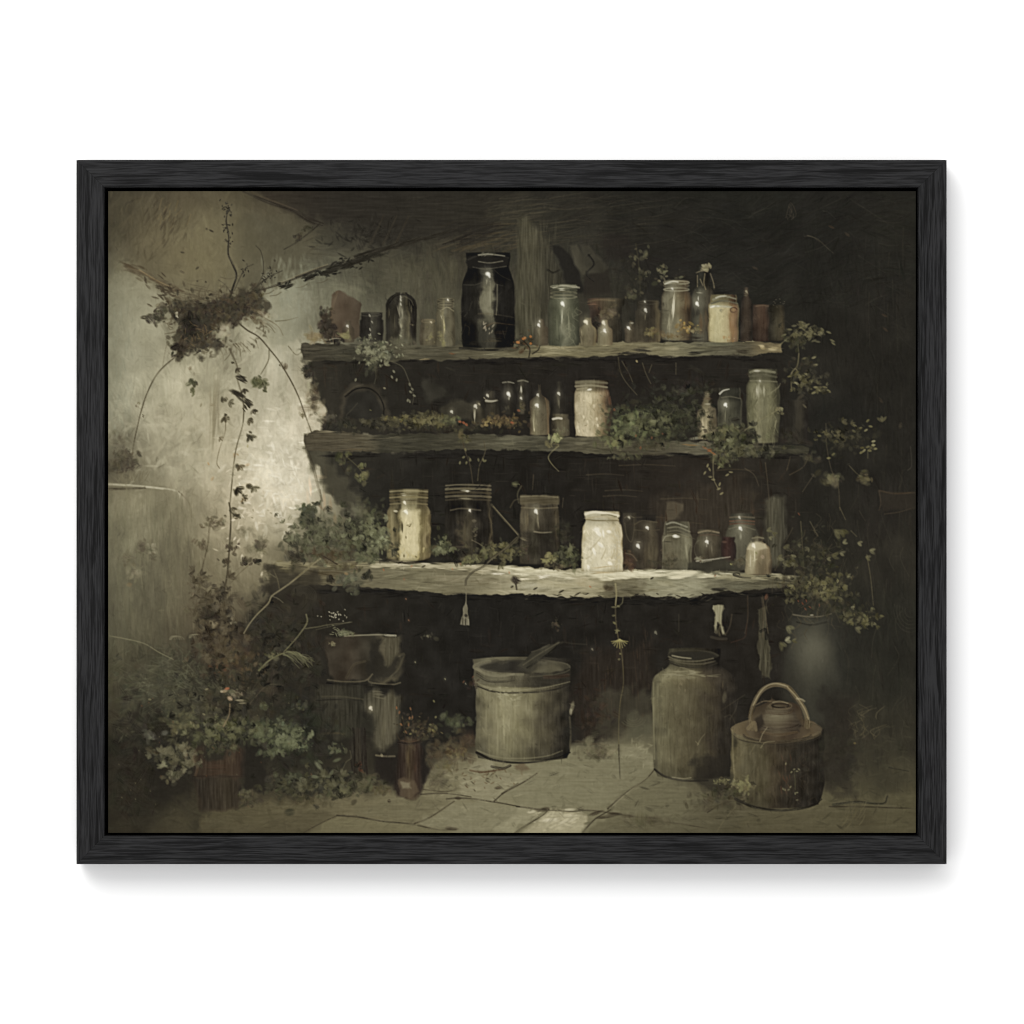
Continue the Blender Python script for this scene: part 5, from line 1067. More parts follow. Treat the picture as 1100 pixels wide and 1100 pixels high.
def paint_floor():
    motif('stone_floor', 'worn pale flagstone floor at the bottom of the painting')
    floor = [(200, 897), (230, 866), (300, 856), (360, 850), (420, 852), (450, 835), (490, 815), (510, 812), (600, 812), (620, 800), (664, 795), (672, 780), (705, 785), (706, 830), (740, 842), (790, 858), (850, 872), (890, 862), (985, 852), (985, 897)]

    def fc(X, Y):
        c = grad([(200, (80, 73, 53)), (300, (90, 83, 61)), (380, (104, 96, 73)), (450, (112, 105, 82)), (520, (122, 116, 92)), (590, (120, 115, 91)), (660, (112, 107, 85)), (720, (98, 93, 73)), (780, (82, 77, 58)), (850, (86, 80, 60)), (985, (82, 77, 56))], X + 0 * Y)
        k = np.interp(Y, [780, 810, 840, 895], [.9, .98, 1.03, .99])
        return c * k[..., None]
    poly(floor, fc, .9, 9, 3.5, jit=3, streak=HS)
    for _ in range(900):
        x = rng.uniform(240, 980); y = rng.uniform(800, 893)
        if y < np.interp(x, [240, 420, 500, 620, 700, 790, 985], [866, 848, 820, 806, 830, 862, 858]):
            continue
        c = pick(x, y) * rng.uniform(.88, 1.13)
        dab(x, y, rng.uniform(8, 30), rng.uniform(2, 5), rng.normal(-.05, .3), c, rng.uniform(.15, .5))
    # each slab has its own tone and a worn lighter edge
    for pts, c, a in (([(330, 896), (350, 878), (362, 876), (412, 882), (446, 885), (490, 891), (484, 897)], (108, 102, 77), .6), ([(270, 896), (300, 874), (350, 870), (360, 876), (328, 896)], (80, 73, 54), .5),
                      ([(370, 874), (400, 864), (450, 854), (486, 860), (446, 884), (412, 881)], (102, 96, 74), .55), ([(448, 886), (488, 860), (530, 861), (560, 866), (584, 871), (552, 896), (492, 896)], (124, 119, 96), .75),
                      ([(492, 856), (500, 838), (545, 831), (577, 831), (556, 842), (543, 851), (530, 860), (505, 857)], (134, 128, 104), .65), ([(540, 854), (560, 842), (578, 831), (600, 818), (650, 806), (690, 812), (704, 826), (672, 852), (652, 869), (615, 870), (562, 865)], (119, 115, 92), .65),
                      ([(704, 827), (736, 842), (762, 858), (728, 882), (680, 877), (656, 870), (676, 852)], (104, 100, 78), .55), ([(630, 893), (655, 871), (682, 878), (728, 883), (770, 893), (760, 897), (632, 897)], (90, 85, 64), .5),
                      ([(530, 890), (545, 879), (562, 868), (580, 872), (562, 886), (548, 896), (532, 896)], (146, 140, 113), .6), ([(554, 897), (572, 885), (588, 871), (606, 868), (626, 872), (632, 882), (622, 897)], (168, 159, 129), .75),
                      ([(668, 800), (690, 798), (704, 814), (702, 826), (684, 814), (668, 812)], (138, 133, 108), .5), ([(800, 872), (850, 876), (930, 868), (984, 870), (984, 897), (790, 897)], (84, 78, 57), .4)):
        poly(pts, c, a, 5, 2, jit=4, streak=HS)
        P = np.asarray(pts, float)
        for _ in range(int(np.ptp(P[:, 0]) * .9)):
            x, y = rng.uniform(P[:, 0].min(), P[:, 0].max()), rng.uniform(P[:, 1].min(), P[:, 1].max())
            if signed(pts, np.array([[x]]), np.array([[y]]))[0, 0] > 2:
                dab(x, y, rng.uniform(6, 22), rng.uniform(2, 5), rng.normal(-.15, .45), np.array(c) * rng.uniform(.86, 1.14), rng.uniform(.25, .6) * a, h=.5, bris=.55)
    for _ in range(9):
        dab(rng.normal(598, 13), rng.normal(879, 4), rng.uniform(10, 22), 4, rng.normal(-.25, .2), (204, 195, 165), .6, h=.9)
    for _ in range(40):
        dab(rng.uniform(570, 622), rng.uniform(872, 892), rng.uniform(6, 18), 3, rng.normal(-.4, .3), np.array((178, 169, 138)) * rng.uniform(.82, 1.13), .5, h=.8)
    for _ in range(60):
        x, y = rng.normal(515, 26), rng.normal(838, 9)
        dab(x, y, rng.uniform(6, 16), 2.6, rng.normal(-.1, .3), np.array((146, 139, 112)) * rng.uniform(.9, 1.1), .4, h=.6)
    for _ in range(50):
        x, y = rng.normal(685, 14), rng.normal(806, 8)
        dab(x, y, rng.uniform(4, 12), 2.4, rng.normal(-.4, .6), np.array((134, 129, 105)) * rng.uniform(.85, 1.12), .45, h=.6)
    # joints between the flags
    J = (70, 62, 47)
    for pts, w in (([(322, 896), (340, 886), (362, 877)], 1.8), ([(362, 876), (385, 877), (412, 882), (446, 885)], 2), ([(446, 885), (462, 877), (488, 860)], 2), ([(448, 886), (470, 890), (490, 891)], 1.6), ([(480, 858), (500, 857), (530, 861), (560, 866)], 1.8), ([(530, 861), (543, 850), (556, 842)], 1.6), ([(540, 852), (562, 840), (577, 831)], 1.8), ([(555, 866), (580, 868), (610, 871), (623, 870)], 1.6), ([(552, 896), (565, 886), (582, 876), (590, 869)], 1.9), ([(625, 893), (640, 880), (656, 870)], 1.8), ([(652, 869), (672, 852), (694, 836), (704, 826)], 1.7), ([(622, 870), (650, 872), (680, 877), (704, 880)], 1.6), ([(452, 853), (480, 851), (505, 855)], 1.6), ([(452, 848), (475, 850), (490, 849)], 1.4), ([(890, 866), (930, 866), (984, 868)], 1.8), ([(760, 872), (776, 862), (800, 858)], 1.2), ([(700, 880), (735, 885), (760, 890)], 1.2)):
        stroke([(p[0] + rng.normal(0, .6), p[1] + rng.normal(0, .5)) for p in pts], w, np.array(J) * rng.uniform(.8, 1.1), .78, w * .6)
    stroke([(655, 868), (674, 851), (696, 834)], 1, (146, 140, 114), .6); stroke([(770, 893), (778, 880), (790, 866)], 1, (112, 104, 78), .5)
    for x, y, l in ((486, 890, 16), (482, 889, 10), (582, 870, 20), (586, 868, 12), (492, 857, 9), (650, 877, 26), (660, 874, 18), (418, 860, 5), (640, 873, 20), (535, 846, 10)):
        dab(x, y, l, 5, rng.normal(0, .2), (62, 53, 40), .7)
    for _ in range(50):
        x, y = rng.normal(525, 22), rng.normal(832, 7)
        dab(x, y, rng.uniform(3, 7), 2.2, rng.uniform(0, 3), (98, 76, 54) if rng.random() < .5 else (72, 64, 48), .5)
    poly([(504, 820), (525, 818), (530, 824), (520, 828), (506, 826)], (140, 134, 111), .8, 4, 1.4, jit=6); stroke([(505, 827), (520, 829), (540, 826)], 2, (92, 66, 47), .7); stroke([(528, 823), (540, 825), (548, 822)], 2.6, (46, 41, 33), .8)
    poly([(548, 822), (562, 818), (570, 826), (560, 830)], (92, 72, 54), .6, 2.5, 1)
    poly([(640, 742), (705, 742), (706, 792), (672, 796), (640, 790)], (74, 72, 57), .5, 10, 3, own=False, jit=5)
    poly([(672, 766), (700, 766), (702, 790), (676, 792)], (84, 84, 68), .45, 6, 2, own=False)
    for r in range(4):
        ring(680, 770, 5 + r * 3, 4 + r * 2, .9, (100, 94, 72), .4, .3, 2.6, own=False)
    # right corner
    for _ in range(160):
        x, y = rng.uniform(860, 982), rng.uniform(780, 862)
        dab(x, y, rng.uniform(6, 18), 3, rng.uniform(-.6, .6), np.array((74, 72, 55)) * rng.uniform(.75, 1.1), .25, own=False)
    stroke([(895, 864), (920, 861), (948, 863), (953, 855)], 3, (46, 45, 36), .7, 1.5); stroke([(955, 824), (965, 826), (976, 828)], 1.5, (52, 50, 40), .7, .6)
    for _ in range(260):                                   # earth and moss trodden into the flags
        x, y = rng.uniform(440, 980), rng.uniform(806, 893)
        if y < np.interp(x, [440, 500, 620, 700, 790, 980], [852, 824, 810, 834, 866, 862]):
            continue
        dab(x, y, rng.uniform(5, 20), rng.uniform(2, 6), rng.normal(0, .6), pick(x, y) * rng.uniform(.72, .95), rng.uniform(.2, .6), own=False, bris=.6)
    leaves(470, 838, 22, 10, 40, [(74, 68, 52), (92, 85, 65)], 9, .4, own=False); leaves(765, 862, 30, 9, 50, [(62, 57, 43), (74, 68, 51)], 9, .45, own=False); leaves(700, 880, 30, 6, 40, [(76, 70, 53), (88, 82, 62)], 10, .4, own=False); leaves(640, 812, 24, 4, 30, [(84, 79, 62), (70, 65, 50)], 7, .5, own=False)
    glow(928, 880, 8, 9, (66, 58, 42), .4)
    for _ in range(20):
        x, y = rng.uniform(900, 925), rng.uniform(868, 892)
        stroke([(x, y), (x + 4, y - 5), (x + 6, y - 10)], .9, (98, 91, 66), .4)
    ground()
    restroke(116, 800, 300, 895, 500, 20, 5, .1, .45, 5, .5)


def paint_pots():
    motif('jug', 'shadowy pale jug standing behind the creepers on the right')
    poly([(846, 664), (896, 662), (888, 676), (890, 690), (900, 710), (905, 740), (896, 780), (850, 780), (838, 740), (842, 705), (854, 684)], lambda X, Y: grad([(838, (48, 46, 39)), (870, (66, 66, 57)), (905, (48, 47, 40))], X + 0 * Y), .6, 8, 1.5, jit=3)
    glow(873, 697, 13, 15, (106, 105, 94), .75); glow(874, 708, 17, 24, (78, 77, 67), .4)
    stroke([(852, 660), (866, 662), (880, 662), (893, 659)], 1.8, (112, 104, 88), .7, 1); stroke([(856, 668), (870, 671), (888, 668)], 2, (46, 44, 37), .6); dab(872, 660.5, 6, 2, 0, (166, 158, 140), .8)
    motif('wooden_prop', 'short greenish wooden prop under the end of the lowest shelf')
    poly([(816, 655), (822, 652), (824, 675), (829, 712), (828, 730), (816, 726), (814, 690)], (72, 68, 53), .85, 2, 1.1, jit=8, streak=VS)
    veil(822, 705, 34, 4, 1.5, (92, 88, 70), .6, 6); stroke([(817, 678), (822, 676), (823, 686)], 3, (36, 34, 29), .8); stroke([(819, 640), (822, 660), (825, 680)], 1.1, (92, 80, 62), .7)
    ground()
    stroke([(803, 640), (803, 665), (800, 680)], 1.3, (72, 58, 45), .7); stroke([(818, 642), (820, 660), (819, 684)], 1.2, (84, 70, 54), .6); dab(823, 641, 9, 5, 1.9, (112, 68, 50), .75)
    motif('broken_bowl', 'tall broken stoneware bowl with a jagged notch, deep in shade')
    poly([(350, 684), (376, 681), (402, 682), (431, 682), (430, 700), (434, 706), (432, 720), (424, 732), (360, 731), (350, 715)], lambda X, Y: grad([(350, (58, 50, 40)), (375, (66, 56, 45)), (400, (58, 54, 44)), (412, (86, 79, 62)), (425, (80, 74, 58)), (434, (48, 44, 36))], X + 0 * Y), .88, 3, 1.2, jit=7)
    poly([(402, 684), (410, 686), (411, 702), (417, 716), (424, 704), (430, 706), (424, 726), (400, 730), (396, 716)], (40, 37, 31), .75, 4, 1.4, jit=3)
    poly([(411, 684), (428, 684), (427, 700), (420, 714), (414, 715), (412, 700)], (80, 75, 60), .85, 3, 1.2, jit=8, streak=VS)
    stroke([(429, 704), (434, 703), (428, 718), (420, 726)], 3, (78, 72, 57), .7, 1.5)
    stroke([(370, 683), (390, 682), (410, 681.5), (425, 682.5)], 1.4, (148, 142, 122), .75); stroke([(414, 682), (420, 682.5), (425, 682.5)], 2, (172, 166, 146), .7); stroke([(392, 710), (380, 714), (372, 728)], 2.6, (82, 74, 58), .5)
    leaves(372, 680, 10, 3, 30, [(84, 88, 64), (116, 116, 94)], 5, .6)
    stroke([(352, 730), (370, 732), (392, 731), (400, 724), (396, 732), (420, 735), (430, 733)], 1.6, (104, 96, 77), .7); stroke([(352, 734), (380, 736), (420, 737)], 3.5, (36, 33, 28), .8)
    veil(400, 735, 14, 2, 0, (90, 86, 70), .5)
    motif('crock', 'dim greenish pot half swallowed by shadow under the broken bowl')
    poly([(338, 738), (360, 735), (392, 737), (394, 748), (392, 770), (388, 790), (360, 792), (340, 784)], lambda X, Y: grad([(338, (56, 53, 42)), (365, (62, 59, 47)), (394, (48, 46, 37))], X + 0 * Y), .75, 6, 1.5, jit=6, streak=VS)
    stroke([(346, 748), (366, 748), (390, 751)], 2, (78, 73, 58), .6); stroke([(340, 752), (366, 751), (388, 752)], 1.2, (40, 37, 31), .7); stroke([(346, 788), (358, 787), (370, 788)], 2.2, (84, 74, 54), .6)
    motif('crock', 'small grey stoneware crock with a white spot on its left rim')
    poly([(390, 756), (396, 745), (414, 743), (430, 746), (433, 760), (432, 780), (424, 795), (414, 804), (405, 802), (398, 788), (395, 772), (390, 766)], lambda X, Y: grad([(390, (58, 55, 45)), (402, (78, 74, 60)), (414, (90, 85, 69)), (424, (82, 77, 61)), (433, (50, 46, 38))], X + 0 * Y), .9, 7, 2, sm=3, jit=7, streak=VS)
    veil(412, 782, 40, 10, 1.57, (96, 91, 74), .3, 10); veil(406, 746, 20, 4, .1, (116, 110, 92), .5, 7); spark(398, 760, 2.7, (214, 204, 182)); poly([(392, 766), (402, 764), (404, 784), (396, 792), (388, 784)], (48, 46, 37), .75, 4, 1.2)
    ground()
    for x0, c in ((378, (42, 36, 31)), (384, (54, 46, 38)), (390, (44, 37, 32))):
        stroke([(x0, 784), (x0 + 1, 810), (x0 + 3, 834)], 6, c, .7)
    poly([(402, 812), (440, 808), (462, 822), (458, 842), (404, 838)], (36, 31, 28), .7, 5, 1.5, own=False)
    stroke([(404, 811), (412, 812), (424, 812)], 2, (122, 112, 88), .7); dab(410, 811, 5, 3.5, 1.2, (150, 138, 108), .8); leaves(386, 824, 4, 7, 16, [(104, 56, 40), (76, 48, 37)], 4, .6)
    motif('bottle', 'reddish brown bottle with a pale label on the flagstones')
    poly([(428, 800), (432, 793), (450, 793), (454, 802), (456, 838), (452, 852), (442, 858), (430, 856), (424, 848), (426, 826)], lambda X, Y: grad([(424, (45, 37, 32)), (433, (58, 44, 36)), (440, (78, 63, 47)), (447, (62, 45, 36)), (456, (40, 34, 30))], X + 0 * Y), .92, 4, 1.2, sm=3, jit=6, streak=VS)
    stroke([(428, 797), (440, 799), (452, 796)], 3, (44, 35, 30), .8); stroke([(431, 795), (440, 796.5), (450, 795)], 1, (88, 64, 48), .7); veil(438, 815, 26, 5, 1.57, (92, 76, 54), .5, 7); veil(446, 824, 20, 2, 1.57, (92, 58, 43), .5, 4)
    poly([(428, 838), (434, 834), (446, 838), (450, 850), (442, 857), (430, 855)], (92, 76, 60), .7, 2.5, 1); poly([(431, 840), (441, 839), (442, 847), (432, 847)], (122, 112, 93), .85, 2.5, .7)
    poly([(454, 812), (462, 824), (456, 844), (452, 840)], (36, 31, 28), .7, 3, 1)
    motif('flower_sprig', 'thin flowering sprigs with rusty blooms rising behind the brown bottle')
    for pts in ([(436, 796), (434, 780), (432, 768)], [(441, 796), (444, 782), (442, 764)], [(446, 794), (452, 782), (460, 772)], [(450, 794), (462, 784), (470, 778)], [(430, 796), (426, 788)]):
        stroke(pts, 1.1, (66, 52, 38), .8, .7)
    leaves(446, 780, 18, 12, 70, [(54, 48, 36), (72, 62, 44), (96, 84, 56)], 4, .7); leaves(465, 785, 9, 6, 30, [(66, 60, 44), (100, 92, 60)], 5, .7)
    for x, y in ((441, 761), (440, 771), (439, 778), (429, 765), (431, 778), (436, 786), (443, 770), (426, 760)):
        dab(x, y, 2.6, 5, rng.normal(0, .5), (150, 88, 56), .75)
    for x, y in ((466, 753), (468, 770), (462, 778), (441, 788), (465, 784)):
        dab(x, y, 4, 3, rng.uniform(0, 3), (122, 116, 72), .8)
    motif('leaf_clump', 'dull green leaves and dead growth between the pots')
    leaves(490, 776, 14, 10, 60, [(52, 52, 40), (64, 68, 50), (78, 84, 60)], 7, .6); leaves(480, 805, 26, 14, 130, [(60, 52, 40), (78, 68, 50), (92, 80, 58)], 8, .45); leaves(490, 808, 12, 7, 34, [(96, 84, 54), (112, 98, 64), (66, 52, 38)], 6, .6); leaves(500, 795, 12, 14, 50, [(84, 66, 50), (78, 62, 48)], 8, .35); leaves(478, 822, 12, 5, 24, [(104, 94, 60), (92, 84, 62)], 8, .5)
    motif('cooking_pot', 'big pale stoneware cooking pot with a collar and lug handle')
    vessel(561.5, 716, 817, 51, [(0, 1), (.13, 1), (.2, 1.01), (.22, .985), (.9, .985), (.94, 1), (1, .93)], [(-1, (82, 78, 62)), (-.85, (104, 99, 78)), (-.62, (124, 118, 92)), (-.4, (138, 132, 102)), (-.15, (126, 120, 92)), (.1, (112, 106, 82)), (.3, (96, 90, 70)), (.55, (74, 68, 54)), (.75, (60, 55, 44)), (.9, (50, 45, 37)), (1, (40, 37, 31))], .98, ((0, .78), (.2, .8), (.24, 1), (.6, 1.02), (.85, .88), (1, .7)), amp=7, e=.10, feather=1.5)
    vessel(560.5, 708, 738, 52.5, [(0, .99), (.2, 1.01), (.8, .99), (1, .98)], [(-1, (92, 88, 72)), (-.7, (104, 100, 82)), (-.3, (98, 93, 75)), (.05, (74, 69, 56)), (.4, (54, 50, 41)), (.8, (50, 46, 38)), (1, (42, 38, 32))], .95, ((0, 1), (.5, .9), (1, 1)), amp=6, e=.17, nz=HS)
    T = np.linspace(0, 6.2832, 40)[:-1]
    poly([(560.5 + 52 * math.cos(t), 715.5 + 8 * math.sin(t)) for t in T], lambda X, Y: grad([(508, (96, 92, 77)), (530, (72, 68, 57)), (552, (52, 49, 41)), (575, (70, 66, 54)), (595, (82, 78, 64)), (612, (66, 62, 51))], X + 0 * Y), .97, 1.3, .5, jit=6)
    poly([(556 + 40 * math.cos(t), 716 + 5 * math.sin(t)) for t in T], lambda X, Y: grad([(515, (60, 57, 48)), (550, (42, 39, 34)), (580, (70, 66, 54)), (600, (76, 72, 59))], X + 0 * Y), .85, 2, .6, jit=5)
    poly([(572, 722), (583, 712), (600, 716), (606, 720), (590, 724)], (92, 87, 70), .6, 3, .8, jit=6)
    ring(560.5, 716, 52, 8.2, 2.6, (116, 111, 92), .7, 1.55, 4.0); ring(560.5, 716, 52, 8, 1.5, (92, 87, 71), .6, 3.6, 6.4); ring(560.5, 717.5, 52, 9, 1.4, (96, 91, 74), .5, .2, 1.4)
    stroke([(512, 718), (522, 724), (538, 726), (552, 724)], 3, (126, 120, 100), .65, 2); stroke([(512, 724), (524, 731), (540, 732), (552, 730)], 3, (60, 56, 46), .6, 2); stroke([(585, 727), (596, 727), (610, 725)], 4, (76, 54, 42), .5)
    stroke([(510, 732), (524, 738), (550, 741), (580, 739), (600, 735), (612, 732)], 2, (134, 128, 104), .6, 1); stroke([(512, 736.5), (530, 742.5), (556, 744), (590, 741.5), (611, 736)], 1.8, (46, 42, 35), .75)
    for _ in range(70):
        x = rng.uniform(514, 608); u = (x - 561) / 50
        c = grad([(-1, (92, 87, 70)), (-.4, (150, 144, 112)), (.2, (112, 106, 82)), (.7, (60, 55, 44)), (1, (46, 42, 35))], np.array([[u]]))[0, 0]
        y = rng.uniform(748, 806)
        dab(x, y, rng.uniform(16, 44), rng.uniform(1.5, 3.5), 1.57 + rng.normal(0, .03), c * rng.uniform(.84, 1.14), rng.uniform(.2, .55))
    for _ in range(26):
        dab(rng.normal(545, 9), rng.normal(747, 4), rng.uniform(3, 8), 2.4, rng.normal(0, .4), (156, 151, 122), .5, h=.8)
    stroke([(513, 806), (530, 812), (556, 814.5), (586, 812), (604, 806)], 2, (128, 122, 98), .55, 1); stroke([(512, 808), (530, 816), (558, 819), (590, 816), (612, 808)], 2.6, (36, 33, 28), .8, 1.6)
    dab(614.5, 760, 17, 6, 1.75, (122, 116, 96), .9); dab(613, 764, 10, 4, 1.6, (148, 141, 118), .7); stroke([(612, 770), (613, 790), (612, 804)], 2, (84, 78, 62), .6); stroke([(509, 730), (511, 737), (514, 748)], 3.5, (112, 106, 88), .7, 1.5)
    motif('ladle', 'dark ladle handle leaning out of the cooking pot')
    poly([(556, 715), (570, 702), (585, 694), (600, 688), (604, 690), (592, 700), (578, 711), (568, 719)], (58, 55, 45), .93, 1.5, .6, jit=5)
    stroke([(562, 714), (578, 703), (600, 690)], 1.4, (92, 87, 71), .6); stroke([(566, 717), (582, 707), (602, 691)], 1.4, (38, 35, 30), .8); stroke([(571, 700), (580, 697), (590, 692)], 1.2, (80, 75, 61), .6)
    ground()
    leaves(508, 735, 6, 6, 20, [(40, 36, 31), (60, 46, 38)], 5, .6, own=False)
    for x, y in ((498, 732), (508, 727)):
        dab(x, y, 5, 2.4, 2.2, (122, 74, 54), .6)
    stroke([(604, 689), (615, 691), (630, 692)], 1.4, (58, 53, 44), .6); leaves(598, 670, 6, 7, 22, [(66, 60, 46), (84, 74, 56)], 3.5, .6); spark(636, 697, 1.5, (120, 114, 100), .7)
    leaves(640, 765, 20, 22, 90, [(42, 37, 31), (56, 45, 36), (68, 50, 38)], 8, .4, own=False); leaves(640, 805, 18, 6, 50, [(70, 64, 48), (90, 84, 64), (112, 104, 82)], 6, .5, own=False); leaves(660, 808, 9, 5, 20, [(112, 106, 84), (130, 124, 100)], 6, .5, own=False)
    motif('crock', 'tall stoneware storage crock with a dark narrow mouth')
    vessel(746, 698, 836.5, 45.5, 'crock', [(-1, (84, 80, 62)), (-.85, (104, 99, 76)), (-.55, (94, 88, 66)), (-.2, (86, 79, 59)), (.15, (74, 67, 50)), (.4, (62, 54, 42)), (.7, (50, 44, 36)), (1, (40, 36, 31))], .98, ((0, .62), (.12, .72), (.17, 1.1), (.22, 1.22), (.3, 1.05), (.6, .98), (.85, 1.02), (1, .78)), amp=6, e=.13, feather=1.6)
    poly([(717 + 28 + 27 * math.cos(t), 703.5 + 4.5 * math.sin(t)) for t in T], (46, 43, 36), .9, 1.4, .5)
    for pts, w, c in (([(718, 703), (722, 700), (740, 698), (762, 700), (771, 704)], 2, (62, 57, 46)), ([(718, 705), (728, 709), (748, 710), (766, 707)], 1.5, (104, 98, 80)), ([(719, 708), (734, 712), (752, 713), (768, 710)], 1.8, (90, 84, 67)), ([(722, 704), (732, 706), (742, 707)], 1.6, (150, 142, 118)), ([(718, 711), (734, 716), (756, 716), (770, 712)], 1.8, (54, 49, 40))):
        stroke(pts, w, c, .75)
    for _ in range(50):
        x, y = rng.normal(738, 12), rng.normal(723.5, 3)
        dab(x, y, rng.uniform(6, 16), 2.2, rng.normal(.02, .12), np.array((130, 124, 100)) * rng.uniform(.85, 1.12), .45, h=.7)
    for _ in range(12):
        dab(rng.normal(731, 4), rng.normal(737, 4), rng.uniform(4, 8), 2, rng.uniform(.6, 2.4), (116, 104, 82), .5)
    for _ in range(110):
        x = rng.uniform(703, 790); u = (x - 746) / 45
        y = rng.uniform(738, 826)
        c = grad([(-1, (98, 94, 72)), (-.5, (92, 86, 65)), (0, (82, 75, 56)), (.5, (58, 51, 40)), (1, (42, 38, 32))], np.array([[u]]))[0, 0]
        dab(x, y, rng.uniform(14, 46), rng.uniform(1.5, 3.5), 1.57 + rng.normal(0, .03), c * rng.uniform(.84, 1.13), rng.uniform(.2, .5))
    dab(778, 749, 16, 6, 1.7, (86, 80, 64), .7); veil(776, 735, 14, 3, 1.57, (90, 80, 62), .4); stroke([(702, 732), (702, 770), (703, 815)], 1.6, (124, 119, 94), .6)
    stroke([(703, 826), (715, 834), (735, 838), (760, 838)], 2.2, (38, 34, 29), .75); stroke([(722, 834.5), (734, 836), (742, 835)], 1.2, (136, 128, 106), .75)
    poly([(744, 818), (790, 808), (790, 846), (764, 850), (744, 838)], (40, 36, 30), .65, 7, 2.5, own=False)
    for pts in ([(749, 800), (753, 793), (757, 788)], [(750, 799), (747, 796)], [(760, 770), (775, 762), (800, 746)], [(784, 772), (790, 762), (793, 750)], [(778, 770), (785, 768), (790, 778)]):
        stroke(pts, 1, (130, 120, 92) if pts[0][0] < 755 else (74, 66, 52), .6, .6)
    motif('milk_can', 'squat brown milk can with a hoop handle and capped neck')
    vessel(835, 783, 868, 50, [(0, .95), (.05, .985), (.14, 1), (.8, 1), (.9, .97), (1, .86)], [(-1, (66, 61, 46)), (-.9, (96, 88, 64)), (-.7, (82, 76, 56)), (-.35, (78, 71, 52)), (-.05, (70, 60, 45)), (.15, (58, 50, 39)), (.4, (48, 43, 35)), (.75, (45, 40, 33)), (1, (36, 33, 28))], .98, ((0, 1), (.7, 1), (1, .82)), amp=7, e=.17, feather=1.6)
    poly([(834.5 + 49 * math.cos(t), 783 + 11.5 * math.sin(t)) for t in T], lambda X, Y: grad([(785, (104, 90, 67)), (805, (96, 80, 59)), (840, (84, 64, 47)), (865, (98, 80, 58)), (884, (72, 61, 47))], X + 0 * Y), .98, 1.5, .6, jit=6)
    ring(834.5, 784, 47.5, 11.5, 5, (104, 90, 67), .6, .3, 3.3); ring(835, 789, 36, 7, 3, (52, 43, 34), .6, .1, 3.1); ring(834.5, 787, 49, 12.5, 1.3, (56, 48, 38), .7, .2, 3.0); ring(834.5, 783, 48, 11, 1.6, (84, 72, 54), .6, 3.2, 6.2)
    poly([(800, 786), (806, 772), (811, 759), (824, 753), (848, 753), (859, 758), (864, 772), (870, 785), (860, 793), (836, 796), (810, 793)], lambda X, Y: grad([(806, (84, 70, 53)), (818, (70, 58, 45)), (835, (80, 66, 50)), (852, (66, 52, 40)), (864, (78, 64, 48))], X + 0 * Y), .95, 2, .8, jit=6)
    poly([(824, 757), (849, 757), (853, 766), (862, 779), (856, 787), (836, 790), (817, 787), (811, 779), (821, 766)], lambda X, Y: grad([(811, (58, 48, 39)), (824, (82, 71, 56)), (836, (88, 77, 61)), (850, (66, 54, 43)), (862, (52, 44, 36))], X + 0 * Y), .92, 3, .8, jit=6, streak=HS); glow(833, 771, 12, 4, (118, 110, 90), .6); glow(842, 769, 8, 3, (108, 101, 84), .4); ring(836, 777, 22, 6, 2.4, (62, 52, 42), .6, .2, 2.9)
    poly([(812, 772), (818, 766), (822, 778), (814, 784)], (44, 37, 30), .7, 3, .8); stroke([(818, 786), (836, 789), (856, 786)], 3, (90, 72, 53), .7)
    ring(838, 758, 12, 3.4, 2, (92, 78, 60), .8); ring(838, 757.5, 9, 2.2, 1.4, (48, 40, 33), .8); ring(837, 763, 14, 3.5, 2.4, (78, 62, 47), .6, 0, 3.14); stroke([(830, 754), (838, 753), (846, 755)], 1.4, (130, 118, 96), .7); dab(832, 769, 14, 3, -.1, (126, 118, 98), .45); stroke([(812, 757), (820, 753), (828, 753)], 1.3, (118, 100, 76), .7)
    stroke([(808, 783), (806, 770), (809, 757), (816, 744), (824, 737.5), (834, 735), (846, 738), (855, 748), (863, 760), (867, 772), (867, 780)], 4.2, (104, 90, 68), .92, 5.6, jit=14)
    stroke([(809, 757), (816, 744), (824, 736.5), (834, 734), (846, 737)], 1.4, (150, 134, 104), .8); stroke([(846, 738), (856, 749), (864, 761), (868, 772)], 1.4, (148, 130, 98), .8); stroke([(849, 746), (858, 758), (862, 772), (862, 780)], 1.6, (72, 58, 44), .7); stroke([(856, 750), (861, 751), (864, 753)], 2, (150, 136, 108), .8); stroke([(804, 782), (810, 776), (812, 784)], 5, (114, 98, 72), .8, 3)
    stroke([(787, 784), (787, 810), (790, 845)], 1.8, (116, 106, 78), .6)
    for _ in range(60):
        x = rng.uniform(790, 882); u = (x - 835) / 50; y = rng.uniform(803, 858)
        c = grad([(-1, (92, 84, 62)), (-.3, (82, 74, 54)), (.1, (66, 56, 43)), (.6, (48, 42, 34)), (1, (40, 36, 30))], np.array([[u]]))[0, 0]
        dab(x, y, rng.uniform(10, 30), rng.uniform(1.5, 3), 1.57 + rng.normal(0, .08), c * rng.uniform(.84, 1.14), rng.uniform(.2, .5))
    for _ in range(40):
        x, y = rng.uniform(845, 886), rng.uniform(800, 858)
        stroke([(x, y), (x + rng.normal(0, 3), y + 5), (x + rng.normal(0, 3), y + 9)], .9, (70, 58, 45), .35, .5)
    for _ in range(14):
        dab(rng.uniform(835, 850), rng.uniform(805, 850), rng.uniform(6, 12), 2, 1.4 + rng.normal(0, .2), (96, 62, 46), .4)
    stroke([(816, 796), (819, 788), (824, 781)], 1, (142, 132, 106), .75, .6); stroke([(817, 803), (822, 797), (832, 796)], 1, (130, 120, 92), .7, .6); stroke([(805, 810), (811, 800)], .8, (116, 106, 80), .5)
    stroke([(790, 858), (812, 867), (840, 870), (870, 866), (882, 858)], 3, (36, 33, 27), .75, 2)
    motif('flower_sprig', 'tiny white flowering weed against the dark side of the milk can')
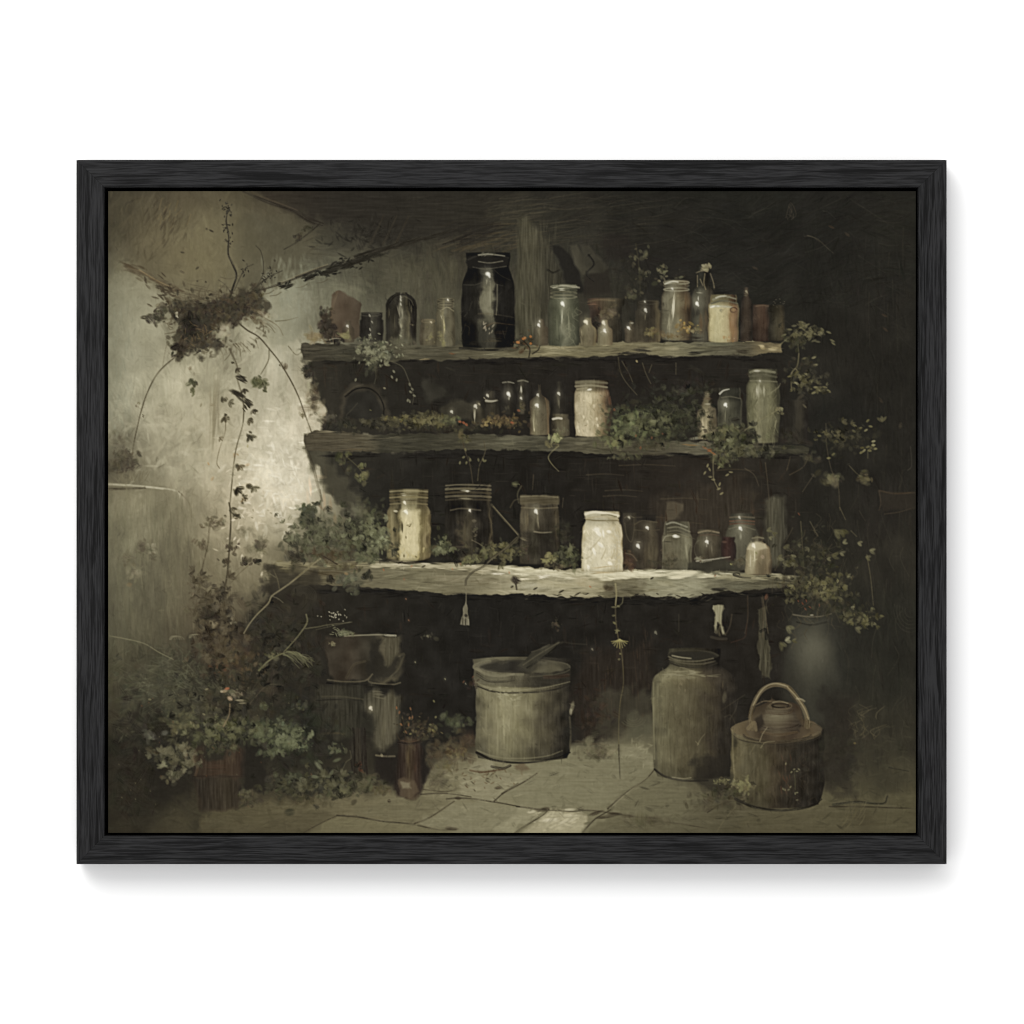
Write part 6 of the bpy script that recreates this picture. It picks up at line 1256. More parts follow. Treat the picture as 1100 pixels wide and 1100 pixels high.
    stroke([(854, 848), (854, 838), (853, 828)], .9, (84, 82, 60), .7)
    for x, y in ((853, 826), (850, 829), (856, 828), (858, 826), (843, 848), (849, 845), (854, 852), (856, 851), (841, 847), (847, 848), (856, 859), (844, 820)):
        dab(x, y, 4, 2.4, rng.uniform(0, 3), (112, 108, 82), .75)
    motif('weeds', 'low yellowish weeds between the tall crock and the milk can')
    leaves(786, 850, 22, 9, 150, [(48, 44, 33), (56, 52, 38), (72, 68, 48)], 5, .6); leaves(796, 842, 12, 8, 60, [(84, 80, 54), (112, 108, 74), (128, 124, 86)], 3.6, .75); leaves(774, 838, 10, 5, 26, [(96, 92, 62), (120, 118, 80)], 3.4, .7); leaves(800, 846, 8, 9, 40, [(108, 102, 70), (124, 118, 82)], 4, .5)
    ground()
    leaves(905, 810, 26, 26, 160, [(50, 47, 38), (58, 56, 43), (64, 62, 48)], 9, .3, own=False)
    for _ in range(24):
        x, y = rng.uniform(910, 942), rng.uniform(768, 795)
        stroke([(x, y), (x + rng.normal(2, 4), y - 6), (x + rng.normal(4, 6), y - 12)], .9, (92, 84, 62), .45, .5)
    dab(918, 798, 4, 3, 0, (112, 96, 54), .7)
    poly([(884, 740), (915, 750), (918, 850), (886, 850)], (40, 35, 30), .5, 10, 3, own=False, jit=4)


def paint_hanging():
    motif('tag', 'small tattered tag hanging on a string from the shelf edge')
    stroke([(500.5, 626), (500.7, 638), (500.5, 650)], 1, (124, 116, 96), .85)
    poly([(500, 645), (502, 652), (505, 668), (504.5, 672), (493.5, 671), (497, 656)], (116, 111, 96), .9, 1.2, .5, jit=12, streak=VS)
    dab(500.5, 661, 5, 4, .5, (46, 42, 36), .85); stroke([(497, 664), (497, 671)], 1, (64, 60, 50), .8); stroke([(500, 665), (500, 671)], 1, (64, 60, 50), .8); stroke([(503, 665), (503.5, 671)], .9, (150, 144, 124), .8)
    motif('twig', 'bent bare twig lying across the jars and drooping over the shelf')
    stroke([(528, 542), (540, 556), (551, 568), (557, 576), (548, 586), (530, 598), (520, 608), (508, 614), (501, 622), (500, 628)], 2.4, (72, 66, 52), .92, 2.2)
    stroke([(530, 544), (545, 561), (556, 574)], .9, (128, 116, 90), .7); stroke([(555, 577), (540, 591), (524, 604)], .9, (112, 102, 78), .6)
    motif('cloth_strip', 'pale torn strip hanging below the right half of the lowest shelf')
    poly([(766, 650), (777, 650), (777, 668), (779, 681), (775, 682), (771, 669), (769, 681), (766, 680), (767, 668)], (142, 136, 108), .92, 2.2, 1, jit=9, streak=VS); stroke([(773, 672), (772, 677), (773, 682)], 1.4, (98, 90, 68), .6, 2.4); dab(770, 678, 8, 3, 1.5, (120, 113, 88), .6)
    stroke([(764, 684), (772, 686), (780, 686)], 3, (64, 57, 46), .7)
    ground()
    stroke([(786, 660), (784, 672), (779, 682)], 1.6, (76, 64, 50), .6); stroke([(785, 690), (800, 684), (802, 670)], 1.2, (70, 50, 40), .6)
    motif('trailing_vine', 'single yellow-green creeper hanging down to the floor')
    stroke([(661, 627), (662, 640), (661, 655), (662, 672), (664, 685), (667, 697), (669, 715), (669.5, 735), (666, 755), (664.5, 780), (664.5, 800)], 1.5, (96, 86, 58), .75, .8)
    stroke([(661, 627), (662, 638), (661, 650)], 2, (146, 136, 98), .75, 1.2); stroke([(664.5, 800), (665, 815), (666, 836)], 1.5, (62, 57, 45), .65, .8); stroke([(662, 652), (668, 648), (669, 642)], 1.1, (108, 104, 74), .8)
    for x, y, l in ((659, 652, 7), (664, 651, 5), (659, 661, 5), (660, 669, 6), (663, 677, 8), (662, 679, 5), (666, 702, 3), (665, 708, 4)):
        dab(x, y, l, 3, rng.normal(0, .5), (112, 108, 72), .85)
    for an in np.linspace(.2, 2.95, 9):
        x, y = 665.5, 687
        stroke([(x, y), (x + 5 * math.cos(an), y + 1 + 2 * math.sin(an)), (x + 9 * math.cos(an), y + 1 + 9 * math.sin(an) * (.4 + .5 * abs(math.sin(an))))], 1.6, (146, 136, 78), .85, 1)
    ground()
    spark(704, 679, 2.2, (112, 110, 98), .8); spark(500, 734, 1, (130, 126, 110), .7); stroke([(729, 660), (729, 678)], 1.4, (62, 56, 45), .6)
    for x, y in ((434, 622), (436, 643), (439, 666), (446, 711), (478, 729)):
        spark(x, y, 1.1, (150, 144, 110) if y > 690 else (150, 90, 66), .6)
    for _ in range(60):
        x, y = rng.uniform(430, 700), rng.uniform(645, 712)
        stroke([(x, y), (x + rng.normal(0, 2), y + rng.uniform(5, 16))], .9, (56, 52, 44), rng.uniform(.15, .45), .5, own=False)
    leaves(460, 683, 9, 4, 20, [(62, 58, 48), (84, 80, 66)], 4, .5, own=False); spark(459, 683, 1.6, (120, 116, 98), .6)


def sprig(x, y, n, s, cols, reach=8):
    """a few separate small leaves round a point"""
    for _ in range(n):
        leaf(x + rng.normal(0, reach * .6), y + rng.normal(0, reach * .45), s * rng.uniform(.6, 1.3), rng.uniform(0, 6.3), cols[rng.integers(len(cols))], .85, 2)


def paint_growth():
    G0 = [(44, 43, 33), (54, 54, 40), (66, 68, 48)]
    G1 = [(52, 54, 39), (70, 74, 52), (92, 96, 68)]
    G2 = [(66, 68, 49), (88, 92, 64), (112, 116, 80)]
    GG = [(74, 76, 62), (98, 100, 82), (124, 126, 104)]
    motif('trailing_plant', 'grey-green plant spilling over the left end of the top shelf')
    leaves(398, 374, 15, 7, 70, [(60, 60, 48), (84, 85, 70), (112, 114, 94)], 5, .75); leaves(412, 381, 13, 6, 50, GG, 5, .75); leaves(402, 388, 12, 6, 46, [(64, 64, 50), (88, 88, 70)], 5.5, .7); leaves(392, 365, 8, 4, 20, GG, 4.5, .8); leaves(400, 396, 7, 6, 30, [(52, 52, 42), (74, 74, 58)], 5, .6)
    stroke([(420, 388), (432, 394), (438, 406), (444, 424), (443, 434)], 1.1, (84, 80, 64), .8, .8); stroke([(402, 392), (404, 404), (402, 412)], 1.1, (74, 72, 58), .7)
    for x, y in ((423, 399), (421, 405), (426, 408), (440, 413), (445, 425), (443, 418), (438, 430), (440, 431), (441, 421), (382, 408)):
        dab(x, y, 5, 3, rng.uniform(.5, 2), (128, 128, 108), .8)
    for _ in range(40):
        x, y = rng.normal(406, 15), rng.normal(378, 8)
        dab(x, y, 4.5, 2.4, rng.uniform(0, 3), np.array((132, 134, 110)) + rng.normal(0, 8), .75, h=.7)
    motif('moss', 'dry moss and leaves along the back of the middle shelf')
    leaves(455, 452, 28, 8, 150, [(54, 51, 39), (72, 68, 48), (92, 86, 58)], 5, .7); leaves(458, 450, 16, 7, 50, [(88, 84, 56), (112, 104, 68)], 5, .7); leaves(420, 450, 14, 4, 40, [(78, 74, 50), (112, 102, 62)], 4, .65); leaves(538, 452, 24, 7, 120, [(70, 56, 40), (94, 78, 50), (116, 96, 58)], 5, .7); leaves(480, 452, 12, 6, 50, [(74, 74, 52), (100, 102, 70)], 5, .65)
    leaves(480, 460, 60, 4, 120, [(50, 46, 36), (60, 56, 43)], 6, .6)
    leaves(524, 455, 9, 4, 16, [(58, 46, 34), (150, 128, 78)], 4, .8)
    for x, y in ((498, 454), (501, 456), (494, 453), (550, 454), (557, 441)):
        dab(x, y, 5, 3.4, rng.uniform(0, 1), (176, 80, 50), .8, h=.7)
    motif('trailing_plant', 'little two-stemmed shoot hanging below the middle shelf')
    stroke([(497, 474), (500, 486), (505, 500), (508, 520)], 1.4, (72, 62, 46), .85, 1); stroke([(513, 516), (515, 500), (521, 486), (520, 474)], 1.2, (84, 76, 56), .85, .8)
    leaves(498, 471, 7, 6, 22, [(72, 68, 46), (100, 94, 62)], 5, .75)
    for x, y in ((498, 491), (501, 497), (494, 497), (505, 494), (514, 494), (519, 494), (521, 495), (500, 483)):
        dab(x, y, 5, 3, rng.uniform(0, 3), (112, 108, 74), .8)
    motif('trailing_plant', 'bright yellow-green tuft with a curling root below the cream jar')
    leaves(597, 470, 6, 5, 34, [(96, 100, 64), (128, 132, 86), (150, 152, 104)], 5, .85); leaves(592, 478, 8, 3, 14, [(104, 96, 62), (120, 112, 76)], 4, .7)
    stroke([(600, 479), (592, 486), (589, 492), (594, 500), (600, 506)], 1.2, (128, 120, 84), .85, .8)
    motif('leafy_mound', 'mound of fresh green leaves in the middle of the shelf')
    leaves(715, 443, 52, 26, 240, [(38, 37, 30), (44, 45, 34), (54, 55, 41)], 7, .65); leaves(690, 455, 36, 18, 260, [(48, 50, 36), (66, 70, 48), (84, 92, 62)], 6, .7); leaves(678, 456, 26, 16, 130, [(74, 80, 54), (92, 101, 68), (110, 119, 80)], 6, .7); leaves(660, 470, 16, 10, 60, [(80, 84, 54), (100, 106, 70)], 6, .65); leaves(722, 462, 22, 16, 90, [(56, 58, 42), (70, 72, 52)], 6, .5)
    leaves(735, 421, 16, 5, 40, [(52, 53, 41), (72, 74, 60)], 6, .5); leaves(664, 476, 12, 6, 24, [(104, 104, 66), (120, 122, 78)], 5.5, .6); leaves(672, 490, 18, 5, 50, [(56, 54, 40), (84, 84, 60)], 5, .65); leaves(700, 478, 24, 6, 60, [(62, 58, 44), (74, 72, 52)], 7, .5)
    for x, y in ((683, 468), (688, 481), (700, 470), (712, 466), (660, 440)):
        dab(x, y, 4.5, 3, rng.uniform(0, 3), (140, 78, 52), .65)
    motif('ivy', 'dark ivy sprays under the small bottles at the right of the shelf')
    leaves(781, 466, 22, 10, 170, [(46, 46, 35), (62, 62, 45), (84, 84, 58)], 6, .75); leaves(778, 488, 16, 12, 120, [(50, 50, 38), (72, 72, 51), (96, 95, 65)], 6, .75); leaves(806, 470, 10, 8, 50, [(42, 41, 33), (58, 56, 43)], 7, .7); leaves(784, 462, 10, 6, 30, [(92, 90, 62), (108, 106, 72)], 5, .6); leaves(748, 460, 5, 10, 24, [(58, 58, 44), (44, 44, 34)], 6, .6); leaves(800, 484, 16, 5, 40, [(88, 86, 66), (66, 66, 50)], 8, .6, ang=.3)
    stroke([(766, 488), (766, 506), (767, 516), (771, 524)], 1.3, (120, 112, 80), .85, .9)
    for x, y in ((760, 500), (757, 508), (763, 512), (766, 515), (772, 525), (775, 530), (785, 507), (762, 504), (772, 502), (781, 510), (773, 520)):
        dab(x, y, 6, 2.8, rng.uniform(0, 3), (132, 124, 86), .8)
    for x, y in ((762, 484), (766, 487), (757, 481)):
        dab(x, y, 8, 3, .5, (146, 84, 52), .75)
    ground()
    for pts in ([(664, 384), (666, 398), (672, 410), (684, 424)], [(668, 388), (676, 402), (680, 412)], [(690, 390), (694, 402), (699, 412)], [(700, 392), (697, 400)], [(726, 390), (726, 402)]):
        stroke(pts, 1, (88, 80, 62), .75, .8)
    dab(684, 388, 4, 3, 1, (172, 150, 96), .85); leaves(665, 402, 12, 10, 24, [(48, 42, 35), (54, 47, 39)], 4, .5)
    leaves(745, 412, 24, 8, 60, [(50, 44, 36), (44, 40, 33)], 6, .5)
    for pts in ([(800, 503), (810, 510), (815, 522)], [(822, 497), (824, 515), (826, 536)], [(848, 510), (862, 502), (868, 492)], [(845, 505), (849, 490)], [(874, 510), (862, 528)], [(605, 535), (604, 545)], [(573, 510), (572, 526)]):
        stroke(pts, 1, (92, 78, 60), .6, .7)
    # top shelf background stems and flowers
    motif('dried_flowers', 'pale dried flower heads on thin stems behind the top shelf jars')
    stroke([(683, 262), (686, 285), (688, 318)], 1.4, (62, 58, 44), .7)
    for cx, cy, n in ((680, 279, 14), (690, 272, 10), (692, 294, 18), (713, 290, 18), (711, 300, 14), (730, 296, 8), (676, 318, 12), (684, 316, 12)):
        leaves(cx, cy, 7, 6, n, [(62, 59, 46), (88, 84, 64)] if cx < 705 or cx > 720 else [(72, 70, 53), (118, 114, 88)], 5, .75)
    leaves(680, 300, 16, 22, 60, [(44, 42, 34), (56, 53, 42)], 6, .4)
    # creepers on the right
    motif('creeper', 'creeper with small yellowish leaves at the end of the top shelf')
    stroke([(838, 370), (850, 360), (860, 352), (868, 358), (880, 360)], 1.1, (112, 106, 76), .8); stroke([(856, 348), (866, 356), (872, 352)], 1, (96, 90, 66), .7)
    for x, y in ((848, 354), (853, 350), (860, 346), (867, 349), (870, 352), (858, 358), (866, 361), (874, 358), (880, 359), (890, 357), (894, 366), (895, 369), (878, 367), (884, 358), (845, 366), (842, 360), (851, 362), (861, 367), (874, 366)):
        dab(x, y, 8, 3, rng.uniform(-.6, .9), (108, 104, 74), .8)
    leaves(856, 366, 14, 8, 50, [(52, 50, 38), (72, 70, 50)], 6, .6); stroke([(857, 370), (858, 384), (855, 400), (850, 412)], 1.1, (84, 80, 60), .7)
    motif('creeper', 'sparse creeper leaves hanging beside the pale green jar')
    stroke([(858, 380), (856, 393), (850, 402), (850, 420)], 1.2, (100, 92, 66), .8); stroke([(848, 404), (854, 396), (859, 404)], 1.2, (112, 104, 76), .8)
    for x, y in ((848, 404), (856, 400), (859, 405), (853, 411), (856, 412), (863, 404), (862, 410), (868, 405), (870, 417), (876, 416), (880, 419), (886, 416), (890, 420), (874, 422), (884, 419), (864, 385), (876, 392), (866, 402), (874, 384)):
        dab(x, y, 7, 3.4, rng.uniform(-.6, .8), np.array((116, 110, 74)) + rng.normal(0, 12), .85)
    leaves(866, 396, 14, 14, 50, [(52, 50, 38), (66, 62, 46)], 6, .5); dab(860, 426, 14, 5, -.7, (76, 68, 54), .7); dab(864, 436, 8, 3, .8, (104, 96, 74), .7); dab(888, 403, 8, 9, .6, (74, 70, 56), .6); stroke([(836, 440), (815, 452), (800, 462)], 1, (124, 118, 88), .7); leaves(838, 440, 4, 4, 10, [(120, 116, 82)], 4, .85)
    poly([(851, 430), (864, 430), (862, 455), (856, 462), (852, 450)], (62, 57, 47), .5, 4, 1, own=False)
    motif('creeper', 'yellow-leaved creeper sprays in the dark at the far right')
    stroke([(887, 455), (888, 480), (893, 505), (900, 520), (902, 548)], 1.1, (76, 68, 52), .7); stroke([(912, 500), (922, 510), (932, 514)], 1, (92, 84, 62), .7)
    for x, y in ((876, 464), (880, 468), (884, 464), (888, 466), (897, 468), (903, 471), (907, 473), (911, 470), (899, 474), (876, 472), (924, 460), (930, 462), (918, 457), (935, 458), (917, 463), (932, 452), (926, 481), (932, 480), (938, 478), (934, 484), (928, 484), (940, 482), (938, 474), (925, 486), (895, 488), (890, 492)):
        dab(x, y, 6, 3.4, rng.uniform(-.8, .8), np.array((120, 114, 72)) + rng.normal(0, 16), .85)
    leaves(905, 470, 30, 20, 90, [(46, 44, 34), (58, 55, 41), (72, 68, 49)], 6, .45); leaves(894, 514, 14, 7, 40, [(72, 68, 51), (104, 99, 74)], 7, .7); leaves(929, 513, 8, 6, 20, [(78, 72, 50), (104, 96, 68)], 7, .7); stroke([(932, 484), (932, 492)], 1, (100, 94, 66), .6)
    leaves(848, 470, 14, 10, 40, [(46, 42, 34), (56, 52, 42)], 7, .5); leaves(868, 492, 10, 6, 24, [(66, 62, 47), (80, 74, 56)], 6, .5)
    motif('creeper', 'large creeper tumbling over the right end of the lowest shelf')
    for pts in ([(860, 560), (862, 590), (864, 620)], [(870, 560), (878, 575)], [(845, 594), (856, 606), (866, 610)], [(902, 545), (908, 558)], [(914, 570), (920, 576)], [(931, 596), (935, 620), (938, 650)], [(838, 600), (850, 596), (862, 600)], [(880, 600), (895, 595), (905, 590)]):
        stroke(pts, 1.1, (92, 84, 62), .75, .8)
    leaves(870, 600, 34, 26, 170, [(44, 42, 33), (56, 54, 40), (70, 68, 48)], 6, .5); leaves(880, 632, 30, 18, 220, [(48, 46, 35), (66, 64, 45), (92, 88, 58)], 6, .65); leaves(862, 628, 30, 9, 110, [(56, 52, 39), (76, 72, 51)], 6, .55); leaves(888, 637, 16, 9, 50, [(84, 80, 54), (106, 101, 67)], 5, .7); leaves(925, 664, 20, 9, 44, [(76, 72, 49), (104, 99, 64)], 5, .65); leaves(900, 655, 30, 12, 90, [(52, 50, 38), (66, 62, 46)], 6, .5)
    for x, y, s in ((842, 588, 9), (835, 600, 10), (844, 607, 8), (830, 572, 7), (824, 570, 7), (826, 577, 6), (850, 596, 8), (848, 601, 9), (841, 604, 8), (897, 570, 14), (904, 569, 12), (905, 583, 8), (921, 583, 8), (871, 599, 7), (902, 594, 8), (894, 597, 10), (934, 591, 9), (930, 598, 8), (888, 600, 7), (843, 633, 9), (848, 636, 7), (862, 640, 6), (914, 652, 6), (936, 652, 7), (936, 668, 8), (941, 672, 6), (919, 674, 10), (925, 668, 12), (912, 667, 8), (893, 617, 7), (901, 615, 8), (886, 622, 9), (896, 630, 9), (882, 640, 9), (893, 642, 8), (906, 630, 7), (910, 620, 7), (845, 673, 12), (838, 690, 12), (843, 688, 10), (851, 688, 7)):
        leaf(x, y, s, rng.uniform(-.5, 1.2), np.array((98, 95, 66)) + rng.normal(0, 13), .75, 2)
    for x, y in ((857, 645), (865, 654), (870, 652), (862, 648), (858, 552), (866, 645), (880, 650)):
        dab(x, y, 5, 2, rng.uniform(.6, 1.6), (128, 64, 46), .7)
    for _ in range(60):
        x, y = rng.normal(872, 24), rng.uniform(545, 680)
        stroke([(x, y), (x + rng.normal(0, 3), y + 6), (x + rng.normal(0, 5), y + rng.uniform(8, 18))], .9, (84, 74, 56), rng.uniform(.2, .6), .6)
    ground()
    for _ in range(40):
        x, y = rng.uniform(900, 975), rng.uniform(500, 860)
        stroke([(x, y), (x + rng.normal(0, 4), y + 12), (x + rng.normal(0, 6), y + rng.uniform(18, 40))], .9, (68, 64, 51), rng.uniform(.15, .45), .5)
    for r in range(5):
        ring(978, 655, 6 + 3 * r, 8 + 4 * r, .9, (66, 63, 52), .4, 1.2, 3.4)
    stroke([(945, 527), (960, 530), (982, 529)], 1.6, (86, 66, 47), .7); stroke([(950, 552), (965, 550), (982, 545)], 1.2, (74, 62, 48), .6); poly([(944, 527), (984, 531), (984, 546), (948, 549)], (56, 48, 39), .5, 3, 1.2)
    stroke([(944, 527), (946, 540), (944, 548)], 1, (80, 64, 48), .6); stroke([(978, 480), (979, 500), (975, 505)], 1, (84, 80, 68), .5); dab(967, 457, 5, 9, .2, (80, 72, 56), .5)
    # lowest shelf foliage
    motif('shrub', 'leafy shrub growing over the left end of the lowest shelf')
    leaves(345, 580, 34, 22, 240, [(60, 58, 46), (74, 76, 58), (90, 92, 70)], 8, .6); leaves(390, 580, 28, 22, 200, [(54, 52, 40), (70, 70, 50), (88, 88, 62)], 7, .65); leaves(395, 550, 14, 12, 70, [(60, 62, 46), (76, 78, 56)], 7, .6); leaves(340, 562, 24, 14, 70, [(84, 84, 66), (100, 100, 80)], 8, .45); leaves(356, 596, 26, 7, 90, [(64, 52, 38), (80, 66, 46), (66, 62, 46)], 7, .6); leaves(318, 598, 12, 6, 50, [(54, 52, 40), (66, 62, 48)], 6, .7)
    leaves(408, 583, 10, 9, 60, [(84, 88, 64), (112, 116, 86), (132, 136, 106)], 6, .8); leaves(393, 600, 14, 5, 60, [(74, 78, 58), (100, 104, 78)], 6, .75); leaves(400, 568, 10, 8, 40, [(80, 82, 60), (108, 110, 80)], 6, .7); leaves(330, 548, 7, 6, 40, [(58, 62, 47), (70, 74, 56)], 6, .85); leaves(328, 558, 6, 6, 26, [(52, 55, 43), (64, 66, 50)], 6, .85); leaves(327, 545, 4, 4, 12, [(76, 80, 62)], 5, .8); leaves(340, 541, 4, 3, 12, [(60, 64, 50)], 5, .85)
    leaves(349, 572, 12, 8, 12, [(160, 150, 128), (140, 134, 112)], 8, .35, own=False); leaves(389, 584, 6, 3, 14, [(150, 150, 128), (112, 112, 90)], 4, .7); leaves(372, 608, 16, 4, 40, [(72, 66, 48), (92, 84, 60)], 6, .6)
    stroke([(345, 596), (352, 600), (362, 606)], 1.3, (56, 46, 36), .7); stroke([(372, 548), (376, 570), (380, 590)], 1.2, (66, 58, 44), .6); leaves(382, 548, 12, 9, 50, [(112, 110, 92), (92, 92, 74)], 9, .25)
    motif('ivy_leaf', 'grey ivy leaf cluster hanging over the lowest shelf edge')
    leaves(372, 622, 11, 7, 46, [(64, 66, 53), (84, 86, 70), (100, 102, 84)], 7, .8); leaves(378, 632, 7, 8, 24, [(60, 60, 48), (76, 78, 62)], 7, .7); leaves(355, 622, 4, 3, 10, [(46, 43, 34)], 5, .8); leaves(395, 618, 5, 5, 14, [(48, 46, 36)], 6, .8); dab(372, 616, 6, 4, .3, (150, 118, 84), .7)
    motif('ivy_leaf', 'three yellow-green leaves hanging under the middle shelf')
    leaves(368, 492, 8, 5, 24, [(60, 60, 42), (88, 88, 58)], 6, .75); leaves(390, 513, 6, 6, 22, [(84, 84, 54), (112, 112, 74)], 6, .85); leaves(375, 505, 8, 6, 16, [(56, 56, 41), (74, 74, 51)], 6, .6); stroke([(372, 490), (385, 502), (392, 512)], 1, (84, 80, 56), .7); leaves(389, 500, 4, 3, 8, [(100, 100, 66)], 5, .8)
    motif('leaf_clump', 'green tufts between the jars on the lowest shelf')
    leaves(477, 583, 10, 9, 50, [(56, 58, 42), (80, 84, 58), (104, 106, 74)], 5, .75); leaves(505, 602, 10, 5, 36, [(84, 82, 58), (112, 110, 76)], 5, .8); leaves(540, 592, 22, 10, 130, [(56, 54, 40), (76, 73, 52), (96, 92, 63)], 6, .75); leaves(524, 592, 10, 7, 40, [(84, 82, 56), (104, 101, 68)], 6, .6); leaves(591, 600, 9, 7, 40, [(92, 88, 56), (126, 121, 77), (138, 132, 86)], 6, .85); leaves(612, 596, 12, 9, 60, [(52, 52, 39), (74, 80, 53), (90, 96, 62)], 6, .7); leaves(605, 575, 12, 16, 60, [(46, 42, 33), (60, 58, 44)], 6, .5); leaves(600, 608, 16, 4, 40, [(70, 62, 47), (104, 96, 72)], 4, .6); leaves(467, 590, 9, 6, 30, [(72, 68, 48), (88, 82, 56)], 6, .6); leaves(555, 520, 4, 3, 10, [(74, 74, 54), (104, 104, 76)], 5, .7)
    leaves(716, 603, 20, 4, 40, [(70, 64, 48), (56, 52, 41)], 5, .4, own=False)
    stroke([(557, 540), (556, 530), (560, 522)], 1.6, (84, 78, 58), .7); stroke([(548, 545), (552, 538), (557, 536)], 1.3, (80, 72, 54), .7)


def paint_thicker_growth():
    """second sitting: bigger overlapping leaves where the plants are dense"""
    global cur
    by = {}
    for k, m in enumerate(MOTIFS):
        if m:
            by[m[1]] = k

    def bush(label, cx, cy, rx, ry, n, cols, s=7):
        global cur
        cur = by[label]
        c = np.asarray(cols, float)
        for k in range(n):
            x, y = cx + rng.normal(0, rx * .5), cy + rng.normal(0, ry * .5)
            f = min(len(c) - 1, int(k / n * len(c)))
            leaf(x, y, s * rng.uniform(.6, 1.35), rng.uniform(0, 6.3), c[f] + rng.normal(0, 7), rng.uniform(.5, .9), 3)
    D3 = [(40, 39, 31), (52, 52, 39), (70, 72, 51), (92, 94, 66)]
    Y3 = [(42, 40, 31), (54, 51, 38), (76, 72, 50), (102, 97, 64)]
    L3 = [(44, 45, 35), (62, 64, 47), (84, 88, 64), (108, 112, 84)]
    bush('mound of fresh green leaves in the middle of the shelf', 698, 453, 36, 19, 90, D3, 7)
    bush('mound of fresh green leaves in the middle of the shelf', 728, 440, 34, 24, 60, [(38, 37, 30), (48, 48, 36), (60, 61, 45)], 7)
    bush('dry moss and leaves along the back of the middle shelf', 455, 451, 34, 8, 50, [(50, 47, 36), (72, 68, 47), (100, 94, 62)], 6)
    bush('dry moss and leaves along the back of the middle shelf', 400, 456, 36, 5, 40, [(46, 44, 36), (58, 55, 43), (74, 70, 52)], 6)
    bush('dark ivy sprays under the small bottles at the right of the shelf', 784, 474, 28, 12, 70, D3, 7)
    bush('dark ivy sprays under the small bottles at the right of the shelf', 800, 486, 40, 6, 40, [(44, 43, 34), (60, 60, 46), (84, 82, 60)], 7)
    bush('leafy shrub growing over the left end of the lowest shelf', 395, 575, 26, 24, 90, L3, 7.5)
    bush('leafy shrub growing over the left end of the lowest shelf', 345, 575, 34, 24, 90, [(56, 55, 43), (70, 71, 54), (88, 90, 68)], 8)
    bush('green tufts between the jars on the lowest shelf', 540, 592, 24, 9, 50, Y3, 6.5)
    bush('green tufts between the jars on the lowest shelf', 606, 594, 12, 12, 30, D3, 7)
    bush('green tufts between the jars on the lowest shelf', 475, 588, 12, 10, 24, L3, 6.5)
    bush('large creeper tumbling over the right end of the lowest shelf', 880, 632, 34, 16, 70, Y3, 5)
    bush('large creeper tumbling over the right end of the lowest shelf', 868, 598, 36, 24, 40, [(42, 41, 33), (54, 51, 39), (72, 69, 49)], 5)
    bush('large creeper tumbling over the right end of the lowest shelf', 922, 664, 22, 9, 18, Y3, 6)
    bush('yellow-leaved creeper sprays in the dark at the far right', 900, 468, 34, 12, 40, [(44, 42, 33), (58, 55, 41), (84, 79, 55)], 6.5)
    bush('sparse creeper leaves hanging beside the pale green jar', 866, 408, 20, 16, 40, [(44, 42, 33), (60, 57, 43), (88, 84, 58)], 6.5)
    bush('creeper with small yellowish leaves at the end of the top shelf', 862, 358, 20, 9, 34, [(44, 42, 33), (64, 61, 44), (96, 92, 64)], 6.5)
    bush('grey-green plant spilling over the left end of the top shelf', 403, 380, 20, 9, 50, [(58, 58, 47), (84, 85, 69), (120, 121, 98)], 6)
    bush('leafy green plant spreading out of the terracotta pot', 245, 786, 44, 14, 90, [(44, 44, 34), (64, 65, 47), (90, 91, 63)], 8)
    bush('leafy green plant spreading out of the terracotta pot', 306, 792, 24, 14, 70, [(46, 49, 38), (70, 75, 55), (98, 105, 78)], 8)
    bush('leafy green plant spreading out of the terracotta pot', 190, 815, 22, 14, 60, [(52, 51, 40), (74, 72, 55), (100, 96, 75)], 8)
    bush('dark bushy undergrowth filling the lower left of the painting', 230, 745, 60, 34, 90, [(38, 36, 29), (50, 48, 37), (66, 63, 47)], 8)
    bush('dark bushy undergrowth filling the lower left of the painting', 300, 700, 40, 40, 70, [(34, 32, 27), (44, 42, 33), (56, 52, 41)], 8)
    bush('dark bushy undergrowth filling the lower left of the painting', 236, 690, 26, 30, 80, [(50, 43, 34), (66, 56, 43), (84, 73, 55)], 8)
    bush('low leafy weeds along the floor between flower pot and brown bottle', 345, 842, 52, 14, 100, [(40, 39, 31), (56, 54, 41), (80, 78, 57)], 8)
    bush('second climbing stem with dark leaves nearer the lowest shelf', 240, 660, 12, 34, 50, [(50, 44, 35), (64, 56, 43), (80, 70, 53)], 8)
    bush('brown climbing stem with faded leaves left of the lowest shelf', 214, 640, 10, 30, 40, [(70, 62, 48), (84, 75, 58)], 8)
    ground()


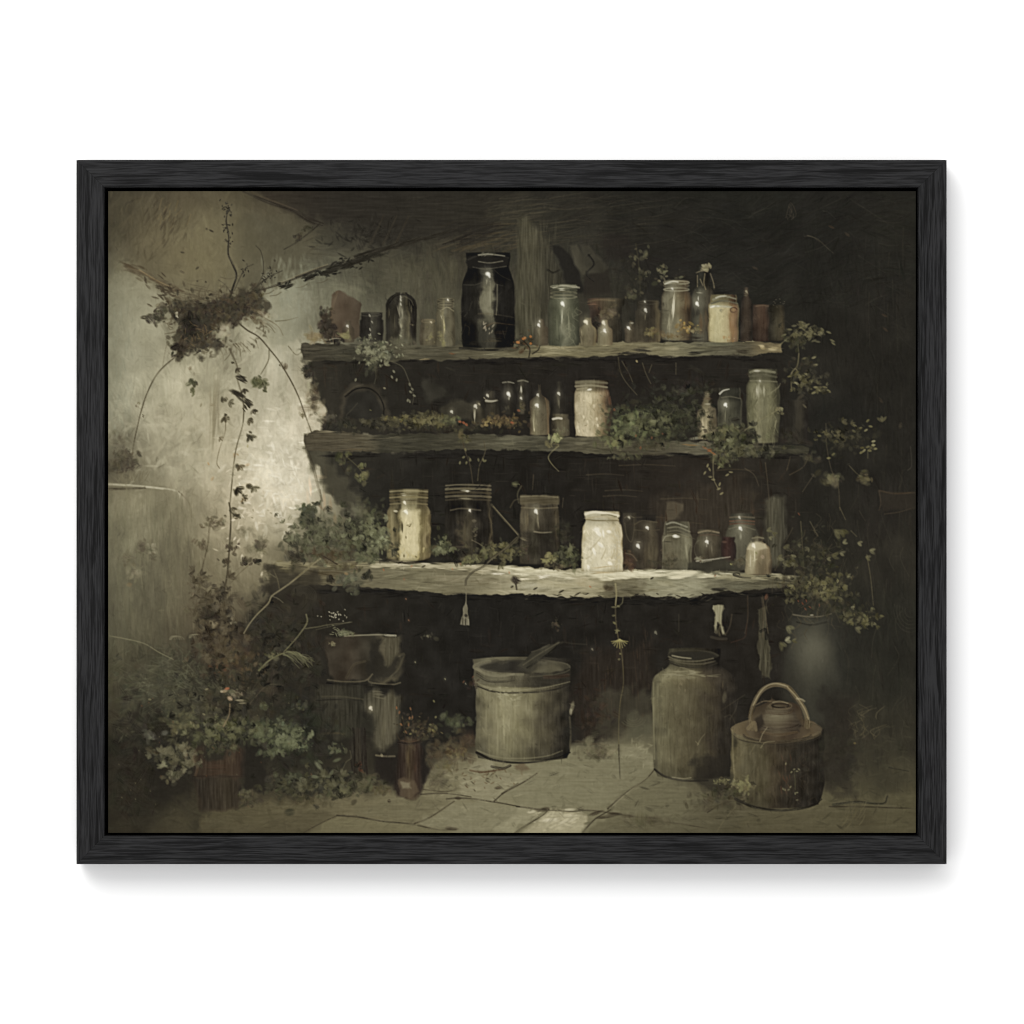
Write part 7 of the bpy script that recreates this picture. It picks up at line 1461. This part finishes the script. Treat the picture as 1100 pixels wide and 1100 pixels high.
def paint_left_twigs():
    motif('branch', 'long pale bare branch slanting down from the lowest shelf')
    stroke([(344, 600), (336, 606), (324, 616), (312, 626), (302, 633), (292, 640), (288, 648), (276, 660), (268, 670), (262, 680)], 2, (128, 118, 92), .9, 1.3); stroke([(300, 632), (298, 622), (294, 612)], 1.1, (104, 96, 76), .8, .7); stroke([(296, 620), (290, 616)], .9, (110, 102, 80), .7); stroke([(292, 640), (299, 643), (304, 647)], 1.2, (110, 104, 84), .8, .7)
    motif('branch', 'greenish feathery branch arching through the undergrowth')
    stroke([(329, 660), (330, 668), (324, 678), (316, 688), (305, 700)], 1.8, (112, 108, 78), .88, 1); stroke([(278, 720), (288, 710), (300, 703), (312, 700), (322, 702)], 1.7, (118, 116, 82), .88, 1); stroke([(328, 675), (342, 673), (352, 671), (378, 668)], 1.3, (98, 94, 72), .8, .8)
    for k in range(26):
        x = rng.uniform(304, 326); y = 701 + rng.normal(0, 1.5)
        stroke([(x, y), (x + rng.uniform(4, 10), y + rng.uniform(1, 6)), (x + rng.uniform(10, 20), y + rng.uniform(4, 16))], 1.2, np.array((98, 98, 72)) * rng.uniform(.75, 1.2), .75, .6)
    leaves(294, 704, 10, 4, 16, [(80, 80, 56), (104, 102, 70)], 5, .7); leaves(282, 714, 8, 4, 12, [(84, 82, 58)], 4, .6)
    motif('flower', 'pinkish flower with an orange spot, like a small bird on its stem')
    stroke([(240, 780), (246, 768), (247, 756)], 1.6, (128, 104, 78), .85, 1.2)
    leaves(255, 744, 10, 5, 30, [(66, 58, 46), (92, 82, 66), (112, 104, 86)], 5, .8, ang=.5); dab(241, 742, 10, 5, -.2, (158, 134, 106), .85); dab(244, 739.5, 7, 4, -.2, (176, 92, 64), .9); dab(238, 742.5, 4, 3, 0, (166, 150, 126), .8); dab(247, 750, 8, 6, .6, (182, 146, 118), .9); dab(258, 752, 14, 3.4, .05, (148, 138, 112), .85); dab(260, 755, 11, 2.6, 0, (120, 112, 92), .8); dab(252, 740, 9, 3, .5, (56, 50, 41), .8); dab(258, 745, 10, 2.4, .6, (104, 96, 78), .8)
    ground()


def paint_left_corner():
    B0 = [(36, 34, 28), (46, 43, 34), (56, 51, 40)]
    motif('shrub', 'dark bushy undergrowth filling the lower left of the painting')
    leaves(250, 740, 60, 60, 520, [(46, 43, 34), (56, 51, 40), (66, 58, 44)], 12, .5); leaves(290, 690, 46, 44, 420, [(40, 37, 30), (48, 45, 36), (60, 54, 42)], 11, .55); leaves(170, 745, 60, 46, 420, [(58, 58, 45), (68, 68, 53), (80, 80, 62)], 10, .42); leaves(240, 690, 24, 30, 220, [(58, 48, 37), (72, 60, 45), (86, 74, 56)], 9, .55); leaves(165, 800, 40, 40, 260, [(38, 35, 29), (46, 42, 33)], 14, .5); leaves(325, 790, 40, 50, 320, [(34, 33, 28), (42, 41, 33), (52, 52, 40)], 10, .5); leaves(140, 850, 30, 26, 120, [(50, 45, 34), (44, 40, 31)], 14, .4)
    leaves(255, 712, 24, 16, 120, [(62, 52, 38), (78, 62, 44), (96, 78, 54)], 6, .5); leaves(240, 715, 12, 10, 24, [(110, 62, 44), (88, 60, 44)], 4, .5)
    leaves(225, 660, 10, 12, 60, [(46, 41, 33), (58, 51, 40)], 8, .7); leaves(250, 668, 5, 5, 20, [(150, 142, 120), (130, 122, 100)], 6, .5, own=False); leaves(250, 676, 4, 4, 16, [(46, 42, 34)], 5, .8); leaves(227, 670, 5, 4, 14, [(128, 116, 92)], 7, .45, own=False)
    for r in range(5):
        for cx, cy in ((185, 688), (206, 686)):
            ring(cx + r * 1.5, cy, 3 + r, 5, .9, (122, 116, 96), .45, 3.4, 6.0)
    for _ in range(300):
        x, y = rng.normal(185, 26), rng.normal(722, 17)
        stroke([(x, y), (x + rng.normal(2, 4), y + rng.normal(2, 3)), (x + rng.normal(4, 6), y + rng.normal(4, 4))], 1.3, np.array((92, 94, 75)) * rng.uniform(.65, 1.15), rng.uniform(.15, .45), .8)
    stroke([(118, 683), (135, 686), (155, 691), (170, 700), (186, 708)], 1.2, (124, 120, 96), .7, .9)
    for _ in range(120):
        x, y = rng.uniform(120, 215), rng.uniform(700, 800)
        dab(x, y, rng.uniform(5, 14), 2.4, -.5 + rng.normal(0, .5), np.array((70, 70, 54)) * rng.uniform(.7, 1.25), rng.uniform(.2, .5))
    leaves(200, 768, 26, 12, 90, [(62, 62, 46), (80, 80, 58), (98, 96, 68)], 6, .55); leaves(160, 790, 6, 5, 20, [(100, 100, 88), (74, 74, 62)], 7, .6); leaves(196, 780, 16, 9, 40, [(76, 74, 53), (96, 92, 62)], 7, .6)
    motif('flower_sprig', 'cluster of tiny white flowers in the dark beneath the shelf')
    for _ in range(26):
        dab(rng.normal(359, 5), rng.normal(661, 3), rng.uniform(1.8, 3.2), 1.8, rng.uniform(0, 3), (172, 166, 148), .85, h=.8)
    for _ in range(16):
        dab(rng.normal(362, 8), rng.normal(679, 3), rng.uniform(4, 8), 1.6, rng.normal(.2, .4), (116, 118, 92), .75)
    leaves(357, 691, 4, 3, 8, [(128, 122, 92)], 4, .75); stroke([(340, 676), (358, 672), (376, 668)], 1, (88, 84, 66), .6)
    motif('flower_pot', 'terracotta flower pot almost lost in shadow at the lower left')
    poly([(206, 806), (218, 800), (252, 800), (265, 806), (264, 834), (258, 836), (256, 868), (214, 870), (208, 836)], lambda X, Y: grad([(204, (52, 42, 33)), (225, (68, 51, 39)), (245, (74, 56, 43)), (258, (64, 48, 38)), (268, (44, 38, 32))], X + 0 * Y), .85, 6, 1.6, jit=5, streak=VS)
    poly([(210, 836), (258, 836), (256, 868), (216, 870)], lambda X, Y: grad([(208, (44, 39, 32)), (232, (56, 49, 39)), (245, (60, 53, 41)), (260, (48, 42, 34))], X + 0 * Y), .85, 6, 1.6, jit=6, streak=VS)
    stroke([(208, 833), (232, 834), (262, 833)], 2, (50, 39, 31), .6); stroke([(207, 815), (212, 824), (210, 832)], 3, (100, 72, 52), .4); veil(250, 815, 16, 8, 1.5, (78, 62, 47), .5, 6); veil(232, 826, 30, 4, 0, (78, 54, 42), .5, 6); poly([(218, 800), (242, 796), (246, 808), (232, 818), (222, 812)], (44, 42, 34), .8, 4, 1.5)
    ground()
    poly([(264, 800), (285, 800), (288, 850), (260, 848)], (36, 33, 28), .75, 6, 2, own=False); poly([(160, 830), (206, 830), (208, 858), (165, 860)], (38, 34, 28), .6, 10, 3, own=False)
    motif('potted_plant', 'leafy green plant spreading out of the terracotta pot')
    leaves(240, 785, 34, 14, 200, [(50, 50, 38), (66, 67, 48), (84, 86, 61)], 7, .65); leaves(238, 782, 20, 9, 60, [(84, 84, 58), (106, 104, 70)], 6, .65); leaves(232, 802, 14, 8, 70, [(52, 51, 39), (70, 70, 51)], 6, .7)
    leaves(306, 790, 20, 14, 150, [(46, 48, 37), (66, 71, 52), (88, 95, 70)], 7, .7); leaves(314, 796, 14, 10, 70, [(74, 80, 58), (102, 110, 82)], 6.5, .75); leaves(280, 782, 16, 12, 90, [(58, 62, 46), (80, 86, 63)], 7, .65); leaves(278, 785, 4, 9, 20, [(84, 90, 66)], 8, .8, ang=1.4); leaves(300, 776, 12, 6, 26, [(96, 104, 82), (74, 80, 60)], 4, .7); leaves(288, 808, 12, 5, 26, [(66, 72, 52), (88, 94, 68)], 6, .7); leaves(284, 758, 7, 3, 16, [(70, 76, 56), (90, 96, 72)], 6, .7); leaves(324, 758, 8, 5, 20, [(66, 68, 54), (78, 80, 64)], 6, .6)
    leaves(200, 806, 14, 7, 50, [(78, 74, 56), (100, 94, 72)], 7, .75); leaves(186, 812, 10, 8, 40, [(70, 70, 54), (98, 96, 76)], 7, .75); leaves(176, 820, 7, 5, 16, [(96, 98, 76), (112, 112, 90)], 6, .8); leaves(185, 834, 10, 5, 30, [(70, 68, 52), (100, 96, 74)], 6, .75); leaves(194, 830, 8, 5, 20, [(62, 60, 46), (84, 80, 62)], 6, .7); leaves(163, 810, 6, 10, 20, [(74, 70, 52), (92, 88, 68)], 5, .6); leaves(203, 812, 10, 8, 40, [(96, 82, 62), (78, 66, 50)], 8, .5)
    for x, y in ((208, 779), (205, 776), (190, 787), (222, 740), (219, 767), (161, 751), (232, 760), (240, 768)):
        dab(x, y, 5, 3, rng.uniform(0, 3), (118, 112, 84), .75)
    dab(177, 787, 10, 7, -.3, (96, 98, 92), .7); stroke([(190, 792), (188, 800)], 1, (80, 74, 56), .6)
    ground()
    stroke([(268, 756), (280, 742), (290, 735), (304, 736)], 1.2, (84, 76, 60), .7, .8); stroke([(294, 720), (294, 740), (293, 758)], 1, (70, 64, 50), .6); stroke([(276, 723), (284, 726)], 1.4, (92, 86, 70), .6)
    motif('leaf_clump', 'low leafy weeds along the floor between flower pot and brown bottle')
    leaves(312, 842, 30, 14, 200, [(42, 41, 33), (56, 55, 42), (70, 70, 52)], 7, .6); leaves(318, 836, 14, 8, 50, [(60, 64, 48), (80, 84, 62)], 6, .6); leaves(365, 845, 34, 12, 220, [(42, 40, 32), (58, 56, 42), (76, 74, 54)], 7, .6); leaves(396, 840, 18, 8, 70, [(60, 58, 43), (80, 76, 55)], 7, .65); leaves(365, 850, 8, 6, 24, [(84, 82, 59), (100, 98, 70)], 8, .6); leaves(408, 848, 14, 5, 40, [(70, 64, 46), (92, 84, 58)], 6, .6); leaves(360, 805, 10, 6, 34, [(52, 56, 43), (96, 100, 76)], 4, .7); leaves(328, 802, 8, 6, 30, [(60, 68, 50), (96, 104, 76)], 4, .7); leaves(325, 784, 4, 3, 8, [(104, 112, 84)], 4, .7)
    for x, y, s, an in ((342, 822, 15, .9), (347, 829, 10, 1.2), (338, 834, 12, .1), (356, 830, 11, -1), (362, 816, 12, -.4), (376, 830, 9, -.3), (352, 834, 9, 0), (344, 818, 9, .6)):
        dab(x, y, s, s * .42, an, np.array((90, 96, 74)) + rng.normal(0, 8), .85)
    stroke([(376, 806), (377, 814), (372, 818), (368, 826)], 1, (92, 88, 68), .7, .7); leaves(390, 842, 7, 6, 20, [(88, 84, 62)], 8, .6); leaves(270, 862, 14, 6, 40, [(60, 55, 42), (76, 70, 53)], 6, .5)
    leaves(265, 852, 10, 5, 40, [(66, 62, 47), (88, 84, 62)], 5, .6); leaves(322, 858, 26, 6, 60, [(74, 68, 49), (66, 60, 44)], 8, .4)
    ground()
    for _ in range(50):
        x, y = rng.uniform(120, 340), rng.uniform(745, 880)
        spark(x, y, rng.uniform(.5, .9), (96, 90, 66) if rng.random() < .7 else (110, 66, 44), .5)


def finish_surface():
    """old varnish draws every pigment towards olive; the drag of the brush runs over it"""
    for _ in range(11000):                                 # wet touches that soften the edges
        x, y = rng.uniform(PX0, PX1), rng.uniform(PY0, PY1)
        dab(x, y, rng.uniform(3, 10), rng.uniform(1.3, 3), rng.uniform(0, 3.14), pick(x, y) * (1 + rng.normal(0, .05)), rng.uniform(.2, .6), own=False, jit=2, h=.3)
    C = COL
    B = C.copy()
    for ax in (0, 1):
        B = .84 * B + .08 * (np.roll(B, 1, ax) + np.roll(B, -1, ax))
    C[1:-1, 1:-1] = B[1:-1, 1:-1]
    B = C.copy()                                           # crisp the touches against their neighbours
    for ax in (0, 1):
        B = smooth1(smooth1(B, 5, ax), 5, ax)
    C[8:-8, 8:-8] += (np.clip(.55 * (C - B), -16, 16))[8:-8, 8:-8]
    np.clip(C, 8, 252, out=C)
    L = C @ np.array((.3, .59, .11), np.float32)
    k = VARNISH
    L2 = np.interp(L, [0, 30, 45, 60, 110, 160, 205, 250], [3, 31.5, 45.5, 61, 114, 166, 203, 243]).astype(np.float32)
    ls = [0, 40, 70, 110, 160, 205, 245]
    A = np.stack([np.interp(L2, ls, v) for v in ([1.05, 1.05, 1.06, 1.06, 1.047, 1.035, 1.01], [1, 1, 1, 1.005, 1.005, 1, 1], [.87, .87, .8, .79, .835, .89, .96])], -1)
    C[:] = A * L2[..., None] + k * (C - L[..., None] * np.stack([np.interp(L, ls, v) for v in ([1.05, 1.05, 1.05, 1.05, 1.04, 1.035, 1.01], [1, 1, 1, 1, 1, 1, 1], [.87, .87, .82, .82, .85, .89, .96])], -1))
    X = GX[None, :]; Y = GY[:, None]
    s = (.3 * tile(VS, X, Y, 1.4) + .45 * tile(FN, X, Y, 1.4, 33, 71))[..., None]
    C[:] = C * (1 + .014 * s) + .7 * s
    HGT[:] = HGT + .08 * s[..., 0]
    np.clip(C, 14, 250, out=C)


VARNISH = .62


def paint_picture():
    paint_backdrop()
    paint_left_growth()
    paint_unit()
    paint_floor()
    paint_top_jars()
    paint_mid_jars()
    paint_low_jars()
    paint_pots()
    paint_left_corner()
    paint_growth()
    paint_thicker_growth()
    paint_left_twigs()
    paint_hanging()
    finish_surface()

PEDESTAL = .0065                           # sheen of the varnish, taken off the pigment

# ===========================================================================
# Materials
# ===========================================================================
def new_mat(name, rough=.6, spec=.3):
    m = bpy.data.materials.new(name)
    m.use_nodes = True
    nt = m.node_tree
    b = nt.nodes["Principled BSDF"]
    b.inputs["Roughness"].default_value = rough
    b.inputs["Specular IOR Level"].default_value = spec
    return m, nt, b


def node(nt, kind, **kw):
    n = nt.nodes.new(kind)
    for k, v in kw.items():
        setattr(n, k, v)
    return n


# white painted wall, faint roller texture
m_wall, nt, b = new_mat("white_wall_paint", .8, .2)
b.inputs["Base Color"].default_value = (.88, .88, .88, 1)
nz = node(nt, "ShaderNodeTexNoise"); nz.inputs["Scale"].default_value = 900; nz.inputs["Detail"].default_value = 3
bp = node(nt, "ShaderNodeBump"); bp.inputs["Strength"].default_value = .04; bp.inputs["Distance"].default_value = .0005
nt.links.new(nz.outputs["Fac"], bp.inputs["Height"]); nt.links.new(bp.outputs["Normal"], b.inputs["Normal"])


def black_wood(name, along, seed):
    """black stained open-grain ash; along = axis of the grain (0 = x, 2 = z)"""
    m, nt, b = new_mat(name, .5, .10)
    tc = node(nt, "ShaderNodeTexCoord")
    mp = node(nt, "ShaderNodeMapping")
    s = [640, 640, 640]; s[along] = 26
    mp.inputs["Scale"].default_value = s
    mp.inputs["Location"].default_value = (seed * 3.1, seed * 7.7, seed * 1.3)
    nt.links.new(tc.outputs["Object"], mp.inputs["Vector"])
    # slow wander so the grain lines are not dead straight
    mp2 = node(nt, "ShaderNodeMapping"); s2 = [26, 26, 26]; s2[along] = 5
    mp2.inputs["Scale"].default_value = s2; mp2.inputs["Location"].default_value = (seed, seed * 2, seed * 5)
    nt.links.new(tc.outputs["Object"], mp2.inputs["Vector"])
    wn = node(nt, "ShaderNodeTexNoise"); wn.inputs["Scale"].default_value = 1; wn.inputs["Detail"].default_value = 2
    nt.links.new(mp2.outputs["Vector"], wn.inputs["Vector"])
    va = node(nt, "ShaderNodeVectorMath", operation='MULTIPLY_ADD')
    k = [3.2, 3.2, 3.2]; k[along] = 0
    va.inputs[1].default_value = k
    nt.links.new(wn.outputs["Color"], va.inputs[0]); nt.links.new(mp.outputs["Vector"], va.inputs[2])
    n1 = node(nt, "ShaderNodeTexNoise"); n1.inputs["Scale"].default_value = 1; n1.inputs["Detail"].default_value = 4; n1.inputs["Roughness"].default_value = .65
    nt.links.new(va.outputs["Vector"], n1.inputs["Vector"])
    # broad dark grain lines
    mp3 = node(nt, "ShaderNodeMapping"); s3 = [240, 240, 240]; s3[along] = 7
    mp3.inputs["Scale"].default_value = s3; mp3.inputs["Location"].default_value = (seed * 9.1, seed * 2.7, seed * 4.3)
    nt.links.new(tc.outputs["Object"], mp3.inputs["Vector"])
    va3 = node(nt, "ShaderNodeVectorMath", operation='MULTIPLY_ADD'); va3.inputs[1].default_value = k
    nt.links.new(wn.outputs["Color"], va3.inputs[0]); nt.links.new(mp3.outputs["Vector"], va3.inputs[2])
    n2 = node(nt, "ShaderNodeTexNoise"); n2.inputs["Scale"].default_value = 1; n2.inputs["Detail"].default_value = 3; n2.inputs["Roughness"].default_value = .7
    nt.links.new(va3.outputs["Vector"], n2.inputs["Vector"])
    r1 = node(nt, "ShaderNodeValToRGB")
    r1.color_ramp.elements[0].position = .40; r1.color_ramp.elements[0].color = (.0035, .0035, .0037, 1)
    r1.color_ramp.elements[1].position = .58; r1.color_ramp.elements[1].color = (.0165, .0165, .0171, 1)
    nt.links.new(n1.outputs["Fac"], r1.inputs["Fac"])
    r2 = node(nt, "ShaderNodeValToRGB")
    r2.color_ramp.elements[0].position = .38; r2.color_ramp.elements[0].color = (.12, .12, .12, 1)
    r2.color_ramp.elements[1].position = .47; r2.color_ramp.elements[1].color = (1, 1, 1, 1)
    nt.links.new(n2.outputs["Fac"], r2.inputs["Fac"])
    mx = node(nt, "ShaderNodeMix", data_type='RGBA', blend_type='MULTIPLY'); mx.inputs["Factor"].default_value = 1
    nt.links.new(r1.outputs["Color"], mx.inputs["A"]); nt.links.new(r2.outputs["Color"], mx.inputs["B"])
    nt.links.new(mx.outputs["Result"], b.inputs["Base Color"])
    ad = node(nt, "ShaderNodeMath", operation='ADD')
    nt.links.new(n1.outputs["Fac"], ad.inputs[0]); nt.links.new(n2.outputs["Fac"], ad.inputs[1])
    bp = node(nt, "ShaderNodeBump"); bp.inputs["Strength"].default_value = .35; bp.inputs["Distance"].default_value = .0006
    nt.links.new(ad.outputs["Value"], bp.inputs["Height"]); nt.links.new(bp.outputs["Normal"], b.inputs["Normal"])
    return m


m_gap, nt, b = new_mat("matt_black_liner", .9, .05)
b.inputs["Base Color"].default_value = (.0022, .0022, .0024, 1)

# pigment: the colours brushed on above, as mesh colour, under thin matt varnish
m_paint, nt, b = new_mat("oil_paint", .62, .06)
at_n = node(nt, "ShaderNodeAttribute"); at_n.attribute_name = "pigment"
nt.links.new(at_n.outputs["Color"], b.inputs["Base Color"])
tc = node(nt, "ShaderNodeTexCoord")
wv = node(nt, "ShaderNodeTexNoise"); wv.inputs["Scale"].default_value = 1500; wv.inputs["Detail"].default_value = 2
nt.links.new(tc.outputs["Object"], wv.inputs["Vector"])
bp = node(nt, "ShaderNodeBump"); bp.inputs["Strength"].default_value = .08; bp.inputs["Distance"].default_value = .0003
nt.links.new(wv.outputs["Fac"], bp.inputs["Height"]); nt.links.new(bp.outputs["Normal"], b.inputs["Normal"])

m_cloth, nt, b = new_mat("raw_canvas", .9, .1)
b.inputs["Base Color"].default_value = (.45, .4, .32, 1)


# ===========================================================================
# Objects
# ===========================================================================
def mesh_obj(name, verts, faces, mat, parent=None):
    me = bpy.data.meshes.new(name)
    me.from_pydata(verts, [], faces)
    me.update()
    me.materials.append(mat)
    o = bpy.data.objects.new(name, me)
    COLL.objects.link(o)
    if parent is not None:
        o.parent = parent
    return o


# ---- the wall
wall = mesh_obj("wall", [(-6, 0, -4), (6, 0, -4), (6, 0, 4), (-6, 0, 4), (-6, .1, -4), (6, .1, -4), (6, .1, 4), (-6, .1, 4)],
                [(0, 1, 2, 3), (5, 4, 7, 6), (4, 0, 3, 7), (1, 5, 6, 2), (3, 2, 6, 7), (4, 5, 1, 0)], m_wall)
wall["kind"] = "structure"
wall["label"] = "plain bright white wall behind the framed painting"

# ---- the framed painting
root = bpy.data.objects.new("framed_painting", None)
COLL.objects.link(root)
root.location = at(549.5, 928, 0)
root["label"] = "dark oil painting of jars on old shelves in a black wood frame"
root["category"] = "painting"
RL = tuple(root.location)


def loc(px, py, depth):
    a = at(px, py, depth)
    return (a[0] - RL[0], a[1] - RL[1], a[2] - RL[2])


FX0, FY0, FX1, FY1 = 82.0, 171.6, 1017.0, 928.4       # outside of the frame
WL, WT, WR, WB = 30.3, 30.0, 30.9, 30.7               # width of the left, top, right and bottom rails
DB, DF = .006, FRONT                                  # back and face of the rails, out from the wall

# tray behind the rails: the black gap round the canvas
tx0, ty0, tx1, ty1 = FX0 + 4, FY0 + 4, FX1 - 4, FY1 - 4
tv = [loc(x, y, d) for d in (.0015, .0055) for x, y in ((tx0, ty0), (tx1, ty0), (tx1, ty1), (tx0, ty1))]
tray = mesh_obj("frame", tv, [(0, 1, 2, 3), (7, 6, 5, 4), (0, 4, 5, 1), (1, 5, 6, 2), (2, 6, 7, 3), (3, 7, 4, 0)], m_gap, root)

# four mitred rails with softened edges and a joint of a fifth of a millimetre
PROFILE = [(0, DB), (0, DF - .0016), (.5, DF - .0005), (1.6, DF), (27.2, DF), (28.7, DF - .0006), (29.4, DF - .0018), (29.7, DF - .004), (29.7, DB)]


def rail(side, mat):
    vs_, fs = [], []
    J = .12
    for end in (0, 1):
        for k, d in PROFILE:
            f = k / 29.7
            if side == 't':
                p = ((FX0 + f * WL + J, FY0 + f * WT) if end == 0 else (FX1 - f * WR - J, FY0 + f * WT))
            elif side == 'b':
                p = ((FX0 + f * WL + J, FY1 - f * WB) if end == 0 else (FX1 - f * WR - J, FY1 - f * WB))
            elif side == 'l':
                p = ((FX0 + f * WL, FY0 + f * WT + J) if end == 0 else (FX0 + f * WL, FY1 - f * WB - J))
            else:
                p = ((FX1 - f * WR, FY0 + f * WT + J) if end == 0 else (FX1 - f * WR, FY1 - f * WB - J))
            vs_.append(loc(p[0], p[1], d))
    n = len(PROFILE)
    for i in range(n - 1):
        fs.append((i, i + 1, n + i + 1, n + i))
    fs.append((n - 1, 0, n, 2 * n - 1))
    fs.append(tuple(range(n - 1, -1, -1))); fs.append(tuple(range(n, 2 * n)))
    o = mesh_obj("rail", vs_, fs, mat, tray)
    import bmesh
    bm = bmesh.new(); bm.from_mesh(o.data); bmesh.ops.recalc_face_normals(bm, faces=bm.faces); bm.to_mesh(o.data); bm.free()
    return o


for side, axis, seed, lab in (('t', 0, 1.0, "top rail of the black frame"), ('b', 0, 2.3, "bottom rail of the black frame"),
                              ('l', 2, 3.7, "left rail of the black frame"), ('r', 2, 5.1, "right rail of the black frame")):
    r = rail(side, black_wood("black_ash_" + {'t': 'top', 'b': 'bottom', 'l': 'left', 'r': 'right'}[side], axis, seed))
    r["label"] = lab

# ---- the canvas and what is painted on it
paint_picture()

GAIN = 1.58                                # light falling on the canvas, relative to pure white
CANVAS_D = .0420                           # face of the canvas, out from the wall
RELIEF = .0006                            # thickest paint


def to_linear(c):
    c = c / 255.
    return np.where(c <= .04045, c / 12.92, ((c + .055) / 1.055) ** 2.4)


# vertex grid: one vertex per painted cell centre, stretched to the edge of the canvas
vx = np.linspace(PX0, PX1, NW); vz = np.linspace(PY0, PY1, NH)
VX = np.broadcast_to((vx[None, :] - 550) * MM - RL[0], (NH, NW))
VZ = np.broadcast_to((550 - vz[:, None]) * MM - RL[2], (NH, NW))
H2 = HGT.copy()
for ax in (0, 1):
    H2 = .5 * H2 + .25 * (np.roll(H2, 1, ax) + np.roll(H2, -1, ax))
VY = -(CANVAS_D + RELIEF * np.clip(H2, -.2, 1.4)) - RL[1]
CO = np.stack([VX, VY, VZ], -1).reshape(-1, 3).astype(np.float32)
LIN = np.clip((to_linear(COL.astype(np.float64)) - PEDESTAL) / GAIN, .0008, .93)
RGBA = np.concatenate([LIN.reshape(-1, 3), np.ones((NH * NW, 1))], 1).astype(np.float32)

# a cell belongs to the motif of its upper left corner; specks go back to the ground
def tidy(m):
    for _ in range(2):
        nb = np.stack([np.roll(m, 1, 0), np.roll(m, -1, 0), np.roll(m, 1, 1), np.roll(m, -1, 1)])
        same = (nb == m).sum(0)
        lone = same < 2
        srt = np.sort(nb, 0)
        maj = np.where(srt[1] == srt[2], srt[1], np.where(srt[0] == srt[1], srt[0], srt[3]))
        m = np.where(lone, maj, m)
    return m


FID = tidy(MID.astype(np.int32))[:-1, :-1].ravel()
I = (np.arange(NH - 1)[:, None] * NW + np.arange(NW - 1)[None, :]).ravel()
QUADS = np.stack([I, I + NW, I + NW + 1, I + 1], 1)


def painted_mesh(name, sel, parent):
    q = QUADS[sel]
    used, inv = np.unique(q, return_inverse=True)
    inv = inv.reshape(-1).astype(np.int32)
    me = bpy.data.meshes.new(name)
    me.vertices.add(len(used)); me.vertices.foreach_set("co", CO[used].ravel())
    nf = len(q)
    me.loops.add(nf * 4); me.loops.foreach_set("vertex_index", inv)
    me.polygons.add(nf)
    me.polygons.foreach_set("loop_start", np.arange(0, nf * 4, 4, dtype=np.int32))
    me.polygons.foreach_set("use_smooth", np.ones(nf, bool))
    me.update(calc_edges=True)
    ca = me.color_attributes.new("pigment", 'FLOAT_COLOR', 'POINT')
    ca.data.foreach_set("color", RGBA[used].ravel())
    me.materials.append(m_paint)
    o = bpy.data.objects.new(name, me)
    COLL.objects.link(o)
    o.parent = parent
    return o


canvas = painted_mesh("canvas", FID == 0, root)
canvas["label"] = "painted canvas showing a dim corner of an old potting room"
# the stretched cloth and its bars behind the paint
e = .2
bv = [loc(x, y, d) for d in (.0070, CANVAS_D - .0006) for x, y in ((PX0 + e, PY0 + e), (PX1 - e, PY0 + e), (PX1 - e, PY1 - e), (PX0 + e, PY1 - e))]
mesh_obj("stretcher", bv, [(0, 1, 2, 3), (7, 6, 5, 4), (0, 4, 5, 1), (1, 5, 6, 2), (2, 6, 7, 3), (3, 7, 4, 0)], m_gap, canvas)
counts = np.bincount(FID, minlength=len(MOTIFS))
for k in range(1, len(MOTIFS)):
    if counts[k] < 12:
        continue
    nm, lab = MOTIFS[k]
    o = painted_mesh("painted_" + nm, FID == k, canvas)
    o["label"] = lab
